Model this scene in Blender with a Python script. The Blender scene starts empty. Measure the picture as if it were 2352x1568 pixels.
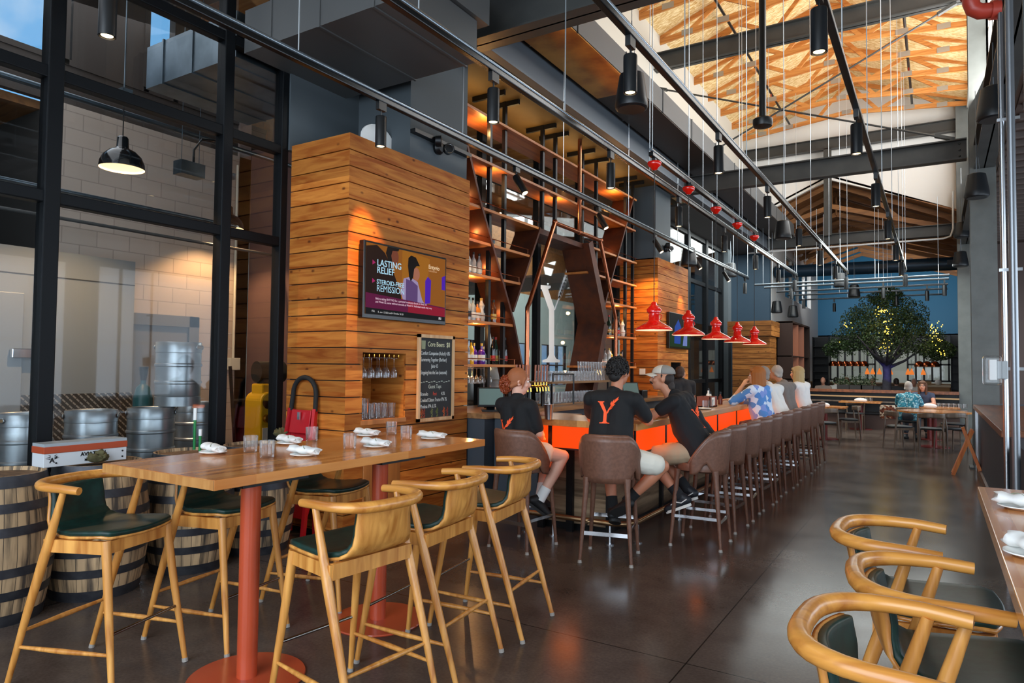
import bpy, bmesh, math, random
import numpy as np
from mathutils import Matrix, Vector, Euler, noise
from mathutils.bvhtree import BVHTree
random.seed(7)
S = bpy.context.scene
COL = S.collection
PI = math.pi

# ------------------------------------------------------------------ camera, light, exposure
W_, H_, F_ = 2352, 1568, 1568.0
HC = 1.6
YAW, PITCH, ROLL = math.radians(31.87), math.radians(2.07), math.radians(.596)
_f = Vector((-math.sin(YAW)*math.cos(PITCH), math.cos(YAW)*math.cos(PITCH), math.sin(PITCH)))
_r = Vector((math.cos(YAW), math.sin(YAW), 0)); _u = _r.cross(_f)
CR = math.cos(ROLL)*_r + math.sin(ROLL)*_u
CU = -math.sin(ROLL)*_r + math.cos(ROLL)*_u
cam = bpy.data.cameras.new('camera'); camo = bpy.data.objects.new('camera', cam); COL.objects.link(camo)
cam.sensor_width = 36; cam.lens = 36*F_/W_; cam.clip_start = .05; cam.clip_end = 200
mw = Matrix.Identity(4)
for i in range(3):
    mw[i][0], mw[i][1], mw[i][2] = CR[i], CU[i], -_f[i]
mw.translation = (0, 0, HC)
camo.matrix_world = mw
S.camera = camo

def at(px, py, **k):
    """the point of the world plane x=, y= or z= that lies in the direction of photo pixel px, py"""
    d = _f + CR*((px-W_/2)/F_) - CU*((py-H_/2)/F_)
    (a, v), = k.items(); i = 'xyz'.index(a)
    o = Vector((0, 0, HC))
    return o + d*((v-o[i])/d[i])

S.view_settings.view_transform = 'Standard'
S.view_settings.look = 'None'
S.view_settings.gamma = 1
S.view_settings.use_curve_mapping = False
S.view_settings.exposure = EXPOSURE = 0.0
S.cycles.use_denoising = True
S.cycles.max_bounces = 8
S.cycles.diffuse_bounces = 3
S.cycles.glossy_bounces = 3
S.cycles.transmission_bounces = 6
S.cycles.transparent_max_bounces = 40
S.cycles.caustics_reflective = False
S.cycles.caustics_refractive = False
S.cycles.sample_clamp_indirect = 4
S.cycles.blur_glossy = 1.0

def srgb(h):
    h = h.lstrip('#')
    c = [int(h[i:i+2], 16)/255 for i in (0, 2, 4)]
    return tuple(x/12.92 if x <= .04045 else ((x+.055)/1.055)**2.4 for x in c) + (1,)

# sky with clouds
wd = bpy.data.worlds.new('sky'); S.world = wd; wd.use_nodes = True
n = wd.node_tree.nodes; L = wd.node_tree.links; n.clear()
o_ = n.new('ShaderNodeOutputWorld'); b_ = n.new('ShaderNodeBackground')
tc = n.new('ShaderNodeTexCoord'); nz = n.new('ShaderNodeTexNoise'); rp = n.new('ShaderNodeValToRGB')
nz.inputs['Scale'].default_value = 5; nz.inputs['Detail'].default_value = 6
rp.color_ramp.elements[0].position = .42; rp.color_ramp.elements[0].color = srgb('#74b2e6')
rp.color_ramp.elements[1].position = .62; rp.color_ramp.elements[1].color = srgb('#f2f6fa')
L.new(tc.outputs['Generated'], nz.inputs['Vector']); L.new(nz.outputs['Fac'], rp.inputs['Fac'])
L.new(rp.outputs['Color'], b_.inputs['Color']); b_.inputs['Strength'].default_value = 1.15
L.new(b_.outputs[0], o_.inputs['Surface'])

def area(name, loc, target, sx, sy, power, col):
    l = bpy.data.lights.new(name, 'AREA'); l.shape = 'RECTANGLE'; l.size = sx; l.size_y = sy
    l.energy = power; l.color = col
    o = bpy.data.objects.new(name, l); COL.objects.link(o); o.location = loc
    o.rotation_euler = (Vector(target)-Vector(loc)).to_track_quat('-Z', 'Y').to_euler()
    return o
DAY = (.80, .90, 1.0); WARM = (1, .60, .28)
area('daylight_south_windows', (-1.2, -3.7, 3.3), (-1.2, 5, 1.6), 7.5, 5.5, 800, DAY)
area('daylight_clerestory_east', (1.05, 15.1, 7.2), (-2.2, 15.1, 8.6), 10.6, 2.4, 1080, (1, .97, .93))
area('daylight_east_windows', (4.8, 8, 2.2), (-4, 8, 1.6), 24, 3.0, 700, DAY)
area('daylight_far_hall', (-4.45, 29, 4.9), (0, 30, 3.6), 5.6, 1.6, 70, (.9, .95, 1))
area('daylight_brewhouse', (-7.2, 2.5, 5.6), (-8.0, 3.2, 0), 2.0, 7, 70, (.92, .95, 1))
area('brewhouse_north_fill', (-9.5, 19, 5.9), (-10.5, 19, 0), 4, 20, 1500, (.93, 1, .98))  # added overhead fill under the closed roof, brightens the pale wall

def spot(loc, target, power, size=.9, blend=.6, col=WARM, r=.03):
    l = bpy.data.lights.new('lamp_and_fill', 'SPOT'); l.energy = power; l.color = col
    l.spot_size = size; l.spot_blend = blend; l.shadow_soft_size = r
    o = bpy.data.objects.new('lamp_and_fill', l); COL.objects.link(o); o.location = loc
    o.rotation_euler = (Vector(target)-Vector(loc)).to_track_quat('-Z', 'Y').to_euler()
    return o
def point(loc, power, col=WARM, r=.03):
    l = bpy.data.lights.new('lamp_and_fill', 'POINT'); l.energy = power; l.color = col; l.shadow_soft_size = r
    o = bpy.data.objects.new('lamp_and_fill', l); COL.objects.link(o); o.location = loc
    return o

# ------------------------------------------------------------------ materials
def _base(name):
    m = bpy.data.materials.new(name); m.use_nodes = True
    nt = m.node_tree; return m, nt, nt.nodes['Principled BSDF']
def C(c):
    return srgb(c) if isinstance(c, str) else tuple(c)+(1,)*(4-len(c))
MATS = {}
def mat(name, col, rough=.5, metal=0, emit=None, es=0, col2=None, scale=8, stretch=(1, 1, 1), bump=0, coat=0, spec=.5, lo=.35, hi=.65, trans=0, alpha=1, ior=None, detail=4, dist=0):
    if name in MATS: return MATS[name]
    m, nt, p = _base(name); N = nt.nodes; K = nt.links
    p.inputs['Base Color'].default_value = C(col); p.inputs['Roughness'].default_value = rough
    p.inputs['Metallic'].default_value = metal; p.inputs['Specular IOR Level'].default_value = spec
    if coat: p.inputs['Coat Weight'].default_value = coat; p.inputs['Coat Roughness'].default_value = .08
    if emit: p.inputs['Emission Color'].default_value = C(emit); p.inputs['Emission Strength'].default_value = es
    if trans: p.inputs['Transmission Weight'].default_value = trans
    if ior: p.inputs['IOR'].default_value = ior
    if alpha < 1: p.inputs['Alpha'].default_value = alpha
    if col2 or bump:
        t = N.new('ShaderNodeTexCoord'); mp = N.new('ShaderNodeMapping'); mp.inputs['Scale'].default_value = stretch
        z = N.new('ShaderNodeTexNoise'); z.inputs['Scale'].default_value = scale; z.inputs['Detail'].default_value = detail
        z.inputs['Distortion'].default_value = dist
        K.new(t.outputs['Object'], mp.inputs['Vector']); K.new(mp.outputs[0], z.inputs['Vector'])
        if col2:
            r = N.new('ShaderNodeValToRGB'); r.color_ramp.elements[0].position = lo; r.color_ramp.elements[1].position = hi
            r.color_ramp.elements[0].color = C(col); r.color_ramp.elements[1].color = C(col2)
            K.new(z.outputs['Fac'], r.inputs['Fac']); K.new(r.outputs[0], p.inputs['Base Color'])
        if bump:
            b = N.new('ShaderNodeBump'); b.inputs['Strength'].default_value = bump; b.inputs['Distance'].default_value = .01
            K.new(z.outputs['Fac'], b.inputs['Height']); K.new(b.outputs[0], p.inputs['Normal'])
    MATS[name] = m
    return m

def math_(nt, op, a, b=None):
    q = nt.nodes.new('ShaderNodeMath'); q.operation = op
    for i, v in enumerate((a, b)):
        if v is None: continue
        if isinstance(v, (int, float)): q.inputs[i].default_value = v
        else: nt.links.new(v, q.inputs[i])
    return q.outputs[0]
def mixc(nt, fac, a, b, mode='MIX'):
    q = nt.nodes.new('ShaderNodeMix'); q.data_type = 'RGBA'; q.blend_type = mode
    for k, v in ((0, fac), (6, a), (7, b)):
        if isinstance(v, (int, float)): q.inputs[k].default_value = v
        elif isinstance(v, tuple): q.inputs[k].default_value = v
        else: nt.links.new(v, q.inputs[k])
    return q.outputs[2]

def plank_mat(name, ca, cb, cd, pitch=.2, rough=.5, knots=True):
    """boards along x and y, one tone per board, grain and knots; z in rows of pitch"""
    m, nt, p = _base(name); N = nt.nodes; K = nt.links
    t = N.new('ShaderNodeTexCoord'); s = N.new('ShaderNodeSeparateXYZ'); K.new(t.outputs['Object'], s.inputs[0])
    g = N.new('ShaderNodeNewGeometry'); gs = N.new('ShaderNodeSeparateXYZ'); K.new(g.outputs['True Normal'], gs.inputs[0])
    row = math_(nt, 'FLOOR', math_(nt, 'DIVIDE', s.outputs[2], pitch))
    side = math_(nt, 'GREATER_THAN', math_(nt, 'ABSOLUTE', gs.outputs[0]), .5)
    wn = N.new('ShaderNodeTexWhiteNoise'); wn.noise_dimensions = '2D'
    cv = N.new('ShaderNodeCombineXYZ'); K.new(row, cv.inputs[0]); K.new(side, cv.inputs[1]); K.new(cv.outputs[0], wn.inputs['Vector'])
    u = math_(nt, 'ADD', s.outputs[0], s.outputs[1])
    c2 = N.new('ShaderNodeCombineXYZ')
    K.new(math_(nt, 'ADD', u, math_(nt, 'MULTIPLY', wn.outputs[0], 40)), c2.inputs[0]); K.new(math_(nt, 'MULTIPLY', s.outputs[2], 9), c2.inputs[1])
    nz = N.new('ShaderNodeTexNoise'); nz.inputs['Scale'].default_value = 1.6; nz.inputs['Detail'].default_value = 6; nz.inputs['Distortion'].default_value = 1.2
    K.new(c2.outputs[0], nz.inputs['Vector'])
    r = N.new('ShaderNodeValToRGB'); r.color_ramp.elements[0].position = .3; r.color_ramp.elements[1].position = .62
    r.color_ramp.elements[0].color = C(ca); r.color_ramp.elements[1].color = C(cb); K.new(nz.outputs['Fac'], r.inputs['Fac'])
    tone = N.new('ShaderNodeMapRange'); tone.inputs[3].default_value = .55; tone.inputs[4].default_value = 1.15; K.new(wn.outputs[0], tone.inputs[0])
    tc_ = N.new('ShaderNodeCombineColor'); [K.new(tone.outputs[0], tc_.inputs[i]) for i in range(3)]
    c = mixc(nt, 1.0, r.outputs[0], tc_.outputs[0], 'MULTIPLY')
    if knots:
        c3 = N.new('ShaderNodeCombineXYZ'); K.new(math_(nt, 'MULTIPLY', u, 4.2), c3.inputs[0]); K.new(math_(nt, 'MULTIPLY', s.outputs[2], 7), c3.inputs[1]); K.new(row, c3.inputs[2])
        v = N.new('ShaderNodeTexVoronoi'); v.inputs['Scale'].default_value = 1; K.new(c3.outputs[0], v.inputs['Vector'])
        k = N.new('ShaderNodeMapRange'); k.inputs[1].default_value = .05; k.inputs[2].default_value = .13; k.inputs[3].default_value = .85; k.inputs[4].default_value = 0
        K.new(v.outputs['Distance'], k.inputs[0])
        c = mixc(nt, k.outputs[0], c, C(cd))
    K.new(c, p.inputs['Base Color']); p.inputs['Roughness'].default_value = rough; p.inputs['Specular IOR Level'].default_value = .22
    MATS[name] = m; return m

def wood_mat(name, ca, cb, axis='z', scale=3, rough=.4, coat=.2, ring=14):
    """straight-grained timber: grain runs along the given object axis"""
    m, nt, p = _base(name); N = nt.nodes; K = nt.links
    t = N.new('ShaderNodeTexCoord'); mp = N.new('ShaderNodeMapping')
    st = {'x': (.08, 1, 1), 'y': (1, .08, 1), 'z': (1, 1, .08)}[axis]
    mp.inputs['Scale'].default_value = tuple(q*ring*scale for q in st); K.new(t.outputs['Object'], mp.inputs['Vector'])
    nz = N.new('ShaderNodeTexNoise'); nz.inputs['Scale'].default_value = 1; nz.inputs['Detail'].default_value = 5; nz.inputs['Distortion'].default_value = .6
    K.new(mp.outputs[0], nz.inputs['Vector'])
    r = N.new('ShaderNodeValToRGB'); r.color_ramp.elements[0].position = .32; r.color_ramp.elements[1].position = .68
    r.color_ramp.elements[0].color = C(ca); r.color_ramp.elements[1].color = C(cb); K.new(nz.outputs['Fac'], r.inputs['Fac'])
    K.new(r.outputs[0], p.inputs['Base Color']); p.inputs['Roughness'].default_value = rough
    p.inputs['Coat Weight'].default_value = coat; p.inputs['Coat Roughness'].default_value = .15
    MATS[name] = m; return m

def butcher_mat(name, ca, cb, rough=.2, w=.06):
    """glued strips along y, each with its own tone"""
    m, nt, p = _base(name); N = nt.nodes; K = nt.links
    t = N.new('ShaderNodeTexCoord'); s = N.new('ShaderNodeSeparateXYZ'); K.new(t.outputs['Object'], s.inputs[0])
    row = math_(nt, 'FLOOR', math_(nt, 'DIVIDE', s.outputs[0], w))
    wn = N.new('ShaderNodeTexWhiteNoise'); wn.noise_dimensions = '2D'
    cv = N.new('ShaderNodeCombineXYZ'); K.new(row, cv.inputs[0])
    K.new(math_(nt, 'FLOOR', math_(nt, 'ADD', math_(nt, 'MULTIPLY', s.outputs[1], .9), math_(nt, 'MULTIPLY', row, .37))), cv.inputs[1]); K.new(cv.outputs[0], wn.inputs['Vector'])
    mp = N.new('ShaderNodeMapping'); mp.inputs['Scale'].default_value = (40, 2.5, 40); K.new(t.outputs['Object'], mp.inputs['Vector'])
    nz = N.new('ShaderNodeTexNoise'); nz.inputs['Scale'].default_value = 1; nz.inputs['Detail'].default_value = 5; K.new(mp.outputs[0], nz.inputs['Vector'])
    f = math_(nt, 'ADD', math_(nt, 'MULTIPLY', wn.outputs[0], .55), math_(nt, 'MULTIPLY', nz.outputs['Fac'], .5))
    r = N.new('ShaderNodeValToRGB'); r.color_ramp.elements[0].position = .1; r.color_ramp.elements[1].position = .95
    r.color_ramp.elements[0].color = C(ca); r.color_ramp.elements[1].color = C(cb); K.new(f, r.inputs['Fac'])
    K.new(r.outputs[0], p.inputs['Base Color']); p.inputs['Roughness'].default_value = rough
    p.inputs['Coat Weight'].default_value = .25; p.inputs['Coat Roughness'].default_value = .1
    MATS[name] = m; return m

def glass_mat(name, tint=(1, 1, 1), refl=.9, rough=.02, ior=1.5, whiten=0):
    """thin clear pane: see-through with a fresnel reflection"""
    m = bpy.data.materials.new(name); m.use_nodes = True; nt = m.node_tree; N = nt.nodes; K = nt.links; N.clear()
    o = N.new('ShaderNodeOutputMaterial'); mx = N.new('ShaderNodeMixShader'); fr = N.new('ShaderNodeFresnel'); fr.inputs['IOR'].default_value = ior
    tr = N.new('ShaderNodeBsdfTransparent'); tr.inputs[0].default_value = tint+(1,)
    gl = N.new('ShaderNodeBsdfGlossy'); gl.inputs['Roughness'].default_value = rough
    K.new(math_(nt, 'MULTIPLY', fr.outputs[0], refl), mx.inputs[0]); t_ = tr.outputs[0]
    if whiten:  # diffuse white mixed in to brighten the glass, instead of real highlights
        m2 = N.new('ShaderNodeMixShader'); df = N.new('ShaderNodeBsdfDiffuse'); df.inputs[0].default_value = (.9, .9, .9, 1); m2.inputs[0].default_value = whiten
        K.new(t_, m2.inputs[1]); K.new(df.outputs[0], m2.inputs[2]); t_ = m2.outputs[0]
    K.new(t_, mx.inputs[1]); K.new(gl.outputs[0], mx.inputs[2]); K.new(mx.outputs[0], o.inputs[0])
    MATS[name] = m; return m

def emis(name, col, s): return mat(name, '#000000', rough=.6, emit=col, es=s, spec=.1)

# ------------------------------------------------------------------ geometry
class G:
    def __init__(s): s.v = []; s.f = []
    def add(s, vs, fs):
        b = len(s.v); s.v += [tuple(q) for q in vs]; s.f += [tuple(i+b for i in q) for q in fs]; return s
    def box(s, x0, x1, y0, y1, z0, z1):
        v = [(x, y, z) for x in (x0, x1) for y in (y0, y1) for z in (z0, z1)]
        return s.add(v, [(0, 1, 3, 2), (4, 6, 7, 5), (0, 4, 5, 1), (2, 3, 7, 6), (0, 2, 6, 4), (1, 5, 7, 3)])
    def obox(s, M, sx, sy, sz):
        g = G().box(-sx/2, sx/2, -sy/2, sy/2, -sz/2, sz/2)
        return s.add([M @ Vector(q) for q in g.v], g.f)
    def bar(s, a, b, w, h, up=(0, 0, 1)):
        """rectangular bar from a to b, w across, h along up"""
        a = Vector(a); b = Vector(b); d = b-a; L_ = d.length; d.normalize()
        u = Vector(up); x = d.cross(u)
        if x.length < 1e-5: x = d.cross(Vector((1, 0, 0)))
        x.normalize(); u = x.cross(d)
        M = Matrix.Identity(4)
        for i in range(3): M[i][0], M[i][1], M[i][2], M[i][3] = x[i], d[i], u[i], ((a+b)/2)[i]
        return s.obox(M, w, L_, h)
    def tube(s, pts, r, n=8, closed=False, caps=True, flat=1.0):
        pts = [Vector(p) for p in pts]; m = len(pts)
        rs = r if isinstance(r, (list, tuple)) else [r]*m
        vs = []; prev = None
        for i, p in enumerate(pts):
            if closed: t = pts[(i+1) % m]-pts[i-1]
            else: t = pts[min(i+1, m-1)]-pts[max(i-1, 0)]
            if t.length < 1e-9: t = Vector((0, 0, 1))
            t.normalize()
            if prev is None:
                a = Vector((0, 0, 1)) if abs(t.z) < .9 else Vector((1, 0, 0))
                prev = t.cross(a).normalized()
            x = prev - t*prev.dot(t)
            if x.length < 1e-6: x = t.cross(Vector((0, 1, 0)))
            x.normalize(); y = t.cross(x); prev = x
            vs += [p + x*math.cos(2*PI*k/n)*rs[i] + y*math.sin(2*PI*k/n)*rs[i]*flat for k in range(n)]
        fs = []
        for i in range(m if closed else m-1):
            j = (i+1) % m
            fs += [(i*n+k, i*n+(k+1) % n, j*n+(k+1) % n, j*n+k) for k in range(n)]
        if caps and not closed: fs += [tuple(range(n))[::-1], tuple(range((m-1)*n, m*n))]
        return s.add(vs, fs)
    def cyl(s, a, b, r0, r1=None, n=12): return s.tube([a, b], [r0, r0 if r1 is None else r1], n)
    def lathe(s, prof, o=(0, 0, 0), n=20, M=None, cap=True):
        o = Vector(o); vs = []
        for r, z in prof: vs += [Vector((r*math.cos(2*PI*k/n), r*math.sin(2*PI*k/n), z)) for k in range(n)]
        vs = [(M @ q if M else q)+o for q in vs]
        fs = [(i*n+k, i*n+(k+1) % n, (i+1)*n+(k+1) % n, (i+1)*n+k) for i in range(len(prof)-1) for k in range(n)]
        if cap:
            if prof[0][0] > 1e-6: fs.append(tuple(range(n))[::-1])
            if prof[-1][0] > 1e-6: fs.append(tuple(range((len(prof)-1)*n, len(prof)*n)))
        return s.add(vs, fs)
    def ball(s, c, r, n=14, m=8, R=None):
        if not isinstance(r, (tuple, list)): r = (r, r, r)
        vs = []
        for i in range(m+1):
            a = PI*i/m
            for k in range(n):
                q = Vector((r[0]*math.sin(a)*math.cos(2*PI*k/n), r[1]*math.sin(a)*math.sin(2*PI*k/n), r[2]*math.cos(a)))
                vs.append((R @ q if R else q)+Vector(c))
        fs = [(i*n+k, (i+1)*n+k, (i+1)*n+(k+1) % n, i*n+(k+1) % n) for i in range(m) for k in range(n)]
        return s.add(vs, fs)
    def prism(s, pts, d):
        m = len(pts); d = Vector(d); a = [Vector(p) for p in pts]
        return s.add(a+[p+d for p in a], [tuple(range(m))[::-1], tuple(range(m, 2*m))]+[(i, (i+1) % m, m+(i+1) % m, m+i) for i in range(m)])
    def poly(s, pts): return s.add(pts, [tuple(range(len(pts)))])
    def loft(s, rings, closed=True, caps=True):
        n_ = len(rings[0]); vs = [q for r in rings for q in r]; fs = []
        for i in range(len(rings)-1):
            for k in range(n_ if closed else n_-1):
                fs.append((i*n_+k, i*n_+(k+1) % n_, (i+1)*n_+(k+1) % n_, (i+1)*n_+k))
        if caps and closed: fs += [tuple(range(n_))[::-1], tuple(range((len(rings)-1)*n_, len(rings)*n_))]
        return s.add(vs, fs)
    def grid(s, fn, nu, nv):
        vs = [fn(i/nu, j/nv) for j in range(nv+1) for i in range(nu+1)]
        return s.add(vs, [(j*(nu+1)+i, j*(nu+1)+i+1, (j+1)*(nu+1)+i+1, (j+1)*(nu+1)+i) for j in range(nv) for i in range(nu)])
    def tr(s, M):
        s.v = [tuple(M @ Vector(q)) for q in s.v]; return s
    def merge(s, g, M=None): return s.add([M @ Vector(q) for q in g.v] if M else g.v, g.f)

def obj(name, g, m, parent=None, loc=None, smooth=None, bevel=0, solid=0, world=False, label=None):
    me = bpy.data.meshes.new(name); me.from_pydata(g.v, [], g.f); me.validate()
    bm = bmesh.new(); bm.from_mesh(me); bmesh.ops.recalc_face_normals(bm, faces=bm.faces); bm.to_mesh(me); bm.free()
    if m: me.materials.append(m)
    if smooth is not None:
        me.polygons.foreach_set('use_smooth', [True]*len(me.polygons)); me.set_sharp_from_angle(angle=math.radians(smooth))
    o = bpy.data.objects.new(name, me); COL.objects.link(o)
    if loc: o.location = loc
    if parent:
        o.parent = parent
        if world: o.matrix_parent_inverse = Matrix.Translation(parent.location).inverted()
    if solid:
        q = o.modifiers.new('solid', 'SOLIDIFY'); q.thickness = solid; q.offset = 0
    if bevel:
        b = o.modifiers.new('bevel', 'BEVEL'); b.width = bevel; b.segments = 2; b.limit_method = 'ANGLE'; b.angle_limit = math.radians(40)
    if label: o['label'] = label
    return o
def tag(o, label, cat, group=None, kind=None):
    if label: o['label'] = label
    if cat: o['category'] = cat
    if group: o['group'] = group
    if kind: o['kind'] = kind
    return o
def thing(name, label, cat, loc=(0, 0, 0), rz=0, group=None):
    o = bpy.data.objects.new(name, None); COL.objects.link(o); o.empty_display_size = .1
    o.location = loc; o.rotation_euler = (0, 0, rz); return tag(o, label, cat, group)
def struct(name, g, m, parent=None, **k):
    o = obj(name, g, m, parent, **k)
    if not parent: o['kind'] = 'structure'
    return o
def sthing(name, loc=(0, 0, 0)):
    o = bpy.data.objects.new(name, None); COL.objects.link(o); o.location = loc; o['kind'] = 'structure'; return o
KIDS = {}
def kids(o): return [c for c in COL.objects if c.parent == o]
def dup(root, loc, rz=0, label=None, group=None):
    ks = KIDS.get(root.name)
    if ks is None:
        ks = KIDS[root.name] = [(c, kids(c)) for c in kids(root)]
    r = root.copy(); COL.objects.link(r); r.location = loc; r.rotation_euler = (0, 0, rz)
    if label: r['label'] = label
    if group: r['group'] = group
    for c, sub in ks:
        d = c.copy(); COL.objects.link(d); d.parent = r
        for e in sub:
            h = e.copy(); COL.objects.link(h); h.parent = d
    return r
def textg(body, size, depth=.002, bold=0, align='LEFT', sx=1):
    """lettering as a mesh in the xy plane, baseline at the origin"""
    cu = bpy.data.curves.new('lettering', 'FONT'); cu.body = body; cu.size = size; cu.extrude = depth/2; cu.offset = bold
    cu.align_x = align; cu.resolution_u = 3
    o = bpy.data.objects.new('lettering', cu); COL.objects.link(o)
    dg = bpy.context.evaluated_depsgraph_get()
    me = bpy.data.meshes.new_from_object(o.evaluated_get(dg))
    g = G().add([(q.co.x*sx, q.co.y, q.co.z) for q in me.vertices], [tuple(p.vertices) for p in me.polygons])
    bpy.data.objects.remove(o); bpy.data.curves.remove(cu); bpy.data.meshes.remove(me)
    return g
def frame_mat(o, x, y):
    """matrix with origin o, x axis along x, y axis along y"""
    x = Vector(x).normalized(); y = Vector(y); y = (y-x*y.dot(x)).normalized(); z = x.cross(y)
    M = Matrix.Identity(4)
    for i in range(3): M[i][0], M[i][1], M[i][2], M[i][3] = x[i], y[i], z[i], o[i]
    return M
def T(x, y, z, rz=0): return Matrix.Translation((x, y, z)) @ Matrix.Rotation(rz, 4, 'Z')

BLACK = mat('black_steel', '#0b0d10', .4, .2)
DKSTEEL = mat('dark_painted_steel', '#444543', .45, .15, col2='#3a3b3a', scale=3)
CHROME = mat('chrome', '#d8dade', .12, 1)
STEEL = mat('brushed_steel', '#b9bcc0', .28, 1)
WHITE = mat('white_paint', '#e9e8e4', .6)
COPPER = mat('copper_pipe', '#a8674a', .25, 1)
GLASS = glass_mat('window_glass', (.95, .965, .97), .42)
CLEAR = glass_mat('drinking_glass', (.992, .992, .992), .5, .05, 1.5, .02)
TEAL = mat('dark_teal_paint', '#187098', .55)
SLATE = mat('slate_blue_paint', '#4a5257', .65)
# ------------------------------------------------------------------ the setting
def floor_mat():
    m, nt, p = _base('polished_concrete'); N = nt.nodes; K = nt.links
    t = N.new('ShaderNodeTexCoord'); s = N.new('ShaderNodeSeparateXYZ'); K.new(t.outputs['Object'], s.inputs[0])
    a = N.new('ShaderNodeTexNoise'); a.inputs['Scale'].default_value = 1.3; a.inputs['Detail'].default_value = 8; a.inputs['Roughness'].default_value = .65
    b = N.new('ShaderNodeTexNoise'); b.inputs['Scale'].default_value = 60; b.inputs['Detail'].default_value = 3
    K.new(t.outputs['Object'], a.inputs['Vector']); K.new(t.outputs['Object'], b.inputs['Vector'])
    r = N.new('ShaderNodeValToRGB'); r.color_ramp.elements[0].position = .3; r.color_ramp.elements[1].position = .72
    r.color_ramp.elements[0].color = C('#40352f'); r.color_ramp.elements[1].color = C('#5f544d'); K.new(a.outputs['Fac'], r.inputs['Fac'])
    c = mixc(nt, .35, r.outputs[0], b.outputs['Fac'], 'OVERLAY')
    def joint(v, off, pitch):
        q = math_(nt, 'ABSOLUTE', math_(nt, 'SUBTRACT', math_(nt, 'FRACT', math_(nt, 'DIVIDE', math_(nt, 'ADD', v, off), pitch)), .5))
        return math_(nt, 'LESS_THAN', q, .004/pitch)
    j = math_(nt, 'MAXIMUM', joint(s.outputs[0], 1.17+1.9, 3.8), joint(s.outputs[1], -3.7+1.9, 3.8))
    c = mixc(nt, j, c, C('#15110f'))
    K.new(c, p.inputs['Base Color'])
    rr = N.new('ShaderNodeMapRange'); rr.inputs[3].default_value = .12; rr.inputs[4].default_value = .3; K.new(a.outputs['Fac'], rr.inputs[0]); K.new(rr.outputs[0], p.inputs['Roughness'])
    p.inputs['Specular IOR Level'].default_value = .16
    return m
struct('floor', G().box(-15, 6, -4.2, 42, -.2, 0), floor_mat())

def cmu_mat():
    m, nt, p = _base('painted_block_wall'); N = nt.nodes; K = nt.links
    t = N.new('ShaderNodeTexCoord'); s = N.new('ShaderNodeSeparateXYZ'); K.new(t.outputs['Object'], s.inputs[0])
    cv = N.new('ShaderNodeCombineXYZ'); K.new(s.outputs[1], cv.inputs[0]); K.new(s.outputs[2], cv.inputs[1])
    b = N.new('ShaderNodeTexBrick'); b.inputs['Scale'].default_value = 1; b.inputs['Brick Width'].default_value = .41; b.inputs['Row Height'].default_value = .203
    b.inputs['Mortar Size'].default_value = .006; b.inputs['Color1'].default_value = C('#bdaea1'); b.inputs['Color2'].default_value = C('#b6a89b'); b.inputs['Mortar'].default_value = C('#9f9287')
    K.new(cv.outputs[0], b.inputs['Vector']); K.new(b.outputs['Color'], p.inputs['Base Color']); p.inputs['Roughness'].default_value = .6
    bu = N.new('ShaderNodeBump'); bu.inputs['Strength'].default_value = .5; bu.invert = True; K.new(b.outputs['Fac'], bu.inputs['Height']); K.new(bu.outputs[0], p.inputs['Normal'])
    return m
CMU = cmu_mat()
GX = -5.454          # plane of the glass wall to the brewhouse
CX = -4.583          # front of the timber piers
PLANK = plank_mat('cedar_boards', '#a04e14', '#cd8036', '#4a1c06', rough=.62)
DECK = mat('ochre_soffit', '#6b5428', .6, col2='#5c4722', scale=2)
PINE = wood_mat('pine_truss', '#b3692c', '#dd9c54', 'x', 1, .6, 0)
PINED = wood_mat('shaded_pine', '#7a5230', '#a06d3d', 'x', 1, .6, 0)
def osb_mat():
    m, nt, p = _base('strand_board'); N = nt.nodes; K = nt.links
    t = N.new('ShaderNodeTexCoord'); mp = N.new('ShaderNodeMapping'); mp.inputs['Scale'].default_value = (14, 34, 14); K.new(t.outputs['Object'], mp.inputs[0])
    v = N.new('ShaderNodeTexVoronoi'); v.inputs['Scale'].default_value = 1; K.new(mp.outputs[0], v.inputs['Vector'])
    sp = N.new('ShaderNodeSeparateColor'); K.new(v.outputs['Color'], sp.inputs[0])
    r = N.new('ShaderNodeValToRGB'); r.color_ramp.elements[0].color = C('#cfa25c'); r.color_ramp.elements[1].color = C('#f6dfae'); K.new(sp.outputs[0], r.inputs['Fac'])
    K.new(r.outputs[0], p.inputs['Base Color']); p.inputs['Roughness'].default_value = .7; return m
OSB = osb_mat()
EX0, EX1, AX, EZ, AZ, YG = -5.0, .75, -2.1, 8.75, 9.85, 21.95    # raised roof: eaves, ridge, heights, gable wall

# raised roof of strand board, its clerestory walls and gable
g = G()
for xa, za, xb, zb in ((EX0-.4, EZ-.15, AX, AZ), (EX1+.4, EZ-.15, AX, AZ)):
    g.prism([(xa, -4.2, za), (xb, -4.2, zb), (xb, -4.2, zb+.06), (xa, -4.2, za+.06)], (0, YG+4.2, 0))
struct('ceiling', g, OSB)
struct('wall_clerestory_left', G().box(EX0-.15, EX0, 6.3, YG, 5.4, EZ+.05), mat('warm_grey_sheathing', '#bdb8ad', .7))
g = G()
g.box(EX1, EX1+.15, -4.2, YG, 5.0, 5.9).box(EX1, EX1+.15, -4.2, YG, 8.55, 8.8)
g.box(EX1, EX1+.15, -4.2, 9.4, 5.9, 8.55)
for y in (9.4, 13.5, 17.6, 21.7): g.box(EX1, EX1+.15, y, y+.3, 5.9, 8.55)
struct('wall_clerestory_right', g, WHITE)
w = sthing('window_5', (EX1, 8, 7.2)); g = G(); p_ = G()
ys = (9.7, 13.5, 13.8, 17.6, 17.9, 21.7)
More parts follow.
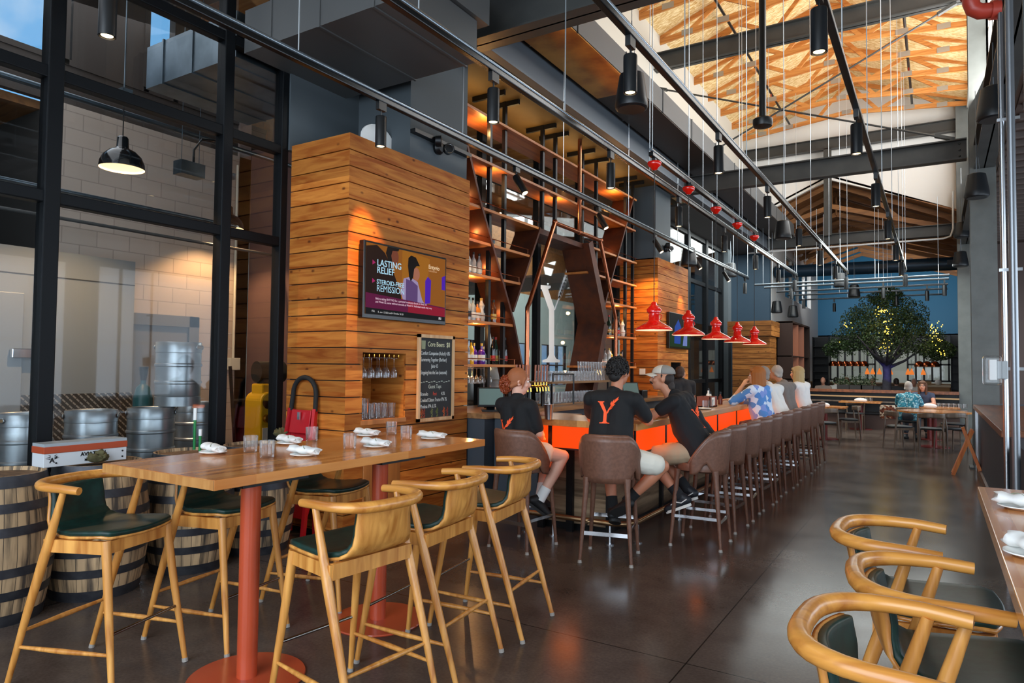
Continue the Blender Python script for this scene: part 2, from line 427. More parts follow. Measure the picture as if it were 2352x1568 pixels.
for a, b in zip(ys[::2], ys[1::2]):
    p_.box(EX1+.06, EX1+.07, a, b, 5.9, 8.55)
    for k in range(4): yy = a+(b-a)*k/3; g.box(EX1+.03, EX1+.1, yy-.03, yy+.03, 5.9, 8.55)
    for z in (5.93, 7.2, 8.52): g.box(EX1+.03, EX1+.1, a, b, z-.03, z+.03)
obj('window_frame', g, WHITE, w, world=True); obj('pane', p_, GLASS, w, world=True)
struct('wall_gable', G().prism([(EX0, YG, 5.9), (-4.9, YG, 6.25), (-2.65, YG, 7.22), (.6, YG, 5.95), (EX1, YG, 5.9), (EX1, YG, EZ), (AX, YG, AZ), (EX0, YG, EZ)], (0, .12, 0)), WHITE)
# lower roof of the hall beyond
g = G()
for xa, za in ((-7.6, 5.1), (2.4, 5.1)):
    g.prism([(xa, YG, za), (-2.65, YG, 7.3), (-2.65, YG, 7.36), (xa, YG, za+.06)], (0, 18, 0))
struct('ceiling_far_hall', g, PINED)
# ceiling over the back bar, aisle ceilings
struct('ceiling_back_bar', G().box(GX-.1, -4.36, 6.41, 12.72, 5.17, 5.22), DECK)
struct('ceiling_north_aisle', G().box(GX-.1, -4.36, 14.64, YG, 5.17, 5.22), mat('dark_soffit', '#3a3b3c', .7))
struct('ceiling_south_aisle', G().box(-5.6, EX0+.4, -4.2, 6.41, 6.0, 6.05).box(EX0-.2, -3.2, -4.2, 5.2, 6.9, 6.95), mat('dark_soffit', '#3a3b3c', .7))
struct('trim_1', G().box(-4.44, -4.36, 6.3, YG, 5.17, 5.72).box(-4.56, -4.24, 6.3, YG, 5.17, 5.19).box(-4.56, -4.24, 6.3, YG, 5.70, 5.72), mat('fascia_grey', '#5d646b', .55))
g = G().box(EX1+.15, 6, -4.2, YG, 4.95, 5.0)
struct('ceiling_east_aisle', g, mat('rust_dark_deck', '#4a3a33', .6))
g = G()
for k in range(60): g.box(EX1+.2, 6, -3.8+k*.42, -3.72+k*.42, 4.88, 4.95)
struct('trim_2', g, mat('deck_rib', '#5f5450', .5))
struct('wall_aisle_end', G().box(EX1+.15, 6, 22.0, 22.15, 0, 7), mat('taupe_wall', '#5b4b46', .6))
# east and south outer walls with big windows
def window(name, along, c, a0, a1, z0, z1, cols, rows, m=BLACK, wd_=.05, dp=.1, glass=GLASS):
    w = sthing(name, (c, (a0+a1)/2, z0) if along == 'y' else ((a0+a1)/2, c, z0)); g = G(); p_ = G()
    def bx(gg, a, b, za, zb, d):
        if along == 'y': gg.box(c-d, c+d, a, b, za, zb)
        else: gg.box(a, b, c-d, c+d, za, zb)
    for a in (cols if isinstance(cols, (list, tuple)) else [a0+(a1-a0)*i/cols for i in range(cols+1)]): bx(g, a-wd_/2, a+wd_/2, z0, z1, dp/2)
    for z in (rows if isinstance(rows, (list, tuple)) else [z0+(z1-z0)*i/rows for i in range(rows+1)]): bx(g, a0, a1, z-wd_/2, z+wd_/2, dp/2)
    bx(p_, a0, a1, z0, z1, .004)
    obj('window_frame', g, m, w, world=True); obj('pane', p_, glass, w, world=True)
    return w
DARKW = mat('charcoal_wall', '#33383d', .6)
struct('wall_east', G().box(5.0, 5.15, -4.2, 22, 0, .5).box(5.0, 5.15, -4.2, 22, 3.6, 5.0), DARKW)
window('window_6', 'y', 5.07, -4.2, 22, .5, 3.6, 12, 2)
struct('wall_south', G().box(-5.6, 6, -4.2, -4.05, 0, .4).box(-5.6, 6, -4.2, -4.05, 6.2, 9.7).box(-5.6, -5, -4.2, -4.05, .4, 6.2).box(2.7, 6, -4.2, -4.05, .4, 6.2), DARKW)
window('window_7', 'x', -4.12, -5, 2.7, .4, 6.2, 6, 3)

# glass wall to the brewhouse, left of the timber pier
w = sthing('window_1', (GX, 2.4, 0)); g = G(); p_ = G()
for y, s_ in ((-4.0, .05), (-2.0, .05), (-.3, .05), (.98, .05), (2.39, .055), (3.805, .05), (4.435, .04)): g.box(GX-.06, GX+.06, y-s_, y+s_, 0, 6.0)
for z in (.06, 2.785, 3.69, 4.55, 5.6): g.box(GX-.05, GX+.05, -4.0, 4.47, z-.045, z+.045)
p_.box(GX-.004, GX+.004, -4.0, 4.45, .05, 6.0)
obj('window_frame', g, mat('mullion_black', '#05080c', .5, .0, spec=.2), w, world=True, bevel=.008); obj('pane', p_, GLASS, w, world=True)
MULL = MATS['mullion_black']
# windows behind the back bar and beyond the second pier
g = G(); p_ = G(); w = sthing('window_2', (GX, 9.5, 0))
for y in (6.45, 7.9, 9.5, 11.01, 12.68): g.box(GX-.05, GX+.05, y-.05, y+.05, 0, 5.17)
for z in (.05, 1.0, 4.32, 5.12): g.box(GX-.04, GX+.04, 6.41, 12.72, z-.04, z+.04)
p_.box(GX-.004, GX+.004, 6.41, 12.72, 1.0, 5.17); g.box(GX-.03, GX+.03, 6.41, 12.72, 0, 1.0)
obj('window_frame', g, MULL, w, world=True); obj('pane', p_, GLASS, w, world=True)
g = G(); p_ = G(); w = sthing('window_3', (GX, 17.5, 0))
for y in (14.7, 17.35, 18.95, 20.6): g.box(GX-.06, GX+.06, y-.09, y+.09, 0, 5.17)
for z in (.05, 1.25, 2.55, 3.9, 5.1): g.box(GX-.04, GX+.04, 14.64, 20.6, z-.05, z+.05)
p_.box(GX-.004, GX+.004, 14.64, 20.6, .05, 5.17)
obj('window_frame', g, MULL, w, world=True); obj('pane', p_, GLASS, w, world=True)
struct('trim_3', G().box(GX-.2, GX+.2, 20.65, 21.0, 0, 6), SLATE)

# brewhouse behind the glass
BWX = -9.0
PINKW = mat('dim_block_wall', '#8f7d76', .7)
struct('wall_brewhouse', G().box(BWX-.2, BWX, 3.9, 6.75, 0, 4.75), CMU)
struct('wall_brewhouse_upper', G().box(BWX-.2, BWX, -4, 7.05, 6.7, 6.95).box(-10.8, BWX-.2, -4, 4.1, 4.65, 4.75), PINED)
struct('wall_brewhouse_recess', G().box(-10.8, -10.6, -4, 4.1, 0, 4.75).box(-10.8, BWX-.1, 3.9, 4.1, 0, 4.75), mat('dark_recess_wall', '#3a3836', .8))
struct('wall_brewhouse_return', G().box(-12.2, BWX, 6.55, 6.75, 0, 6.8), PINKW)
struct('wall_brewhouse_partition', G().box(BWX, -7.6, 6.76, 6.9, 0, 4.9), mat('maroon_grey_wall', '#6b504c', .6))
struct('wall_brewhouse_north', G().box(-12.3, -12.1, 6.75, 40, 0, .9).box(-12.3, -12.1, 6.75, 40, 2.4, 4.1).box(-12.3, -12.1, 6.75, 16, .9, 2.4).box(-12.3, -12.1, 18, 18.5, .9, 2.4).box(-12.3, -12.1, 20.6, 21.5, .9, 2.4).box(-12.3, -12.1, 23.5, 40, .9, 2.4), mat('pale_green_wall', '#aab7b2', .6))
for i, (y, y2) in enumerate(((16, 18), (18.5, 20.6), (21.5, 23.5))): window('window_%d' % (8+i), 'y', -12.2, y, y2, .9, 2.4, 3, 2)
struct('wall_brewhouse_gable', G().box(-12.35, -12.12, 6.75, 40, 4.1, 7), PINED)
struct('wall_brewhouse_south', G().box(-12.2, GX, -4.2, -4.0, 0, 7), PINKW)
struct('wall_brewhouse_end', G().box(-12.2, GX-.2, 39.8, 40, 0, 7), PINKW)
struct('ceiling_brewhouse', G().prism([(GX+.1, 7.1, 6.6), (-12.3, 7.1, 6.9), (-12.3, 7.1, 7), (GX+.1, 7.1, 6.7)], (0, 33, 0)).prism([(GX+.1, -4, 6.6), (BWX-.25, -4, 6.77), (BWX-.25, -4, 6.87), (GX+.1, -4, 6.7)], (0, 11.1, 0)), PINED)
g = G()
for k in range(11): g.bar((GX-.1, -3.6+k*1.9, 6.45), (BWX, -3.6+k*1.9, 6.6), .1, .3)
for k in range(8): g.bar((-6.0, -2.6+k*1.9, 5.3), (-7.4, -2.6+k*1.9, 6.5), .12, .14)
struct('trim_4', g, PINE)
g = G(); p_ = G(); w = sthing('window_4', (BWX, 1, 5.5))
p_.box(BWX-.11, BWX-.1, -4, 7.05, 5.25, 6.7)
g.box(BWX-.15, BWX-.05, -4, 7.05, 4.75, 5.27)
for a, b in ((-4, 2.4), (4.17, 5.08), (5.54, 6.68)): g.box(BWX-.15, BWX-.05, a, b, 5.25, 6.72)
for y in (2.4, 3.3, 4.1, 5.1, 5.52, 6.7): g.box(BWX-.17, BWX-.03, y-.035, y+.035, 5.25, 6.7)
for z in (5.28, 6.68): g.box(BWX-.17, BWX-.03, -4, 7.05, z-.035, z+.035)
obj('window_frame', g, mat('brown_panel', '#3a322d', .7), w, world=True); obj('pane', p_, GLASS, w, world=True)
d = sthing('door_1', (BWX, 5.2, 0))
obj('door_leaf', G().box(BWX, BWX+.05, 4.75, 5.75, 0, 2.1), mat('grey_door', '#77787a', .5), d, world=True)
obj('door_frame', G().box(BWX, BWX+.08, 4.6, 4.75, 0, 2.25).box(BWX, BWX+.08, 5.75, 5.9, 0, 2.25).box(BWX, BWX+.08, 4.6, 5.9, 2.1, 2.25), mat('grey_frame', '#6a6a6a', .5), d, world=True)

# far hall beyond the gable: walls, windows of the open kitchen
struct('wall_far', G().box(-8, 3.2, 34, 34.2, 3.1, 8.5), TEAL)
struct('wall_far_left', G().box(-4.75, -4.6, 23.6, 34, 0, 4.2).box(-4.75, -4.6, 23.6, 26, 4.2, 6.3).box(-4.75, -4.6, 32, 34, 4.2, 6.3).box(-4.75, -4.6, 26, 32, 5.7, 6.3), WHITE)
window('window_13', 'y', -4.68, 26, 32, 4.2, 5.7, 4, 1, WHITE)
struct('wall_far_right', G().box(3.2, 3.35, YG, 34, 0, 6.6), DARKW)
struct('wall_kitchen', G().box(-8, 3.2, 38, 38.15, 0, 3.1), mat('kitchen_wall', '#9aa29f', .5))
struct('ceiling_kitchen', G().box(-8, 3.2, 34.2, 38, 3.1, 3.2), DARKW)
window('window_11', 'x', 34.1, -4.4, -2.3, 1.15, 2.5, 7, [1.15, 1.85, 2.5], wd_=.07)
window('window_12', 'x', 34.1, -1.05, .75, 1.15, 2.5, 6, [1.15, 1.85, 2.5], wd_=.07)
g = G().box(-4.6, 3.2, 34, 34.2, 2.5, 3.15).box(.8, 3.2, 34, 34.2, 0, 2.5)
struct('trim_5', g, DARKW)
for x_ in (-3.2, -1.2, .8): spot((x_, 27.5, 4.0), (x_, 34, 5.6), 260, 1.6, .9, (.95, .97, 1), .1)  # added fill spots that brighten the far wall, no lamps hang here
for x_, y_ in ((-3.4, 22.6), (-1.6, 22.3), (.1, 22.3), (-2.5, 27), (-.3, 27)): spot((x_, y_, 3.5), (x_, y_, 0), 60, 1.5, .6, (1, .85, .65), .05)  # added downward fill for the far hall, without lamp bodies
struct('wall_teal', G().box(-5.75, -4.3, 21.8, 21.95, 2.5, 5.15).box(-5.75, -4.95, 21.8, 21.95, 0, 2.5), mat('shaded_teal_paint', '#08283a', .6))  # darker teal copy: the weaker light on this wall is in its colour
area('kitchen_lights', (-2.4, 36.3, 3.05), (-2.4, 36.3, 0), 8, 2.5, 130, (1, .95, .85))
# ------------------------------------------------------------------ timber piers
def pier(name, label, y0, y1, uy0, uy1, holes):
    P = thing(name, label, 'pier', (CX, (y0+y1)/2, 0))
    TOP, PT = 3.745, .153
    g = G(); ox, oy = CX, (y0+y1)/2
    def rects(a0, a1, z0, z1, hs):
        out = [(a0, a1, z0, z1)]
        for (h0, h1, k0, k1) in hs:
            nw = []
            for (a, b, c, d) in out:
                if h1 <= a or h0 >= b or k1 <= c or k0 >= d: nw.append((a, b, c, d)); continue
                if a < h0: nw.append((a, h0, c, d))
                if h1 < b: nw.append((h1, b, c, d))
                if c < k0: nw.append((max(a, h0), min(b, h1), c, k0))
                if k1 < d: nw.append((max(a, h0), min(b, h1), k1, d))
            out = nw
        return out
    k = 0
    while TOP-(k+1)*PT > -.1:
        z1 = TOP-k*PT-(0 if k == 0 else .005); z0 = max(.06, TOP-(k+1)*PT+.005)
        g.box(GX+.08-ox, CX-ox, y0-oy, y0+.025-oy, z0-TOP, z1-TOP)
        g.box(GX+.08-ox, CX-ox, y1-.025-oy, y1-oy, z0-TOP, z1-TOP)
        for (a, b, c, d) in rects(y0+.025, y1-.025, z0, z1, holes): g.box(CX-.025-ox, CX-ox, a-oy, b-oy, c-TOP, d-TOP)
        k += 1
    obj('board_cladding', g, PLANK, P, (0, 0, TOP))
    c = G(); c.box(GX+.09, CX-.5, y0+.03, y1-.03, .0, TOP-.02)
    for (a, b, cc, d) in rects(y0+.03, y1-.03, 0, TOP-.02, holes): c.box(CX-.5, CX-.03, a, b, cc, d)
    obj('core', c, mat('pier_core', '#1b1511', .8), P, world=True)
    obj('upper_column', G().box(GX+.05, CX-.05, uy0, uy1, TOP-.02, 5.17), SLATE, P, world=True)
    return P
P1 = pier('timber_pier', 'wide pier of horizontal cedar boards beside the glass wall, television and chalkboard on it', 4.498, 6.41, 5.40, 6.41,
          [(4.715, 5.33, 1.07, 1.715), (4.74, 5.27, .12, .86)])
obj('infill_panel', G().box(GX+.02, GX+.08, 4.47, 5.42, 3.7, 5.17), SLATE, P1, world=True)
BOARD = wood_mat('cedar_panel', '#8a5426', '#b97a3e', 'z', .6, .5, .1)
obj('niche_shelf', G().box(CX-.48, CX+.004, 4.70, 5.345, 1.03, 1.072), BOARD, P1, world=True)
obj('niche_lining', G().box(CX-.49, CX-.47, 4.715, 5.33, 1.07, 1.715).box(CX-.48, CX-.02, 4.71, 4.72, 1.07, 1.715).box(CX-.48, CX-.02, 5.325, 5.335, 1.07, 1.715), PLANK, P1, world=True)
obj('cabinet_door', G().box(CX-.03, CX+.006, 4.745, 5.265, .125, .855), BOARD, P1, world=True, bevel=.004)
P2 = pier('timber_pier', 'second pier of horizontal cedar boards at the far end of the back bar', 12.72, 14.64, 12.72, 13.6,
          [(13.5, 14.15, 1.07, 1.715)])
obj('niche_shelf', G().box(CX-.48, CX+.004, 13.48, 14.17, 1.03, 1.072), BOARD, P2, world=True)

# television on the first pier
def tv(y0, y1, z0, z1, label):
    t = thing('television', label, 'television', (CX+.04, (y0+y1)/2, z0))
    obj('housing', G().box(CX+.012, CX+.075, y0, y1, z0, z1), mat('tv_black', '#08090a', .25), t, world=True, bevel=.006)
    obj('wall_mount', G().box(CX+.0, CX+.03, (y0+y1)/2-.2, (y0+y1)/2+.2, (z0+z1)/2-.15, (z0+z1)/2+.15), BLACK, t, world=True)
    return t, CX+.077
t1, tx = tv(4.63, 5.885, 2.035, 2.765, 'flat television showing a woman in a purple vest and large white words')
YA, YB, ZA, ZB = 4.655, 5.865, 2.075, 2.745
def scr(parent, name, pts, col, lift, s=1.0):
    """flat picture element on the screen; pts in 0..1 across and up"""
    g = G().poly([(tx+lift, YA+(YB-YA)*u, ZA+(ZB-ZA)*v) for u, v in pts]); return obj(name, g, emis('screen_'+col[1:], col, s*.62), parent, world=True)
def ell(cx, cy, rx, ry, n=20): return [(cx+rx*math.cos(2*PI*k/n), cy+ry*math.sin(2*PI*k/n)) for k in range(n)]
sc = scr(t1, 'screen', [(0, 0), (1, 0), (1, 1), (0, 1)], '#a8641c', 0)
scr(sc, 'picture_wall', [(.42, .2), (.72, .2), (.78, .95), (.48, 1), (.42, 1)], '#b8741d', .0004)
scr(sc, 'picture_man_coat', [(0, .16), (.42, .16), (.41, .32), (.36, .5), (.29, .72), (.21, .9), (.12, .99), (0, .95)], '#26120e', .0008)
scr(sc, 'picture_man_face', ell(.325, .87, .05, .115), '#8a4a34', .0009)
scr(sc, 'picture_man_hair', [(.22, .9), (.24, 1), (.38, 1), (.37, .965), (.30, .955), (.285, .88), (.30, .78), (.27, .74)], '#1c1210', .001)
scr(sc, 'picture_chair', [(.72, .24), (.79, .26), (.80, .62), (.755, .67), (.72, .6)], '#5a22c8', .0006)
scr(sc, 'picture_chair', [(.95, .5), (1, .5), (1, .74), (.95, .7)], '#5a22c8', .0006)
scr(sc, 'picture_woman_sleeves', [(.41, .36), (.44, .58), (.52, .62), (.62, .56), (.68, .3), (.74, .2), (.68, .16), (.6, .25), (.45, .2)], '#b7a3cf', .0012)
scr(sc, 'picture_woman_vest', [(.47, .16), (.47, .58), (.55, .56), (.62, .5), (.62, .2)], '#6d4f86', .0014)
scr(sc, 'picture_woman_face', ell(.60, .675, .044, .1), '#c07a60', .0017)
scr(sc, 'picture_woman_hair', [(.53, .55), (.505, .62), (.49, .78), (.495, .9), (.53, .945), (.59, .93), (.645, .81), (.60, .80), (.57, .75), (.558, .62)], '#150d0c', .0018)
scr(sc, 'picture_band', [(0, .05), (1, .05), (1, .22), (0, .3)], '#6d1348', .0020)
scr(sc, 'picture_band', [(.5, .06), (1, .06), (1, .2), (.5, .25)], '#a31634', .0021)
scr(sc, 'picture_strip', [(0, 0), (1, 0), (1, .07), (0, .09)], '#101418', .0022)
def tvtext(s, u, v, size, col, bold=.0, st=1.0, sx=1):
    g = textg(s, size, .0004, bold, sx=sx).tr(frame_mat((tx+.0026, YA+(YB-YA)*u, ZA+(ZB-ZA)*v), (0, 1, 0), (0, 0, 1)))
    return obj('lettering', g, emis('screen_'+col[1:], col, st), sc, world=True)
tvtext('LASTING', .12, .70, .088, '#a9d4e8', .0011); tvtext('RELIEF', .12, .595, .088, '#a9d4e8', .0011)
tvtext('STEROID-FREE', .12, .44, .062, '#a9d4e8', .0008); tvtext('REMISSION', .12, .335, .088, '#a9d4e8', 0, sx=.93)
tvtext('Entyvio', .76, .80, .062, '#e8c9a0', .001); tvtext('vedolizumab', .76, .755, .028, '#c99a70')
tvtext('Before taking ENTYVIO for a personal treatment discuss at those 18', .11, .215, .0295, '#e6c4d6', sx=.92)
tvtext('and Week 52, some without steroids at Week 52. Individual results may vary', .11, .17, .0295, '#e6c4d6', sx=.92)
tvtext('FDL', .07, .035, .026, '#c8c8c8'); tvtext('IL. are 1.2 SSDs and 4 October 26 20', .14, .03, .024, '#c8c8c8'); tvtext('FS1', .91, .02, .034, '#e0e0e0', .001)
for v in (.735, .475): scr(sc, 'picture_arrow', [(.07, v-.035), (.105, v), (.07, v+.035)], '#c02a72', .0024)
t2, tx = tv(13.19, 14.53, 1.99, 2.72, 'flat television showing blue sports players on green, on the second pier')
YA, YB, ZA, ZB = 13.215, 14.505, 2.03, 2.7
sc = scr(t2, 'screen', [(0, 0), (1, 0), (1, 1), (0, 1)], '#0f3d12', 0, .8)
scr(sc, 'picture_crowd', [(0, .45), (1, .4), (1, 1), (0, 1)], '#0b1014', .0005)
scr(sc, 'picture_player', [(.2, .1), (.5, .1), (.55, .6), (.4, .85), (.22, .6)], '#1f4fb5', .001)
scr(sc, 'picture_player', [(.62, .05), (.85, .05), (.86, .5), (.72, .6)], '#7f93d8', .001)

# chalkboard
cb = thing('chalkboard', 'tall chalkboard with a light wood frame listing beers, on the first cedar pier', 'chalkboard', (CX, 5.81, 1.0))
y0, y1, z0, z1 = 5.50, 6.12, 1.01, 1.925
f_ = G().box(CX+.002, CX+.03, y0, y0+.035, z0, z1).box(CX+.002, CX+.03, y1-.035, y1, z0, z1).box(CX+.002, CX+.03, y0, y1, z0, z0+.035).box(CX+.002, CX+.03, y0, y1, z1-.035, z1)
obj('frame', f_, wood_mat('pale_frame_wood', '#b98a5c', '#d8b184', 'z', 1, .5, 0), cb, world=True)
bd = obj('slate', G().box(CX+.002, CX+.014, y0+.03, y1-.03, z0+.03, z1-.03), mat('slate_black', '#17191b', .7, col2='#202326', scale=5), cb, world=True)
def chalk(s, u, v, size, col='#dfe3e0', name='chalk_writing', sx=1):
    g = textg(s, size, .0006, -.0002, sx=sx).tr(frame_mat((CX+.0155, y0+u, z0+v), (0, 1, 0), (0, 0, 1)))
    obj(name, g, mat('chalk_'+col[1:], col, .9), bd, world=True)
chalk('Core Beers  $8', .16, .79, .075, '#e2dfb8', sx=.82)
for i, s in enumerate(('Comfort Companion (Kolsch) 4.8%', 'Summering Together (Berliner)', '                  Juice 4.5', 'Stepping Into the Sun (seasonal)')):
    chalk(s, .05, .70-i*.068, .056, sx=.62)
chalk('Guest Taps', .18, .345, .06, '#cfd6c8', sx=.8)
chalk('Bravado', .05, .27, .055, sx=.7); chalk('Fest', .26, .27, .055, '#e0503a', sx=.7); chalk('4.5%', .4, .27, .05, sx=.7)
chalk('Crooked Culture Tractor IPA 7%', .05, .205, .055, sx=.6); chalk('Medusa IPA 6.5%', .05, .14, .055, sx=.7)
gg = G()
for k in range(12): gg.box(CX+.0145, CX+.0155, y0+.05+k*.043, y0+.08+k*.043, z0+.405+.006*(k % 3), z0+.411+.006*(k % 3))
obj('chalk_line', gg, mat('chalk_cfd6c8', '#cfd6c8', .9), bd, world=True)
gg = G().poly([(CX+.0155, y0+.06+u, z0+.76+v) for u, v in ((0, 0), (.06, 0), (.065, .09), (-.005, .09))])
obj('chalk_beer_mug', gg, mat('chalk_mug', '#8a8f72', .9), bd, world=True)
for q, (u, c) in enumerate(((.06, '#b5562c'), (.10, '#8a3a2a'), (.23, '#6d7348'), (.32, '#5f6a3a'), (.44, '#b5562c'), (.5, '#8a3a2a'))):
    gg = G()
    for s_ in range(5):
        gg.poly([(CX+.0155, y0+u+.02*math.sin(s_*1.7), z0+.04+s_*.016), (CX+.0155, y0+u+.035, z0+.045+s_*.018), (CX+.0155, y0+u+.01, z0+.065+s_*.02)])
    obj('chalk_hop_drawing', gg, mat('chalk_hop_'+c[1:], c, .9), bd, world=True)

# things on top of the first pier
o = tag(obj('plaque', G().lathe([(.001, -.01), (.17, -.01), (.17, .01), (.001, .01)], (0, 0, 0), 28, Matrix.Rotation(PI/2, 4, 'Y') @ Matrix.Scale(1.4, 4, (0, 1, 0))), WHITE, loc=(-4.9, 5.2, 3.91), smooth=40), 'white rounded plaque lying on top of the first cedar pier', 'plaque')
el = thing('emergency_light', 'black twin-head emergency light on the slate column above the chalkboard', 'light', (CX-.05, 5.85, 3.98))
obj('base', G().lathe([(.07, 0), (.075, .03), (.05, .07), (0, .08)], n=20, M=Matrix.Rotation(PI/2, 4, 'Y')), BLACK, el, smooth=40)
for s_ in (-1, 1):
    M_ = Matrix.Translation((.09, s_*.09, .02-s_*.02)) @ Matrix.Rotation(-s_*.6, 4, 'Z') @ Matrix.Rotation(PI/2, 4, 'Y')
    h = obj('lamp_head', G().lathe([(.02, -.05), (.055, -.03), (.06, .03), (.05, .032)], n=16, M=M_), BLACK, el, smooth=40)
    obj('reflector', G().lathe([(.0, .02), (.05, .033)], n=16, M=M_, cap=False), CHROME, h)
dup(el, (CX-.05, 13.25, 4.0), label='black twin-head emergency light on the slate column of the second pier')
shadow_strip = struct('shadow_bar', G().box(CX-.05, CX+.02, 5.40, 6.41, 4.02, 4.06), BLACK)  # black strip in place of the dark shadow bar across the column

# ------------------------------------------------------------------ steel frame
def ibeam(x0, x1, y, z0, z1, label, fl=.2, stiff=True):
    g = G().box(x0, x1, y-fl/2, y+fl/2, z0, z0+.022).box(x0, x1, y-fl/2, y+fl/2, z1-.022, z1).box(x0, x1, y-.012, y+.012, z0, z1)
    b = tag(obj('steel_beam', g, DKSTEEL), label, 'beam', 'dark steel cross beams')
    if stiff:
        q = G()
        for i in range(3): q.ball((x1-.1, y-.02, z0+.07+i*(z1-z0-.14)/2), .018, 8, 5)
        obj('bolt', q, DKSTEEL, b)
    return b
ibeam(-5.4, .47, 6.12, 5.15, 5.95, 'nearest and deepest dark steel cross beam, above the first pier', .3, False)
ibeam(-5.4, .47, 13.67, 5.15, 5.50, 'dark bolted steel cross beam at mid hall below the crossed tie rods')
ibeam(-5.4, .47, 21.78, 5.25, 5.56, 'lowest farthest dark steel cross beam under the white gable')
ibeam(-5.0, .60, 13.67, 7.86, 8.22, 'high dark steel cross beam among the roof trusses at mid hall', stiff=False)
ibeam(-5.0, .60, 21.7, 8.04, 8.37, 'high dark steel cross beam against the white gable wall', stiff=False)
tag(obj('steel_post', G().box(-2.75, -2.55, 21.6, 21.78, 5.5, 8.06), DKSTEEL), 'short dark steel post at the middle of the white gable', 'post')
COLM = mat('column_grey', '#6e726f', .5, .1, col2='#636764', scale=4)
def hcol(y, label, zt=8.9, xa=.50, xb=.86):
    c = thing('steel_column', label, 'column', (.68, y, 0), group='dark steel columns on the right')
    obj('shaft', G().box(xa, xb, y-.17, y-.145, 0, zt).box(xa, xb, y+.145, y+.17, 0, zt).box((xa+xb)/2-.012, (xa+xb)/2+.012, y-.15, y+.15, 0, zt), COLM, c, world=True)
    obj('base_plate', G().box(xa-.05, xb+.05, y-.22, y+.22, 0, .03), DKSTEEL, c, world=True)
    return c
hcol(13.67, 'dark steel column at the far end of the blue service counter')
hcol(21.6, 'farthest dark steel column on the right, beyond the blue counter')
hcol(5.62, 'nearest dark steel column at the right edge of the photo', xa=.53, xb=.9)
tag(obj('steel_beam', G().box(.56, .84, -3.8, YG, 4.93, 4.955).box(.56, .84, -3.8, YG, 5.33, 5.355).box(.69, .71, -3.8, YG, 4.93, 5.35), DKSTEEL), 'long dark steel beam running above the right-hand columns', 'beam')
for (a, b, lb) in (((.3, 13.66, 5.52), (-5.0, 13.62, 7.5), 'grey tie rod falling from left to right between two steel beams'), ((.35, 13.64, 7.85), (-4.5, 13.6, 5.6), 'grey tie rod rising from left to right between two steel beams')):
    r_ = thing('tie_rod', lb, 'rod', ((a[0]+b[0])/2, 13.63, 6.5))
    obj('rod', G().cyl(a, b, .018, n=8), DKSTEEL, r_, world=True, smooth=40)
    d_ = (Vector(b)-Vector(a)).normalized()
    for e, s_ in ((a, 1), (b, -1)):
        e = Vector(e); obj('clevis', G().bar(e+d_*s_*.0, e+d_*s_*.3, .05, .09, (0, 1, 0)), DKSTEEL, r_, world=True)

# roof trusses: scissor trusses every 1.22 m
def truss():
    t = thing('roof_truss', 'timber roof truss', 'truss', (AX, 0, EZ), group='timber roof trusses')
    H2 = (EX1-EX0)/2+.1; cy = .045
    zb = lambda x: -.13+.30*(1-abs(x)/H2); zt = lambda x: -.03+(AZ-EZ-.05)*(1-abs(x)/H2)
    for s_ in (-1, 1):
        obj('bottom_chord', G().bar((s_*H2, 0, zb(H2)), (0, 0, zb(0)), cy, .12), PINE, t)
        obj('top_chord', G().bar((s_*H2, 0, zt(H2)), (0, 0, zt(0)), cy, .12), PINE, t)
    wx = [-2.3, -1.55, -.8, 0, .8, 1.55, 2.3]
    for i in range(len(wx)-1):
        a, b = wx[i], wx[i+1]
        p, q = ((a, 0, zb(a)), (b, 0, zt(b))) if i % 2 == 0 else ((a, 0, zt(a)), (b, 0, zb(b)))
        obj('web', G().bar(p, q, cy*.9, .09), PINE, t)
    for x in (-1.55, 0, 1.55, -2.3, 2.3): obj('nail_plate', G().box(x-.12, x+.12, -.028, -.024, zb(x)-.05, zb(x)+.07), mat('galvanised_plate', '#a9a39a', .5, .5), t)
    return t
words_ = ['first', 'second', 'third', 'fourth', 'fifth', 'sixth', 'seventh', 'eighth', 'ninth', 'tenth', 'eleventh', 'twelfth', 'thirteenth', 'fourteenth']
t0 = None
for k in range(12):
    lb = 'timber roof truss, %s in front of the white gable wall' % words_[k]
    if t0 is None: t0 = truss(); t0.location = (AX, 21.3, EZ); t0['label'] = lb
    else: dup(t0, (AX, 21.3-1.22*k, EZ), label=lb)
# lower hall trusses beyond the gable
def truss2():
    t = thing('hall_truss', '', 'truss', (-2.65, 0, 5.2), group='brown trusses of the far hall')
    for s_, e in ((-1, 1.9), (1, 4.85)):
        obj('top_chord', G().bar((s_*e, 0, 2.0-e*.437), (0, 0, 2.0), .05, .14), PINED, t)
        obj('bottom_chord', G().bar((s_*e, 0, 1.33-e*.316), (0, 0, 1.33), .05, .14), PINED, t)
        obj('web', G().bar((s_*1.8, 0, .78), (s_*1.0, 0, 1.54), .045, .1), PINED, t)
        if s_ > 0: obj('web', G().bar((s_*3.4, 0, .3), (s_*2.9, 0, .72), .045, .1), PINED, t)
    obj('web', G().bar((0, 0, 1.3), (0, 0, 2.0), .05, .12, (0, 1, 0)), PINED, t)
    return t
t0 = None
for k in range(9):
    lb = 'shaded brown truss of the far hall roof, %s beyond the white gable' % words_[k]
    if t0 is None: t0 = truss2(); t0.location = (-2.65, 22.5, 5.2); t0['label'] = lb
    else: dup(t0, (-2.65, 22.5+1.25*k, 5.2), label=lb)
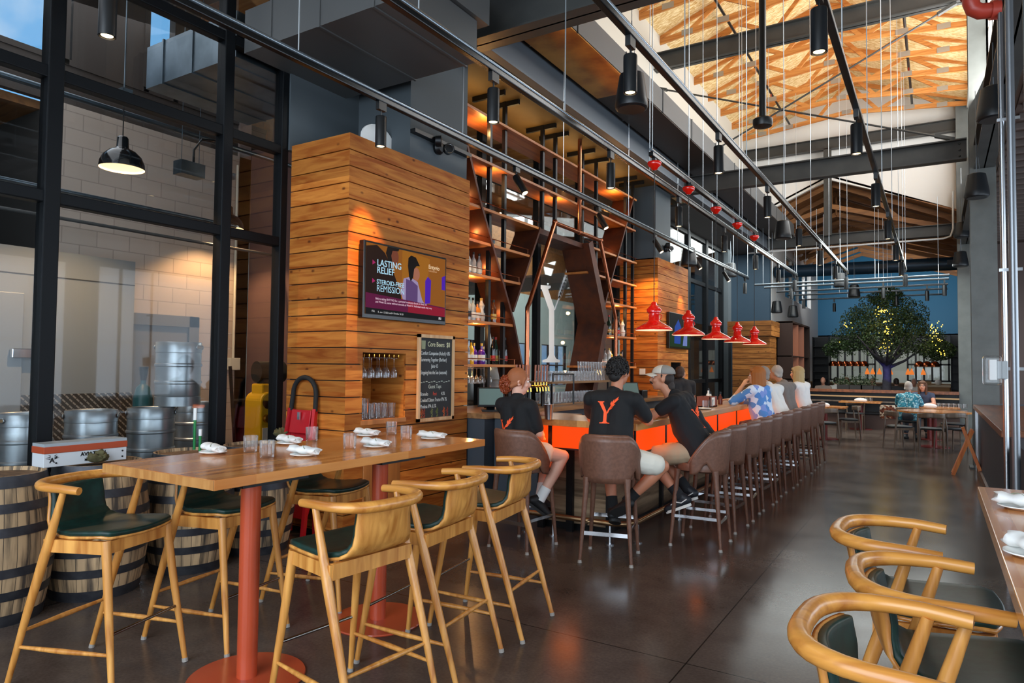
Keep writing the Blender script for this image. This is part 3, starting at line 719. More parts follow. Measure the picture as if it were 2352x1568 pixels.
for x, z, lb in ((-3.7, 9.0, 'black sprinkler pipe above the trusses on the left'), (-.5, 9.0, 'black sprinkler pipe above the trusses on the right')):
    p_ = thing('sprinkler_pipe', lb, 'pipe', (x, 10, z), group='sprinkler pipes in the roof')
    obj('pipe', G().cyl((x, -4, z), (x, 21.8, z), .03, n=8), BLACK, p_, world=True, smooth=40)
    h_ = G()
    for k in range(6): h_.cyl((x, 4+k*3, z), (x, 4+k*3, z-.12), .015, n=6)
    obj('sprinkler_head', h_, mat('red_head', '#a3261c', .4), p_, world=True)

# ------------------------------------------------------------------ ducts
DUCT = mat('painted_duct', '#5a5b5b', .5, .3); GALV = mat('galvanised_duct', '#75848f', .35, .8, col2='#56656f', scale=3)
def duct(name, label, x0, x1, y0, y1, z0, z1, m, along, pitch=.75, shift=0):
    d = thing(name, label, 'duct', ((x0+x1)/2, (y0+y1)/2, z0))
    obj('sheet_body', G().box(x0, x1, y0, y1, z0, z1), m, d, world=True)
    a0, a1 = (x0, x1) if along == 'x' else (y0, y1)
    k = a0+pitch*.6; n_ = 0
    while k < a1-.1:
        s_ = G(); e = .012
        if along == 'x': s_.box(k-e, k+e, y0-e, y1+e, z0-e, z1+e)
        else: s_.box(x0-e, x1+e, k-e, k+e, z0-e, z1+e)
        obj('seam', s_, m, d, world=True); k += pitch
    return d
duct('air_duct', 'big dark grey rectangular duct crossing above the glass wall and first pier', -5.40, -3.66, 3.95, 5.2, 4.46, 4.86, DUCT, 'x', .62)
duct('air_duct', 'galvanised end of the duct inside the brewhouse behind the glass', -7.0, GX-.07, 3.95, 5.2, 4.46, 4.9, GALV, 'x', .5)
tag(obj('duct_riser', G().box(-4.3, -3.62, 4.75, 5.35, 4.87, 6.85), DUCT), 'dark vertical duct riser at the end of the big grey duct', 'duct')
WARMD = mat('warm_reflection_skin', '#e0a04c', .3, .55, col2='#a0622a', scale=2.2, bump=.5)  # warm lamp reflection on the duct, put into the colour
dd = duct('air_duct', 'long dark duct with warm light painted on its underside along the bar', -4.28, -3.62, 6.35, YG, 5.62, 5.97, DUCT, 'y', 1.5)
obj('warm_lit_underside', G().box(-4.27, -3.63, 6.3, 9.2, 5.605, 5.619), WARMD, dd, world=True)
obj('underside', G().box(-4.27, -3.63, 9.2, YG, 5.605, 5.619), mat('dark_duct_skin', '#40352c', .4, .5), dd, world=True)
sd = thing('spiral_duct', 'dark blue round spiral duct crossing the far hall', 'duct', (-2.3, 24, 4.8))
obj('pipe', G().cyl((-4.55, 24, 4.84), (3.15, 24, 4.74), .2, n=24), mat('navy_duct', '#17354a', .4, .2), sd, world=True, smooth=40)
for k in range(9): obj('seam', G().cyl((-4.2+k*.8, 24, 4.835-k*.0103), (-4.17+k*.8, 24, 4.835-k*.0103), .207, n=24), MATS['navy_duct'], sd, world=True, smooth=40)
for k in range(2): obj('grille', G().box(-1.6+k*1.9, -1.25+k*1.9, 23.77, 23.81, 4.72, 4.86), BLACK, sd, world=True)

# ------------------------------------------------------------------ lighting tracks and their lamps
TZ = 4.0
TRM = mat('track_metal', '#0d1114', .25, .3)
def track(label, a, b, hang, top=8.6, k=1.0):
    a = Vector(a); b = Vector(b)
    t = thing('lighting_track', label, 'track', tuple((a+b)/2), group='suspended lighting tracks')
    obj('rail', G().bar(a, b, .055*k, .05*k), TRM, t, world=True, bevel=.008)
    obj('tube', G().cyl(a+Vector((0, 0, .05*k)), b+Vector((0, 0, .05*k)), .02*k, n=10), mat('track_tube', '#8c97a0', .25, .8), t, world=True, smooth=40)
    d = b-a
    for h in hang:
        p = a+d*h
        obj('hanger_wire', G().cyl(p, (p.x, p.y, top), .0055, n=5), mat('hanger_steel', '#c9d3da', .35, .7), t, world=True)
    return t
XT = (-4.25, -3.03, -1.85, -.6)
nm = ('along the cedar pier and back bar', 'above the stools on the left of the bar', 'over the middle of the aisle', 'on the right of the aisle')
for x, lb, top in zip(XT, nm, (5.6, 8.75, 8.75, 8.75)):
    track('black lighting track '+lb, (x, -3.5, TZ), (x, 18.75, TZ), [(v+3.5)/22.25 for v in (1.2, 3.6, 5.8, 8.1, 10.4, 12.9, 15.3, 17.2, 18.7)], top)
track('short black track carrying the red pendant lamps above the bar', (-2.7, 7.25, TZ), (-2.7, 12.6, TZ), (.01, .26, .51, .76, .99), 8.75)
for k, y in enumerate((20.2, 21.0, 22.3, 23.55, 25.2)):
    track('lighting track across the far hall, %s from the front' % words_[k], (-4.4+.1*k, y, 3.98), (.3, y, 3.98), (.05, .35, .65, .95), 6.0, .6)
LB = mat('lamp_black', '#0b0e11', .38)
GLOW = emis('warm_bulb', '#ffd9a0', 9)
def track_lamp():
    t = thing('track_lamp', '', 'lamp', (0, 0, TZ), group='cylinder lamps on the tracks')
    obj('adapter', G().box(-.02, .02, -.05, .05, -.10, -.02), LB, t)
    obj('cord', G().cyl((0, 0, -.1), (0, 0, -.16), .006, n=6), LB, t)
    b = obj('lamp_body', G().lathe([(.0, -.155), (.047, -.155), (.05, -.165), (.05, -.43), (.044, -.432), (.042, -.42), (0, -.42)], n=20), LB, t, smooth=40)
    obj('bulb', G().lathe([(0, -.424), (.034, -.424)], n=16, cap=False), GLOW, b)
    return t
def tilt_lamp():
    t = thing('spot_lamp', '', 'lamp', (0, 0, TZ), group='tilted spot lamps on the tracks')
    obj('adapter', G().box(-.02, .02, -.05, .05, -.08, -.02), LB, t)
    obj('yoke', G().cyl((0, 0, -.08), (0, 0, -.14), .012, n=8), LB, t)
    M_ = Matrix.Translation((0, 0, -.15)) @ Matrix.Rotation(-.55, 4, 'Y')
    b = obj('lamp_body', G().lathe([(.0, .03), (.04, .03), (.045, .02), (.045, -.23), (.0, -.225)], n=20, M=M_), LB, t, smooth=40)
    obj('bulb', G().lathe([(0, -.231), (.036, -.231)], n=16, M=M_, cap=False), GLOW, b)
    return t
L0 = K0 = None
YL = (2.15, 4.55, 6.9, 9.25, 11.65, 14.0, 16.3, 18.4)
yn = ('nearest', 'second', 'third', 'fourth', 'fifth', 'sixth', 'seventh', 'last')
trn = ('track along the cedar pier', 'track left of the bar stools', 'track over the aisle', 'rightmost track')
for ti, x in enumerate(XT):
    for k, y in enumerate(YL):
        tl = ti == 0 and 2 <= k <= 6
        lb = ('%s black %s on the %s' % (yn[k], 'tilted spot lamp' if tl else 'hanging cylinder lamp', trn[ti])).replace('cylinder lamp on the track along', 'cylinder lamp of the track along')
        if tl:
            if K0 is None: K0 = tilt_lamp(); K0.location = (x, y, TZ); K0['label'] = lb
            else: dup(K0, (x, y, TZ), 0, lb)
        else:
            if L0 is None: L0 = track_lamp(); L0.location = (x, y, TZ); L0['label'] = lb
            else: dup(L0, (x, y, TZ), 0, lb)
for k, (x, y) in enumerate(((-3.4, 20.2), (-1.2, 21.0), (.2, 21.0), (-3.6, 23.55), (-2.9, 25.2), (-1.0, 23.55), (-.2, 22.3))):
    dup(L0, (x, y, 3.98), 0, 'small black cylinder lamp on the cross tracks, %s' % ('at far left', 'left of the tree top', 'at the right end', 'behind the brown shelf unit', 'farthest back on the left', 'just left of the tree top', 'above the tree')[k])
spot((-4.27, 4.56, 3.56), (-4.66, 4.95, 1.5), 280, .8, .7, (1, .5, .15))
spot((-4.27, 14.0, 3.56), (-4.66, 14.3, 1.8), 130, .9, .8, (1, .5, .15))
for y in (6.9, 9.25, 11.65): spot((-4.36, y, 3.65), (-5.0, y+.1, 2.6), 30, 1.3)
spot((-4.36, 12.0, 3.65), (-4.9, 12.72, 2.4), 170, 1.3, .7, (1, .48, .12))
for x in XT[1:3]:
    for y in YL[1:6]: spot((x, y, 3.56), (x, y, 0), 26, 1.1)

# red pendant lamps above the bar
RED = mat('red_enamel', '#e3190d', .12, coat=.6)
def red_lamp():
    t = thing('red_pendant_lamp', '', 'lamp', (0, 0, 2.0), group='red enamel pendant lamps above the bar')
    s_ = obj('shade', G().lathe([(.207, 0), (.207, .012), (.185, .035), (.12, .072), (.075, .095), (.062, .11), (.058, .19), (.08, .205), (.082, .235), (.06, .262), (.035, .285), (.03, .31), (.018, .322)], n=36, cap=False), RED, t, smooth=50)
    obj('inner_reflector', G().lathe([(.204, .002), (.18, .03), (.11, .07), (.0, .088)], n=36, cap=False), mat('white_enamel', '#f4efe6', .3, emit='#ffe0b0', es=.8), s_, smooth=50)
    obj('bulb', G().ball((0, 0, .045), .035, 12, 8), emis('pendant_bulb', '#ffe2b8', 8), s_)
    obj('hook_loop', G().tube([(.06+.03*math.sin(a), 0, .15+.03*math.cos(a)) for a in [i*PI/6 for i in range(13)]], .004, 6), RED, s_)
    obj('cord', G().cyl((0, 0, .32), (0, 0, 1.82), .005, n=6), LB, t)
    obj('canopy', G().lathe([(.0, 1.82), (.03, 1.825), (.045, 1.85), (.07, 1.87), (.082, 1.90), (.075, 1.915), (0, 1.92)], n=24), RED, t, smooth=50)
    obj('track_adapter', G().box(-.02, .02, -.03, .03, 1.915, 1.98), LB, t)
    return t
R0 = None
for k, y in enumerate((7.37, 8.63, 9.92, 11.17, 12.38)):
    lb = '%s red pendant lamp above the bar' % ('nearest, largest-looking', 'second from the front', 'middle', 'fourth from the front', 'farthest')[k]
    if R0 is None: R0 = red_lamp(); R0.location = (-2.7, y, 2.02); R0['label'] = lb
    else: dup(R0, (-2.7, y, 2.02), .8*k, lb)
    spot((-2.7, y, 2.05), (-2.7, y, 0), 14, 2.3, .5, (1, .75, .45), .05)

# hanging loudspeakers
SPK = mat('speaker_black', '#13171b', .4)
def speaker():
    t = thing('pendant_speaker', '', 'loudspeaker', (0, 0, 0), group='black pendant loudspeakers')
    obj('cabinet', G().lathe([(0, .19), (.095, .19), (.125, .175), (.165, -.08), (.172, -.15), (.165, -.175), (.14, -.19)], n=14), SPK, t, smooth=30)
    obj('grille', G().lathe([(0, -.182), (.14, -.19), (.148, -.185)], n=28, cap=False), mat('speaker_grille', '#0b0d0f', .7), t)
    obj('suspension_cable', G().cyl((0, 0, .19), (0, 0, .75), .006, n=6).cyl((.05, 0, .19), (0, 0, .75), .003, n=4).cyl((0, 0, .75), (0, 0, 1.5), .004, n=5), mat('cable_grey', '#7d858c', .4, .5), t)
    return t
SP = speaker(); SP.location = (-2.66, 6.58, 4.46); SP['label'] = 'large black pendant loudspeaker above the front end of the bar'
dup(SP, (-2.66, 14.8, 4.46), .4, 'black pendant loudspeaker hanging beyond the bar, left of centre')
for k, (px, py, X_) in enumerate(((2282, 238, .58), (2243, 427, .56), (2209, 528, .55), (2206, 595, .53))):
    p = at(px, py, x=X_); dup(SP, (X_, p.y, p.z), .3*k, 'black pendant loudspeaker by the right-hand columns, %s' % ('nearest of four', 'second of four from the front', 'third of four from the front', 'farthest and lowest of four')[k])
for k, (px, py, Y_) in enumerate(((1930, 643, 20.6), (1962, 668, 23.0), (1784, 705, 22.8), (1821, 715, 23.5))):
    p = at(px, py, y=Y_); dup(SP, (p.x, Y_, p.z), .3*k, 'small far pendant loudspeaker %s' % ('above the tree on the left', 'just above the tree top', 'before the white wall, left one', 'before the white wall, right one')[k])
for k, (px, py, Y_) in enumerate(((1582, 590, 13.9), (1678, 620, 19.0))):
    p = at(px, py, y=Y_); dup(SP, (p.x, Y_, p.z), .3*k, 'black pendant loudspeaker %s' % ('in front of the window beyond the second pier', 'by the dark teal wall')[k])
cp = thing('camera_pole', 'long black drop pole with a small disc-shaped device at its end', 'pole', (-1.9, 9.2, 4.8))
obj('pole', G().cyl((-1.9, 9.22, 4.9), (-1.9, 9.22, 9.5), .045, n=14), LB, cp, world=True, smooth=40)
obj('device', G().lathe([(0, 4.74), (.05, 4.75), (.115, 4.77), (.125, 4.80), (.125, 4.86), (.1, 4.88), (.045, 4.9), (.045, 4.95)], (-1.9, 9.22, 0), 22), LB, cp, world=True, smooth=40)
# service pipes by the right-hand column
cd_ = thing('conduit', 'left of two upright grey conduits at the right edge, holding the alarm strobe', 'pipe', (.46, 6.6, 0))
obj('pipe', G().cyl((.46, 6.62, 0), (.46, 6.62, 5.0), .019, n=12), STEEL, cd_, world=True, smooth=40)
for z in (1.62, 2.4, 3.6): obj('clamp', G().box(.43, .58, 6.6, 6.64, z-.012, z+.012), STEEL, cd_, world=True)
cd_ = thing('conduit', 'right of two upright grey conduits at the right edge', 'pipe', (.48, 6.1, 0))
obj('pipe', G().cyl((.48, 6.1, 0), (.48, 6.1, 5.0), .026, n=12), mat('grey_conduit', '#8f9398', .35, .7), cd_, world=True, smooth=40)
st = thing('alarm_strobe', 'clear plastic cage with a white strobe light, clamped to a conduit', 'alarm', (.42, 6.55, 1.6))
obj('strobe', G().box(.35, .40, 6.5, 6.58, 1.53, 1.69), WHITE, st, world=True, bevel=.006)
obj('clear_cage', G().box(.31, .43, 6.46, 6.62, 1.49, 1.72), CLEAR, st, world=True, bevel=.02)
obj('junction_box', G().box(.40, .47, 6.5, 6.6, 1.54, 1.68), mat('grey_plastic', '#b7bcbe', .5), st, world=True, bevel=.006)
rp_ = thing('sprinkler_main', 'black drop pipe with a red elbow near the top right corner', 'pipe', (.3, 6.6, 4.6))
obj('drop_pipe', G().cyl((.27, 6.6, 4.66), (.27, 6.6, 8.6), .05, n=16), LB, rp_, world=True, smooth=40)
obj('red_elbow', G().tube([(.27, 6.6, 4.68), (.27, 6.6, 4.6), (.285, 6.61, 4.55), (.33, 6.62, 4.52), (.45, 6.66, 4.52)], .062, 16).cyl((.27, 6.6, 4.64), (.27, 6.6, 4.70), .075, n=16).cyl((.40, 6.645, 4.52), (.46, 6.66, 4.52), .075, n=16), mat('sprinkler_red', '#b23c2c', .4), rp_, world=True, smooth=40)
tag(obj('horizontal_conduit', G().tube([(-4.9, 21.6, 5.15), (.2, 21.6, 5.15), (.36, 21.6, 5.2), (.42, 21.6, 5.4), (.42, 21.6, 6.4)], .025, 8), mat('white_conduit', '#d5d8d8', .4), smooth=40), 'pale conduit along the lowest far beam, bending up at its right end', 'pipe')
# ------------------------------------------------------------------ the bar
ZB = 1.11; BX, BY = -2.21, 5.62
BARTOP = butcher_mat('bar_top_wood', '#8f5f30', '#d09a58', .3, .09)
DKPLANK = plank_mat('dark_bar_boards', '#66543f', '#948066', '#33291f', .17, .5, False)
bar = thing('bar_counter', 'long wooden bar with glowing orange panels under its top', 'bar', (BX, BY, 0))
obj('bar_top', G().prism([(-3.45, BY, ZB-.06), (BX, BY, ZB-.06), (BX, 13.6, ZB-.06), (-2.92, 13.6, ZB-.06), (-2.92, 6.3, ZB-.06), (-3.45, 6.3, ZB-.06)], (0, 0, .06)), BARTOP, bar, world=True, bevel=.005)
obj('base', G().box(-3.4, -2.62, 6.02, 6.3, .08, .82).box(-2.9, -2.62, 6.3, 13.5, .08, .82), DKPLANK, bar, world=True)
obj('toe_kick', G().box(-3.4, -2.68, 6.08, 6.3, 0, .08).box(-2.9, -2.68, 6.3, 13.5, 0, .08), BLACK, bar, world=True)
ORG = emis('orange_light_panel', '#ff4a0c', 1.0)
g = G()
ys = [BY+.06]+[6.45+.92*k for k in range(8)]
for a, b in zip(ys[:-1], ys[1:]):
    obj('light_panel', G().box(BX-.1, BX-.03, a+.02, b-.02, .85, ZB-.065), ORG, bar, world=True)
    g.box(BX-.09, BX-.025, b-.02, b+.02, .84, ZB-.06)
    g.bar((BX-.06, b, .845), (-2.64, b, .845), .03, .03)
for a, b in ((-3.4, -3.1), (-3.06, BX-.04)):
    obj('light_panel', G().box(a, b, BY+.03, BY+.1, .85, ZB-.065), ORG, bar, world=True)
g.box(-3.1, -3.06, BY+.025, BY+.1, .84, ZB-.06); g.box(BX-.1, BX-.03, BY+.03, BY+.06, .84, ZB-.06)
g.box(-3.42, BX-.03, BY+.025, BY+.11, .835, .85); g.box(BX-.11, BX-.025, BY+.03, 13.5, .835, .85)
for x in (-3.4, -3.08, -2.66): g.box(x, x+.07, 5.98, 6.02, 0, .84)
for k in range(8): g.box(-2.62, -2.585, 6.4+.92*k, 6.46+.92*k, 0, .84)
obj('bracket', g, BLACK, bar, world=True)
fr = thing('foot_rail', 'metal foot rail on short posts around the front of the bar', 'rail', (BX, BY, 0))
obj('rail', G().tube([(-3.5, 5.76, .19), (-2.5, 5.76, .19), (-2.38, 5.82, .19), (-2.335, 5.95, .19), (-2.335, 13.4, .19)], .025, 12), mat('worn_bronze', '#9a7a58', .3, .9), fr, world=True, smooth=40)
for x, y in ((-3.4, 5.76), (-3.1, 5.76), (-2.52, 5.76), (-2.335, 5.97), (-2.335, 7.15), (-2.335, 8.4), (-2.335, 9.7), (-2.335, 11), (-2.335, 12.3)):
    obj('post', G().cyl((x, y, .0), (x, y, .19), .013, n=8).cyl((x, y, 0), (x, y, .01), .04, n=12), STEEL, fr, world=True, smooth=40)
area('bar_panel_glow', (BX-.02, 9.2, .96), (0, 9.2, .5), 7, .15, 14, (1, .22, .03))
area('bar_panel_glow', (-2.9, BY+.02, .96), (-2.9, 3, .5), 1.5, .15, 5, (1, .22, .03))

rt = thing('side_counter', 'slate blue side counter with a wooden top at the left end of the bar', 'counter', (-4.0, 6.8, 0))
obj('cabinet', G().box(-4.34, -3.5, 6.62, 7.1, 0, 1.0), mat('slate_cabinet', '#3b444d', .55), rt, world=True)
obj('counter_top', G().box(-4.34, -3.47, 6.58, 7.12, 1.0, 1.06), wood_mat('counter_wood_side', '#7c5a3a', '#a57b50', 'x', 1, .35), rt, world=True)
# back counter with its own wooden top
bc = thing('back_counter', 'slate blue back counter with a wooden top behind the bar', 'counter', (-4.85, 9.5, 0))
obj('cabinet', G().box(GX+.08, -4.36, 6.44, 12.70, .0, 1.0), mat('slate_cabinet', '#3b444d', .55), bc, world=True)
obj('counter_top', G().box(GX+.08, -4.32, 6.42, 12.71, 1.0, 1.06), wood_mat('counter_wood', '#7c5a3a', '#a57b50', 'y', 1, .35), bc, world=True)
ub = thing('underbar_station', 'stainless underbar workstation behind the front end of the bar', 'counter', (-3.6, 8, 0))
obj('steel_top', G().box(-3.5, -3.0, 6.35, 12.6, .86, .9), STEEL, ub, world=True)
obj('steel_body', G().box(-3.45, -3.0, 6.4, 12.55, .1, .86), mat('dull_steel', '#55585a', .4, .7), ub, world=True)
g = G()
for k in range(9): g.cyl((-3.3, 6.6+k*.22, .9), (-3.3, 6.6+k*.22, 1.02), .035, n=10)
obj('speed_rail_bottle_necks', g, BLACK, ub, world=True)

# ------------------------------------------------------------------ back bar shelving
SHW = wood_mat('orange_shelf_wood', '#a45a24', '#cf8440', 'y', .7, .45, .1)
RUST = mat('rusty_dark_steel', '#5e2f18', .5, .35, col2='#44241a', scale=5)
XF, XB = -4.85, -5.26
sh = thing('back_bar_shelving', 'tall back bar shelving of orange wood boards and rusty slanted steel fins', 'shelf', (XF, 9.5, 1.06))
SH = [(4.82, 6.43, 12.28), (4.22, 6.43, 12.24), (3.61, 6.43, 8.53), (3.61, 9.95, 12.3), (3.17, 6.43, 8.26), (3.17, 10.1, 12.3), (2.75, 6.43, 8.03), (2.75, 10.4, 12.3), (2.165, 6.43, 7.86), (2.165, 10.56, 12.3), (1.62, 6.43, 7.93), (1.62, 10.2, 12.3)]
for z, a, b in SH:
    s_ = obj('shelf', G().box(XB, XF, a, b, z-.035, z), SHW, sh, world=True, bevel=.003)
    if z < 4.1: obj('gallery_rail', G().cyl((XF-.01, a, z+.07), (XF-.01, b, z+.07), .006, n=6).cyl((XF-.01, a+.3, z), (XF-.01, a+.3, z+.07), .005, n=5).cyl((XF-.01, b-.05, z), (XF-.01, b-.05, z+.07), .005, n=5), COPPER, s_, world=True)
FINS = [((6.55, 4.6), (7.0, 3.654)), ((7.0, 3.654), (7.82, 2.2)), ((7.82, 2.2), (8.26, 1.08)), ((8.53, 3.6), (7.8, 2.34)),
        ((9.95, 3.6), (10.59, 2.34)), ((10.59, 2.34), (10.08, 1.08)), ((12.1, 4.82), (11.36, 3.61)), ((11.36, 3.61), (10.59, 2.34))]
for i, (a, b) in enumerate(FINS):
    p = Vector((0, a[0], a[1])); q = Vector((0, b[0], b[1])); nn = (q-p).cross(Vector((1, 0, 0))).normalized()*.018
    big = i in (4, 5)
    x0 = XB+.02; x1 = XF+(.02 if not big else .10)
    f_ = obj('fin', G().prism([(x0, *(p+nn)[1:]), (x0, *(p-nn)[1:]), (x0, *(q-nn)[1:]), (x0, *(q+nn)[1:])], (x1-x0, 0, 0)), RUST, sh, world=True)
    if big:
        nn *= 7
        obj('flange', G().prism([(x1, *(p+nn*.3)[1:]), (x1, *(p-nn)[1:]), (x1, *(q-nn)[1:]), (x1, *(q+nn*.3)[1:])], (.02, 0, 0)), RUST, f_, world=True)
obj('header', G().box(XB, XF, 8.5, 9.98, 3.52, 3.6), RUST, sh, world=True)
for y, z0 in ((7.32, 1.06), (7.68, 1.06), (8.72, 3.6), (9.12, 3.6), (10.06, 3.6), (10.6, 1.06), (12.26, 1.06), (11.9, 1.06)):
    p_ = obj('post', G().box(-4.95, -4.90, y-.025, y+.025, z0, 5.17), BLACK, sh, world=True)
    obj('ceiling_bracket', G().box(-5.2, -4.70, y-.02, y+.02, 5.10, 5.165), BLACK, p_, world=True)
cpf = thing('copper_pipe_frame', 'copper pipes bent into an open hexagon in front of the shelves', 'pipe', (-4.72, 9.5, 1.06))
XP = -4.72
def cp_(pts, nm='pipe'): obj(nm, G().tube([(XP, y, z) for y, z in pts], .032, 12), COPPER, cpf, world=True, smooth=40)
cp_([(8.75, 3.72), (8.03, 2.46), (7.98, 2.40), (7.98, 2.30), (7.98, 1.06)]); cp_([(10.33, 3.70), (10.98, 2.46), (11.0, 2.40), (11.0, 1.06)]); cp_([(8.75, 3.70), (10.36, 3.70)]); cp_([(9.55, 3.70), (9.55, 5.165)])
obj('joint', G().ball((XP, 8.75, 3.71), .045, 12, 8).ball((XP, 10.35, 3.70), .045, 12, 8).ball((XP, 9.55, 3.70), .042, 12, 8), COPPER, cpf, world=True, smooth=40)
for y, z in ((7.0, 3.66), (7.24, 3.22), (7.49, 2.80), (7.78, 2.2), (11.4, 3.66)):
    point((-5.05, y-.12, z+.06), 2.6, (1, .5, .16), .02)
for y, z, e in ((7.0, 2.62, 5), (7.1, 2.05, 5), (11.6, 2.62, 4), (11.4, 2.05, 4), (11.5, 1.5, 4), (7.0, 1.5, 4), (9.2, 4.05, 9), (11.4, 4.65, 8), (7.2, 4.65, 8), (7.4, 4.05, 7)):
    point((-4.95, y, z), e, (1, .52, .18), .03)
area('shelf_top_glow', (-5.05, 9.4, 4.86), (-5.05, 9.4, 6), .25, 5.5, 16, (1, .6, .22))
for y in (8.7, 9.6): point((-4.7, y, 1.78), 3, (1, .8, .6), .05)
# white etched letter on the window
g = G(); XE = GX+.008
def pp(pts): g.poly([(XE, *at(px, py, x=GX)[1:]) for px, py in pts])
pp([(1237, 654), (1264, 656), (1264, 661), (1258, 664), (1272, 706), (1272, 814), (1276, 823), (1285, 827), (1285, 832), (1245, 832), (1245, 827), (1256, 823), (1260, 814), (1260, 712), (1243, 664), (1237, 661)])
for k in range(8):
    t = k/8; x0, y0 = 1284+t*22, 690-t*64
    pp([(x0, y0), (x0+5, y0-9), (x0+11, y0-22), (x0+5, y0-10)]); pp([(x0, y0), (x0-3, y0-11), (x0-1, y0-24), (x0+1, y0-10)])
pp([(1271, 712), (1274, 712), (1312, 606), (1310, 606)])
tag(obj('window_emblem', g, mat('frosted_white', '#f0f4f4', .8)), 'large white letter Y with a wheat ear on the window behind the bar', 'sign')

# bottles
def bottle(prof, glass, labelc, capc, lz):
    b = thing('bottle', '', 'bottle', (0, 0, 0))
    r = max(p[0] for p in prof)
    obj('glass_body', G().lathe(prof, n=12), glass, b, smooth=40)
    obj('label', G().lathe([(r+.0015, lz[0]), (r+.0015, lz[1])], n=12, cap=False), labelc, b, smooth=40)
    top = prof[-1]
    obj('cap', G().lathe([(top[0]+.003, top[1]-.025), (top[0]+.003, top[1]+.008), (0, top[1]+.009)], n=10), capc, b, smooth=40)
    return b
def bg(name, c, rough=.08, t=0): return mat(name, c, rough, coat=.6)
PR = {'round': [(0, 0), (.038, 0), (.04, .01), (.04, .18), (.03, .215), (.014, .24), (.013, .30)], 'square': [(0, 0), (.046, 0), (.048, .01), (.048, .15), (.04, .175), (.015, .195), (.014, .26)],
      'tall': [(0, 0), (.034, 0), (.036, .01), (.036, .2), (.028, .25), (.014, .29), (.013, .36)], 'squat': [(0, 0), (.055, 0), (.058, .012), (.056, .11), (.035, .15), (.016, .165), (.016, .22)],
      'flask': [(0, 0), (.03, 0), (.045, .02), (.05, .07), (.03, .17), (.045, .22), (.02, .27), (.016, .31)]}
whl = mat('paper_label_white', '#e8e4d8', .6); bkl = mat('paper_label_black', '#16130f', .5); gdl = mat('paper_label_gold', '#c9a548', .4); rdl = mat('paper_label_red', '#b0231c', .5)
KND = [('clear', 'round', glass_mat('bottle_clear', (.97, .98, .98), 1.0, .04, 1.7, .3), whl, bkl), ('amber', 'square', bg('bottle_amber', '#d9822a'), whl, bkl), ('dark green', 'tall', bg('bottle_green', '#1d3322'), gdl, rdl),
       ('purple', 'square', bg('bottle_purple', '#4b1f8a'), whl, mat('cap_gold', '#b58a3a', .3, .8)), ('golden', 'round', bg('bottle_gold', '#f0b82a'), whl, bkl), ('white', 'flask', bg('bottle_white', '#e8e0d2'), whl, gdl),
       ('dark', 'tall', bg('bottle_dark', '#1a1210'), rdl, bkl), ('orange', 'squat', bg('bottle_orange', '#e07018'), whl, gdl), ('brown', 'round', bg('bottle_brown', '#5e2f12'), gdl, bkl), ('clear squat', 'squat', MATS['bottle_clear'], bkl, whl)]
PROTO = {}
ordn = ['leftmost', 'second from the left', 'third from the left', 'fourth from the left', 'fifth from the left', 'sixth from the left', 'seventh from the left', 'eighth from the left', 'ninth from the left', 'tenth from the left', 'eleventh from the left', 'twelfth from the left', 'thirteenth from the left']
def put_bottles(ys, z, kinds, where, x=-5.0):
    for i, (y, k) in enumerate(zip(ys, kinds)):
        nm_, pr, gm, lm, cm = KND[k]
        lb = '%s bottle, %s on the %s' % (nm_, ordn[i], where)
        loc = (x+random.uniform(-.05, .05), y, z)
        if k not in PROTO:
            PROTO[k] = bottle(PR[pr], gm, lm, cm, (.05, .12)); PROTO[k].location = loc; PROTO[k]['label'] = lb; PROTO[k]['group'] = 'liquor bottles on the back bar'
        else: dup(PROTO[k], loc, random.uniform(0, 6), lb, 'liquor bottles on the back bar')
put_bottles((7.0, 7.14, 7.28), 2.75, (0, 0, 0), 'upper left liquor shelf')
put_bottles((6.98, 7.07, 7.16, 7.25, 7.34, 7.43, 7.52, 7.62), 2.165, (9, 0, 0, 1, 5, 6, 8, 0), 'middle left liquor shelf')
put_bottles((6.96, 7.05, 7.14, 7.23, 7.32, 7.41, 7.5, 7.59, 7.68, 7.77, 7.86), 1.62, (0, 4, 3, 3, 9, 7, 2, 6, 2, 0, 6), 'lower left liquor shelf')
put_bottles((10.72, 10.85, 10.98, 11.13, 11.27, 11.4, 11.55, 11.7, 11.85, 12.0), 2.165, (4, 3, 5, 6, 2, 0, 8, 6, 5, 7), 'middle right liquor shelf')
put_bottles((10.4, 10.52, 10.64, 10.77, 10.9, 11.15, 11.28, 11.4, 11.53, 11.66, 11.8, 11.94, 12.08), 1.62, (1, 8, 0, 4, 7, 0, 5, 1, 4, 0, 7, 1, 0), 'lower right liquor shelf')

# stemware hanging below the shelf, beer glasses in the racks
def wineglass():
    t = obj('wine_glass', G().lathe([(0, 0), (.034, -.002), (.034, -.005), (.005, -.01), (.004, -.09), (.022, -.11), (.036, -.15), (.032, -.2), (.03, -.2), (.034, -.15), (.02, -.113), (0, -.1)], n=14), CLEAR, smooth=50)
    return tag(t, '', 'glass')
def pint():
    t = obj('beer_glass', G().lathe([(0, 0), (.03, 0), (.041, .145), (.039, .145), (.029, .012), (0, .012)], n=12), CLEAR, smooth=50)
    return tag(t, '', 'glass')
def spread(proto, locs, labels, group):
    for i, (l_, lb) in enumerate(zip(locs, labels)):
        if i == 0: o = proto
        else: o = proto.copy(); COL.objects.link(o)
        o.location = l_; o['label'] = lb; o['group'] = group
spread(wineglass(), [(-4.95, 6.82+k*.1, 1.575) for k in range(7)], ['wine glass hanging upside down under the lower left liquor shelf, %s' % ordn[k] for k in range(7)], 'wine glasses hanging under the left shelf')
rk = thing('glass_rack', 'two-tier wooden rack full of beer glasses on the back counter', 'rack', (-4.62, 9.2, 1.06))
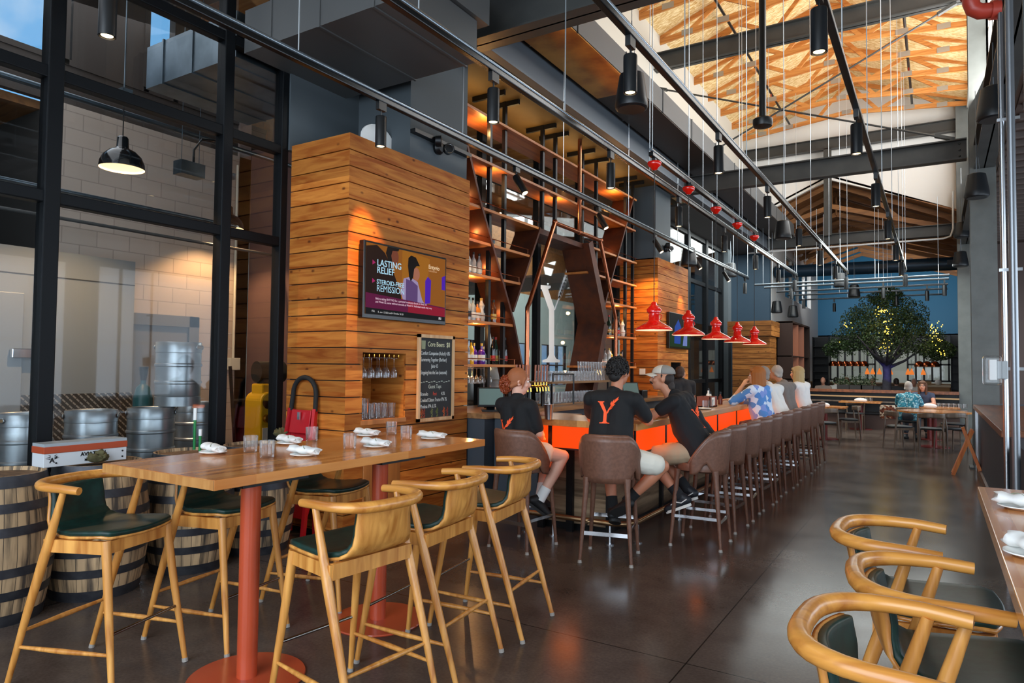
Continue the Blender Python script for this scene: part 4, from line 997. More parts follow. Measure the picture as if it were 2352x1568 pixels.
obj('rack_board', G().box(-4.95, -4.5, 8.3, 10.25, 1.36, 1.39), MATS['counter_wood'], rk, world=True)
obj('rack_board', G().box(-4.95, -4.5, 8.3, 10.25, 1.062, 1.08), MATS['counter_wood'], rk, world=True)
for y in (8.32, 10.22):
    for x in (-4.93, -4.52): obj('rack_post', G().box(x-.012, x+.012, y-.012, y+.012, 1.06, 1.39), BLACK, rk, world=True)
g = G().tube([(-4.5, 8.32, 1.39), (-4.5, 8.32, 1.50), (-4.5, 8.92, 1.50), (-4.5, 8.95, 1.48), (-4.5, 8.95, 1.06)], .014, 8)
obj('rack_handle', g, BLACK, rk, world=True)
locs, lbs = [], []
for lv, (z, tx_) in enumerate(((1.39, 'upper board'), (1.08, 'lower board'))):
    for r in range(3):
        for k in range(18):
            locs.append((-4.57-.11*r, 8.42+k*.102, z)); lbs.append('clear beer glass in the %s row on the %s of the glass rack' % (('front', 'middle', 'back')[r], tx_))
    if lv == 0:
        for k in range(10): locs.append((-4.57, 9.3+k*.092, z+.146)); lbs.append('clear beer glass stacked on top of the upper board of the glass rack')
spread(pint(), locs, lbs, 'beer glasses in the rack')
# glassware in the niche of the first pier
nr = thing('hanging_glass_rack', 'brass rails for hanging glasses in the upper niche of the first cedar pier', 'rack', (CX-.2, 5.02, 1.69))
for k in range(4):
    yy = 4.79+k*.14
    obj('rail', G().tube([(CX-.4, yy-.035, 1.715), (CX-.4, yy-.035, 1.675), (CX-.02, yy-.035, 1.675), (CX-.02, yy-.035, 1.70)], .005, 6).tube([(CX-.4, yy+.035, 1.715), (CX-.4, yy+.035, 1.675), (CX-.02, yy+.035, 1.675), (CX-.02, yy+.035, 1.70)], .005, 6), mat('brass', '#c99a45', .2, 1), nr, world=True)
WG = None
loc_ = [(CX-.07-.13*r, 4.80+k*.108, 1.672) for r in range(2) for k in range(5)]
lbl_ = ['wine glass hanging in the pier niche, %s row, %s' % (('front', 'back')[r], ordn[k]) for r in range(2) for k in range(5)]
spread(wineglass(), loc_, lbl_, 'wine glasses hanging in the pier niche')
loc_, lbl_ = [], []
for r in range(2):
    for k in range(6):
        loc_.append((CX-.1-.13*r, 4.77+k*.095, 1.072)); lbl_.append('beer glass standing in the pier niche, %s row, %s' % (('front', 'back')[r], ordn[k]))
for k in range(2): loc_.append((CX-.1, 4.77+k*.095, 1.13)); lbl_.append('beer glass stacked in the pier niche, %s' % ordn[k])
spread(pint(), loc_, lbl_, 'beer glasses in the pier niche')
# draught taps
HND = wood_mat('tap_handle_wood', '#7a3d22', '#a9603a', 'z', 1, .4)
for q, (y, lb) in enumerate(((7.5, 'left draught beer tower with wooden handles on the back counter'), (7.98, 'right draught beer tower with wooden handles on the back counter'))):
    t = thing('beer_tower', lb, 'beer tap', (-4.58, y, 1.06))
    obj('tower_pipe', G().tube([(-4.58, y-.2, 1.06), (-4.58, y-.2, 1.33), (-4.58, y+.2, 1.33), (-4.58, y+.2, 1.06)], .03, 12), BLACK, t, world=True, smooth=40)
    for k in range(5):
        yy = y-.16+k*.08
        f_ = obj('faucet', G().tube([(-4.58, yy, 1.34), (-4.51, yy, 1.345), (-4.47, yy, 1.32), (-4.465, yy, 1.27)], .011, 8).cyl((-4.5, yy, 1.34), (-4.5, yy, 1.40), .009, n=8), mat('brass', '#c99a45', .2, 1), t, world=True, smooth=40)
        obj('tap_handle', G().cyl((-4.5, yy, 1.39), (-4.49, yy, 1.62), .009, .014, 8), HND, t, world=True, smooth=40)
# point of sale terminals
def pos(loc, rz, lb):
    t = thing('order_terminal', lb, 'screen', loc, rz)
    M_ = Matrix.Translation((0, 0, .17)) @ Matrix.Rotation(-.35, 4, 'X')
    s_ = obj('screen_housing', G().obox(M_, .32, .03, .24), BLACK, t, bevel=.006)
    obj('screen', G().obox(M_ @ Matrix.Translation((0, -.017, 0)), .285, .002, .2), mat('grey_green_screen', '#5f716c', .25, emit='#3f5450', es=.4), s_)
    obj('stand', G().obox(Matrix.Translation((0, .06, .07)) @ Matrix.Rotation(.5, 4, 'X'), .1, .03, .16).box(-.11, .11, -.06, .14, 0, .02), BLACK, t, bevel=.005)
    return t
pos((-4.5, 6.78, 1.06), .65, 'black ordering terminal with a grey green screen beside the first cedar pier')
pos((-4.45, 11.0, 1.06), .9, 'black ordering terminal behind the man in the cap')
tag(obj('receipt_printer', G().box(-4.55, -4.38, 11.4, 11.65, 1.06, 1.2), BLACK, bevel=.01), 'black receipt printer beside the second ordering terminal', 'printer')
# small things on the bar and counter
p = at(1260, 963, z=ZB)
t = thing('steel_cup', 'metal cup with a straw standing on the bar in front of the red-haired woman', 'cup', tuple(p))
obj('cup_body', G().lathe([(0, 0), (.034, 0), (.046, .135), (.048, .14), (.044, .14), (.032, .01), (0, .01)], n=20), STEEL, t, smooth=40)
obj('straw', G().cyl((.01, 0, .02), (-.01, .02, .2), .004, n=6), WHITE, t)
cad = thing('caddy', 'rust brown condiment caddy with a menu card on the bar beside the blue-patterned blouse', 'caddy', (-2.5, 8.75, ZB))
obj('tray', G().box(-.09, .09, -.16, .16, 0, .012).box(-.09, -.08, -.16, .16, 0, .13).box(.08, .09, -.16, .16, 0, .13).box(-.09, .09, -.16, -.15, 0, .13).box(-.09, .09, .15, .16, 0, .13), mat('rust_caddy', '#8a3f22', .5), cad)
obj('menu_card', G().box(.091, .093, -.1, .04, .02, .12), whl, cad)
for k, (x, y, h, c, lb) in enumerate(((-2.55, 9.1, .16, '#d8d2c4', 'pale sauce bottle behind the brown caddy on the bar'), (-2.62, 9.25, .2, '#e6e6e2', 'white squeeze bottle on the bar left of the blue-patterned blouse'), (-2.5, 9.4, .15, '#6a2a18', 'dark red sauce bottle on the bar left of the blue-patterned blouse'), (-2.7, 9.55, .17, '#2a2018', 'dark pepper mill on the bar left of the blue-patterned blouse'))):
    t = thing('sauce_bottle', lb, 'bottle', (x, y, ZB), group='condiments on the bar')
    obj('bottle_body', G().lathe([(0, 0), (.03, 0), (.031, .01), (.03, h*.65), (.013, h*.8), (.012, h)], n=12), mat('sauce_'+c[1:], c, .3), t, smooth=40)
    obj('cap', G().lathe([(.014, h-.01), (.014, h+.02), (0, h+.02)], n=10), BLACK, t)
TUM = None
def tumbler(loc, lb, group):
    global TUM
    if TUM is None:
        TUM = tag(obj('tumbler', G().lathe([(0, 0), (.036, 0), (.039, .006), (.043, .098), (.0405, .098), (.036, .016), (0, .014)], n=24), CLEAR, smooth=50), '', 'glass'); o = TUM
    else: o = TUM.copy(); COL.objects.link(o)
    o.location = loc; o['label'] = lb; o['group'] = group
    return o
for x, y, lb in ((-2.38, 8.3, 'water glass on the bar in front of the brown caddy'), (-2.42, 8.62, 'short glass on the bar next to the brown caddy'), (-2.75, 9.0, 'glass on the inner edge of the bar behind the sauce bottles')): tumbler((x, y, ZB), lb, 'glasses on the bar')
tag(obj('plate', G().lathe([(0, 0), (.06, 0), (.1, .015), (.098, .019), (.05, .006), (0, .005)], (-2.36, 8.1, ZB), 24), WHITE, smooth=40), 'small white plate on the bar near the brown caddy', 'plate')
tag(obj('thermostat', G().box(-4.95, -4.83, 12.70, 12.719, 1.46, 1.58), WHITE, bevel=.004), 'small white thermostat on the end board of the second cedar pier', 'thermostat')

# ------------------------------------------------------------------ brown leather bar stools
LEA = mat('brown_leather', '#75503f', .42, col2='#664536', scale=40, bump=.05)
def bar_stool():
    t = thing('bar_stool', '', 'stool', (0, 0, 0), group='brown leather bar stools')
    s_ = []
    for z, k in ((.665, .86), (.68, .98), (.72, 1.0), (.745, .96), (.757, .8), (.76, .4)):
        s_.append([(.215*k*math.copysign(abs(math.cos(a))**.75, math.cos(a)), .21*k*math.copysign(abs(math.sin(a))**.75, math.sin(a)), z) for a in [2*PI*i/28 for i in range(28)]])
    obj('seat', G().loft(s_), LEA, t, smooth=50)
    A = math.radians(100)
    def back(u, v):
        th = (u-.5)*2*A; c = abs(u-.5)*2
        zt = 1.035-.02*c*c - .26*max(0, (c-.42)/.58)**1.5; zl = .655+.105*math.exp(-((c-.66)/.12)**2)
        z = zl+(zt-zl)*v; r = .225+.03*v*(1-c*.5)
        return (r*math.sin(th)*1.03, -r*math.cos(th), z)
    b = obj('backrest', G().grid(back, 28, 8), LEA, t, smooth=60, solid=.032)
    obj('seam', G().tube([back(u/28, 1.0) for u in range(29)], .0165, 6), LEA, b, smooth=60)
    for sx in (-1, 1):
        for sy in (-1, 1):
            l = obj('leg', G().tube([(sx*.165, sy*.165, .69), (sx*.17, sy*.175, .60), (sx*.21, sy*.222, .012)], [.032, .024, .0135], 10), LEA, t, smooth=60)
            obj('foot_cap', G().cyl((sx*.21, sy*.222, 0), (sx*.21, sy*.222, .022), .019, .015, 10), mat('grey_foot', '#9a938c', .5), l, smooth=40)
    for sy, z in ((-1, .24), (1, .31)): obj('foot_bar', G().bar((-.198, sy*.205, z), (.198, sy*.205, z), .008, .032), CHROME, t)
    for sx in (-1, 1): obj('foot_bar', G().bar((sx*.198, -.2, .27), (sx*.198, .2, .27), .008, .026), CHROME, t)
    return t
BS = bar_stool(); BS.location = (-2.35, 5.37, 0); BS.rotation_euler = (0, 0, .25); BS['label'] = 'brown leather bar stool under the curly-haired man at the bar corner'
dup(BS, (-3.16, 5.30, 0), -.1, 'brown leather bar stool under the red-haired woman')
dup(BS, (-1.845, 6.27, 0), PI/2+.05, 'brown leather bar stool under the man in the cap')
for k, y in enumerate((7.03, 7.66, 8.30, 8.89, 9.65, 10.35, 11.2, 11.95, 12.7)):
    who = {4: 'under the woman in the blue-patterned blouse', 5: 'under the man in the white shirt', 7: 'under the grey-haired man in grey', 8: 'under the blonde woman in white'}
    lb = 'brown leather bar stool '+(who[k] if k in who else ('empty, first behind the man in the cap', 'empty, second behind the man in the cap', 'empty, third behind the man in the cap', 'empty, next before the woman in the blue-patterned blouse', '', '', 'empty, between the white shirt and the grey-haired man')[k])
    dup(BS, (-1.88, y, 0), PI/2+(.06 if k % 2 else -.05), lb)
# ------------------------------------------------------------------ oak counter stools with green leather
OAK = wood_mat('oak', '#b06c2a', '#e6a554', 'z', 1.4, .35, .25)
OAKY = wood_mat('oak_bent', '#a86222', '#dd9a48', 'y', 1.4, .35, .25)
GRN = mat('dark_green_leather', '#14332c', .38, spec=.3, col2='#122722', scale=30, bump=.04)
def oak_chair():
    t = thing('oak_chair', '', 'chair', (0, 0, 0), group='oak counter chairs with green leather')
    path = [(.243, .075, .975), (.247, .03, .978)]
    for i in range(17):
        a = PI*i/16; c, s = math.cos(a), math.sin(a)
        path.append((.25*math.copysign(abs(c)**.72, c), -.03-.245*abs(s)**.72, .982))
    path += [(-.247, .03, .978), (-.243, .075, .975)]
    rr = [.019, .02]+[.0205+.006*math.sin(PI*i/16) for i in range(17)]+[.02, .019]
    obj('arm_rail', G().tube(path, rr, 14), OAKY, t, smooth=60)
    prof = [(.25, .742), (.2, .748), (.1, .742), (.0, .734), (-.08, .733), (-.13, .742), (-.175, .765), (-.205, .80), (-.222, .85), (-.236, .91), (-.246, .965)]
    hw = [.205, .222, .228, .225, .21, .195, .18, .17, .162, .158, .158]
    def surf(off, shrink):
        def f(u, v):
            k = v*(len(prof)-1); i = min(int(k), len(prof)-2); q = k-i
            y = prof[i][0]*(1-q)+prof[i+1][0]*q; z = prof[i][1]*(1-q)+prof[i+1][1]*q; w = (hw[i]*(1-q)+hw[i+1]*q)-shrink
            dy, dz = prof[i+1][0]-prof[i][0], prof[i+1][1]-prof[i][1]; L_ = math.hypot(dy, dz); ny, nz_ = dz/L_, -dy/L_
            s = (u-.5)*2; cup = s*s
            bk = min(1, max(0, (z-.75)/.15))
            fr = .03*cup*max(0, (y-.12)/.13) if y > .12 else 0
            return (s*w, y+ny*off+.035*cup*bk-fr, z+nz_*off+.008*cup*(1-bk))
        return f
    obj('ply_shell', G().grid(surf(0, 0), 10, 30), OAK, t, smooth=60, solid=.013)
    obj('leather_pad', G().grid(surf(.017, .006), 10, 30), GRN, t, smooth=60, solid=.026, bevel=.008)
    for sx in (-1, 1):
        b = obj('leg', G().tube([(sx*.245, -.325, .012), (sx*.246, -.22, .35), (sx*.244, -.125, .64), (sx*.242, -.055, .86), (sx*.242, -.022, .968)], [.0135, .019, .0235, .0185, .015], 12), OAK, t, smooth=60)
        obj('foot_cap', G().cyl((sx*.245, -.327, 0), (sx*.245, -.324, .02), .016, .015, 10), mat('grey_foot', '#9a938c', .5), b)
        f_ = obj('leg', G().tube([(sx*.238, .30, .012), (sx*.215, .245, .38), (sx*.195, .195, .735)], [.0135, .019, .0235], 12), OAK, t, smooth=60)
        obj('foot_cap', G().cyl((sx*.238, .302, 0), (sx*.238, .299, .02), .016, .015, 10), MATS['grey_foot'], f_)
        obj('side_apron', G().bar((sx*.198, .19, .702), (sx*.232, -.135, .70), .02, .062), OAK, t)
        obj('side_stretcher', G().tube([(sx*.225, .27, .21), (sx*.24, 0, .205), (sx*.246, -.26, .2)], [.008, .0135, .008], 10), OAK, t, smooth=60)
    obj('front_apron', G().bar((-.195, .2, .702), (.195, .2, .702), .02, .06), OAK, t)
    obj('back_apron', G().prism([(-.232, -.112, .665), (.232, -.112, .665), (.225, -.112, .733), (-.225, -.112, .733)], (0, -.025, 0)), OAK, t)
    obj('back_stretcher', G().tube([(-.245, -.238, .28), (0, -.238, .28), (.245, -.238, .28)], [.008, .0135, .008], 10), OAK, t, smooth=60)
    obj('foot_bar', G().cyl((-.222, .257, .30), (.222, .257, .30), .008, n=10), mat('dark_chrome', '#8a8580', .2, 1), t, smooth=40)
    return t
def face(fx, fy): return math.atan2(-fx, fy)
OC = oak_chair(); OC.location = (-2.34, 2.375, 0); OC.rotation_euler = (0, 0, face(-.995, .10)); OC['label'] = 'oak chair with green leather, nearest one on the right of the near table'
dup(OC, (-2.385, 3.0, 0), face(-.994, -.10), 'oak chair with green leather, middle one on the right of the near table')
dup(OC, (-2.405, 3.64, 0), face(-.99, -.14), 'oak chair with green leather on the right of the near table, nearest the bar')
dup(OC, (-3.66, 1.93, 0), face(.955, .29), 'oak chair with green leather at the far left, in front of the white box')
dup(OC, (-3.63, 2.585, 0), face(.987, .157), 'oak chair with green leather, middle one on the barrel side of the near table')
dup(OC, (-3.60, 3.37, 0), face(.98, .18), 'oak chair with green leather in front of the red ladder')
dup(OC, (-.056, 2.967, 0), face(1, -.033), 'oak chair with green leather at the right foreground table, farthest of three')
dup(OC, (.054, 2.38, 0), face(.99, .137), 'oak chair with green leather at the right foreground table, middle of three')
dup(OC, (-.01, 1.83, 0), face(1, -.03), 'oak chair with green leather in the bottom right corner, nearest of three')

# ------------------------------------------------------------------ near table and its settings
TOPW = butcher_mat('table_top_wood', '#b5652a', '#dd9a58', .2, .045)
ORP = mat('orange_powder_coat', '#b5492a', .28, coat=.3)
ZT = 1.07
tb = thing('high_table', 'high wooden table on two orange pedestals, set with napkins and glasses', 'table', (-3.25, 3.0, 0))
obj('table_top', G().box(-3.715, -2.775, 1.93, 4.11, ZT-.048, ZT), TOPW, tb, world=True, bevel=.003)
obj('end_grain', G().box(-3.714, -2.776, 1.926, 1.9305, ZT-.046, ZT-.002), mat('end_grain_wood', '#c08a4e', .4, col2='#a8703a', scale=14, stretch=(2, .1, .3)), tb, world=True)
for y in (2.30, 3.26):
    obj('pedestal', G().cyl((-3.0, y, .012), (-3.0, y, 1.01), .05, n=28), ORP, tb, world=True, smooth=40)
    obj('base_plate', G().lathe([(0, 0), (.285, 0), (.288, .006), (.285, .012), (0, .012)], (-3.0, y, 0), 56), ORP, tb, world=True, smooth=30)
    obj('mounting_plate', G().box(-3.2, -2.8, y-.2, y+.2, 1.005, ZT-.047), BLACK, tb, world=True)
NAP = mat('white_napkin', '#f0efec', .8, col2='#e4e3df', scale=20, bump=.1)
STRP = mat('napkin_stripe', '#9aa38c', .8)
PLT = None
def plate(loc, lb):
    g = G().lathe([(0, 0), (.05, 0), (.078, .012), (.0765, .0155), (.045, .006), (0, .005)], n=32)
    o = tag(obj('side_plate', g, mat('white_china', '#f2f1ec', .15, coat=.5), loc=tuple(loc), smooth=40), lb, 'plate', 'small white plates under the napkins')
def napkin(a, b, lb, group, z=ZT):
    """rolled napkin from pixel a to pixel b"""
    A_ = at(*a, z=z+.04); B_ = at(*b, z=z+.04); d = (B_-A_); d.z = 0; L_ = min(max(d.length, .16), .23); c = (A_+B_)/2
    t = thing('napkin_roll', lb, 'napkin', (c.x, c.y, z+.012), math.atan2(d.y, d.x), group)
    rs = []
    for i in range(13):
        x = -L_/2+L_*i/12; k = 1+.10*math.sin(i*1.3); fl = .62+.08*math.cos(i*.9)
        if i in (0, 12): k *= .86
        rs.append([(x+(.012*math.sin(3*q) if i in (0, 12) else 0), .036*k*math.cos(q)*(1.05), .024+.030*k*fl*math.sin(q)*1.1) for q in [2*PI*j/20 for j in range(20)]])
    obj('cloth', G().loft(rs), NAP, t, smooth=60)
    obj('stripe', G().tube([(-L_*.3+L_*.5*s, .0385*math.cos(.4+2.2*s), .0245+.0222*math.sin(.4+2.2*s)) for s in [i/12 for i in range(13)]], .0022, 5), STRP, t)
    obj('cloth_fold', G().tube([(L_/2+.004, .026*(1-k/14)*math.cos(k*.9), .024+.017*(1-k/14)*math.sin(k*.9)) for k in range(13)], .0024, 5), mat('napkin_shadow_fold', '#cfcdc6', .8), t)
    return c
gp = 'rolled napkins on the near high table'
for a, b, w in (((460, 1018), (522, 1034), 'nearest the left end of the table'), ((640, 1002), (690, 1010), 'on the far edge in front of the red ladder'), ((658, 1026), (740, 1036), 'at the middle of the near edge'), ((803, 985), (884, 994), 'on the far side under the chalkboard'), ((824, 1008), (904, 1018), 'on the near side in front of the far pedestal'), ((951, 992), (1034, 1000), 'nearest the bar, at the right end of the table')):
    c = napkin(a, b, 'white rolled napkin '+w, gp); plate((c.x, c.y, ZT), 'small white plate under the napkin '+w)
for (px, py), w in zip(((575, 1038), (613, 1051), (716, 1013), (803, 1031), (899, 998), (933, 1010)), ('left of the two nearest glasses', 'right of the two nearest glasses', 'alone on the far edge near the ladder', 'alone in the middle of the table', 'behind the pair at the right end', 'in front of the pair at the right end')):
    tumbler(tuple(at(px, py, z=ZT)), 'clear tumbler on the near high table, '+w, 'tumblers on the near high table')

# right foreground table
tb = thing('high_table', 'high wooden table cut off by the right edge of the photo', 'table', (.7, 3.0, 0))
obj('table_top', G().box(.155, 1.3, 1.6, 3.82, ZT-.048, ZT), TOPW, tb, world=True, bevel=.003)
for y in (2.1, 3.2):
    obj('pedestal', G().cyl((.75, y, .012), (.75, y, 1.02), .05, n=24), ORP, tb, world=True, smooth=40)
    obj('base_plate', G().lathe([(0, 0), (.285, 0), (.285, .012), (0, .012)], (.75, y, 0), 40), ORP, tb, world=True, smooth=30)
for a, b, w in (((2308, 1140), (2385, 1150), 'at the far end'), ((2338, 1235), (2420, 1260), 'nearer the camera')):
    c = napkin(a, b, 'white rolled napkin on the right foreground table, '+w, 'rolled napkins on the right table'); plate((c.x, c.y, ZT), 'small white plate on the right foreground table, '+w)
def a_frame(loc, rz, lb, k=1.0):
    t = thing('folding_stand', lb, 'stand', loc, rz, 'orange wooden folding stands')
    m = wood_mat('orange_wood', '#c9601c', '#e58a3a', 'z', 1, .4, .1)
    for s_ in (-1, 1):
        obj('leg', G().bar((s_*.2, -.18, 0), (s_*.15, .06, .72*k), .03, .045), m, t); obj('leg', G().bar((s_*.17, .2, 0), (s_*.15, -.06, .70*k), .03, .045), m, t)
    for z, y in ((.16, -.13), (.36, -.07), (.66, .04)): obj('rung', G().bar((-.18, y, z*k), (.18, y, z*k), .02, .045), m, t)
    return t
a_frame((.40, 12.7, 0), PI/2, 'orange wooden folding stand at the far end of the blue counter')
a_frame((.42, 3.55, 0), PI/2-.3, 'orange wooden folding stand under the right foreground table', .8)
# blue service counter on the right
sc_ = thing('service_counter', 'dark blue service counter with a thick wooden top along the right side', 'counter', (.9, 10, 0))
obj('counter_front', G().box(.56, 1.5, 5.9, 13.4, .09, 1.0).box(.95, 1.5, 13.4, 15.5, .09, 1.0), mat('dark_blue_panel', '#25364a', .45, col2='#1f2d3f', scale=3), sc_, world=True)
obj('kickboard', G().box(.53, .56, 5.9, 13.4, 0, .10), mat('brown_kick', '#5b3a26', .5), sc_, world=True)
obj('counter_top', G().box(.50, 1.6, 7.75, 13.45, .99, 1.055), wood_mat('walnut_top', '#5f3219', '#8a5029', 'y', 1, .35, .2), sc_, world=True, bevel=.004)
obj('metal_corner', G().box(.525, .56, 13.36, 13.42, 0, 1.0), STEEL, sc_, world=True)

# ------------------------------------------------------------------ barrels by the glass wall
def barrel_mat():
    m, nt, p = _base('whisky_barrel_staves'); N = nt.nodes; K = nt.links
    t = N.new('ShaderNodeTexCoord'); s = N.new('ShaderNodeSeparateXYZ'); K.new(t.outputs['Object'], s.inputs[0])
    ang = math_(nt, 'ARCTAN2', s.outputs[1], s.outputs[0]); sv = math_(nt, 'FLOOR', math_(nt, 'MULTIPLY', ang, 4.6))
    wn = N.new('ShaderNodeTexWhiteNoise'); wn.noise_dimensions = '1D'; K.new(sv, wn.inputs['W'])
    cv = N.new('ShaderNodeCombineXYZ'); K.new(math_(nt, 'MULTIPLY', ang, 5.5), cv.inputs[0]); K.new(math_(nt, 'MULTIPLY', s.outputs[2], 1.6), cv.inputs[1]); K.new(wn.outputs[0], cv.inputs[2])
    nz = N.new('ShaderNodeTexNoise'); nz.inputs['Scale'].default_value = 1.4; nz.inputs['Detail'].default_value = 5; K.new(cv.outputs[0], nz.inputs['Vector'])
    r = N.new('ShaderNodeValToRGB'); e = r.color_ramp; e.elements[0].position = .33; e.elements[0].color = C('#41372e'); e.elements[1].position = .56; e.elements[1].color = C('#bf9f78')
    K.new(nz.outputs['Fac'], r.inputs[0])
    tn = N.new('ShaderNodeMapRange'); tn.inputs[3].default_value = .75; tn.inputs[4].default_value = 1.1; K.new(wn.outputs[0], tn.inputs[0])
    cc = N.new('ShaderNodeCombineColor'); [K.new(tn.outputs[0], cc.inputs[i]) for i in range(3)]
    c = mixc(nt, 1, r.outputs[0], cc.outputs[0], 'MULTIPLY')
    gap = math_(nt, 'LESS_THAN', math_(nt, 'FRACT', math_(nt, 'MULTIPLY', ang, 4.6)), .045)
    K.new(mixc(nt, gap, c, C('#1b1511')), p.inputs['Base Color']); p.inputs['Roughness'].default_value = .7
    return m
BRL = barrel_mat(); HOOP = mat('barrel_hoop', '#33343a', .45, .6, col2='#4a4a4e', scale=9)
def barrel():
    t = thing('barrel', '', 'barrel', (0, 0, 0), group='old wooden barrels along the glass wall')
    rad = lambda z: .268+.06*math.sin(PI*z/.9)
    obj('staves', G().lathe([(rad(.9*i/18), .9*i/18) for i in range(19)]+[(.255, .9), (.25, .875)], n=48, cap=False), BRL, t, smooth=50)
    obj('barrel_head', G().lathe([(0, .875), (.252, .875)], n=40, cap=False), mat('barrel_head_wood', '#7d5c3c', .7, col2='#5a4029', scale=6, stretch=(1, 6, 1)), t)
    obj('barrel_foot', G().lathe([(0, .01), (.255, .01)], n=40, cap=False), MATS['barrel_head_wood'], t)
    for a, b in ((0, .07), (.16, .215), (.3, .355), (.545, .6), (.685, .74), (.83, .9)):
        obj('hoop', G().lathe([(rad(a)+.001, a), (rad(a)+.004, a), (rad(b)+.004, b), (rad(b)+.001, b)], n=48, cap=False), HOOP, t, smooth=50)
    return t
BR = None
for px, py, rz, lb in ((-36, 1440, 0, 'weathered wooden barrel at the left edge of the photo'), (213, 1377, 1.1, 'weathered wooden barrel carrying a white box, behind the left oak chair'), (415, 1314, 2.3, 'weathered wooden barrel behind the middle oak chair on the left'), (574, 1274, 3.3, 'weathered wooden barrel nearest the red ladder')):
    q = at(px, py, z=0); d = Vector((q.x, q.y, 0)).normalized()*.26; x = max(q.x+d.x, GX+.41); loc = (x, q.y+d.y, 0)
    if BR is None: BR = barrel(); BR.location = loc; BR['label'] = lb; BR.rotation_euler.z = rz
    else: o = dup(BR, loc, rz, lb)
# white sign box, rags and brushes on the barrels
y0 = at(100, 1060, x=-4.98).y; y1 = at(290, 1055, x=-4.98).y
bxs = thing('sign_box', 'white box with a red lid and black lettering standing on a barrel', 'box', (-5.06, (y0+y1)/2, .9))
obj('box_body', G().box(-5.14, -4.98, y0, y1, .9, .99), mat('pale_box', '#cdd2d6', .5), bxs, world=True, bevel=.003)
obj('lid', G().box(-5.145, -4.975, y0-.003, y1+.003, .99, 1.035), mat('red_brown_lid', '#a8431f', .4), bxs, world=True, bevel=.003)
obj('lid_panel', G().box(-5.14, -4.98, y0, y1, 1.035, 1.055), mat('grey_lid', '#9aa3a8', .3), bxs, world=True)
def boxtext(s, u, z, size, nm='lettering'):
    obj(nm, textg(s, size, .001, .0012).tr(frame_mat((-4.978, y0+u, z), (0, 1, 0), (0, 0, 1))), BLACK, bxs, world=True)
boxtext('AVIATION', (y1-y0)*.42, .955, .036); boxtext('Makers', (y1-y0)*.47, .92, .022); boxtext('A', .035, .93, .045, 'emblem_letter')
g = G()
for s_ in (-1, 1):
    for k in range(3): g.poly([(-4.978, y0+.052+s_*.012, .95+.01*k), (-4.978, y0+.052+s_*(.045-.008*k), .962+.01*k), (-4.978, y0+.052+s_*.012, .958+.01*k)])
obj('emblem_wings', g, BLACK, bxs, world=True)
for u in (.075, y1-y0-.03):
    for z in (.925, .965): obj('screw', G().cyl((-4.98, y0+u, z), (-4.976, y0+u, z), .006, n=8), BLACK, bxs, world=True)
def rag(loc, s, lb, seed):
    g = G().ball((0, 0, .5), (1, .8, .5), 28, 18); rnd = random.Random(seed)
    vs = []
    for v in g.v:
        p = Vector(v); n_ = noise.fractal(p*2.2+Vector((seed, 0, 0)), .8, 2, 4); q = p*(1+.45*n_); q.z = max(q.z, 0)
        vs.append(tuple(q*s))
    g.v = vs
    return tag(obj('rag', g, mat('olive_cloth', '#5b5636', .9, col2='#494529', scale=20), loc=loc, smooth=70), lb, 'cloth')
rag(tuple(at(222, 1062, z=.9)), .075, 'crumpled olive rag beside the white box on the barrel', 1)
rag(tuple(at(646, 1004, z=.9)), .075, 'crumpled olive rag on the barrel nearest the red ladder', 5)
for px, py, h, lb in ((446, 1032, .33, 'taller green rod with a white top standing on a barrel'), (459, 1036, .17, 'shorter green rod with a white top standing on a barrel')):
    p = at(px, py, z=.9); t = thing('green_rod', lb, 'rod', tuple(p))
    obj('handle', G().cyl((0, 0, 0), (0, 0, h), .011, n=10), mat('green_plastic', '#0f7a3a', .35), t, smooth=40)
    obj('white_tip', G().cyl((0, 0, h*.72), (0, 0, h+.005), .013, n=10), WHITE, t, smooth=40)
# red folding step ladder leaning by the pier
RDP = mat('ladder_red', '#b01420', .35)
ld = thing('step_ladder', 'red folding step ladder with a black padded handle leaning on the cedar pier', 'ladder', (-5.05, 4.4, 0))
for s_ in (-1, 1):
    obj('rail', G().bar((-5.07+s_*.21, 4.28, 0), (-5.07+s_*.165, 4.44, 1.18), .03, .05), RDP, ld, world=True)
    obj('rear_leg', G().bar((-5.07+s_*.17, 4.46, .02), (-5.07+s_*.14, 4.46, 1.05), .025, .04), RDP, ld, world=True)
ar = [(-5.07-.165, 4.44, 1.16)]+[(-5.07-.155*math.cos(a), 4.455, 1.32+.155*math.sin(a)) for a in [PI*i/12 for i in range(13)]]+[(-5.07+.165, 4.44, 1.16)]
obj('padded_handle', G().tube(ar, .022, 12), mat('black_foam', '#101112', .8), ld, world=True, smooth=60)
for z in (.28, .56, .84): obj('step', G().obox(Matrix.Translation((-5.07, 4.37+z*.06, z)) @ Matrix.Rotation(1.25, 4, 'X'), .33, .22, .035), RDP, ld, world=True, bevel=.004)
obj('tray', G().obox(Matrix.Translation((-5.07, 4.42, 1.06)) @ Matrix.Rotation(1.42, 4, 'X'), .265, .22, .03), RDP, ld, world=True, bevel=.006)
obj('latch', G().box(-5.085, -5.055, 4.385, 4.40, 1.08, 1.15), CHROME, ld, world=True)

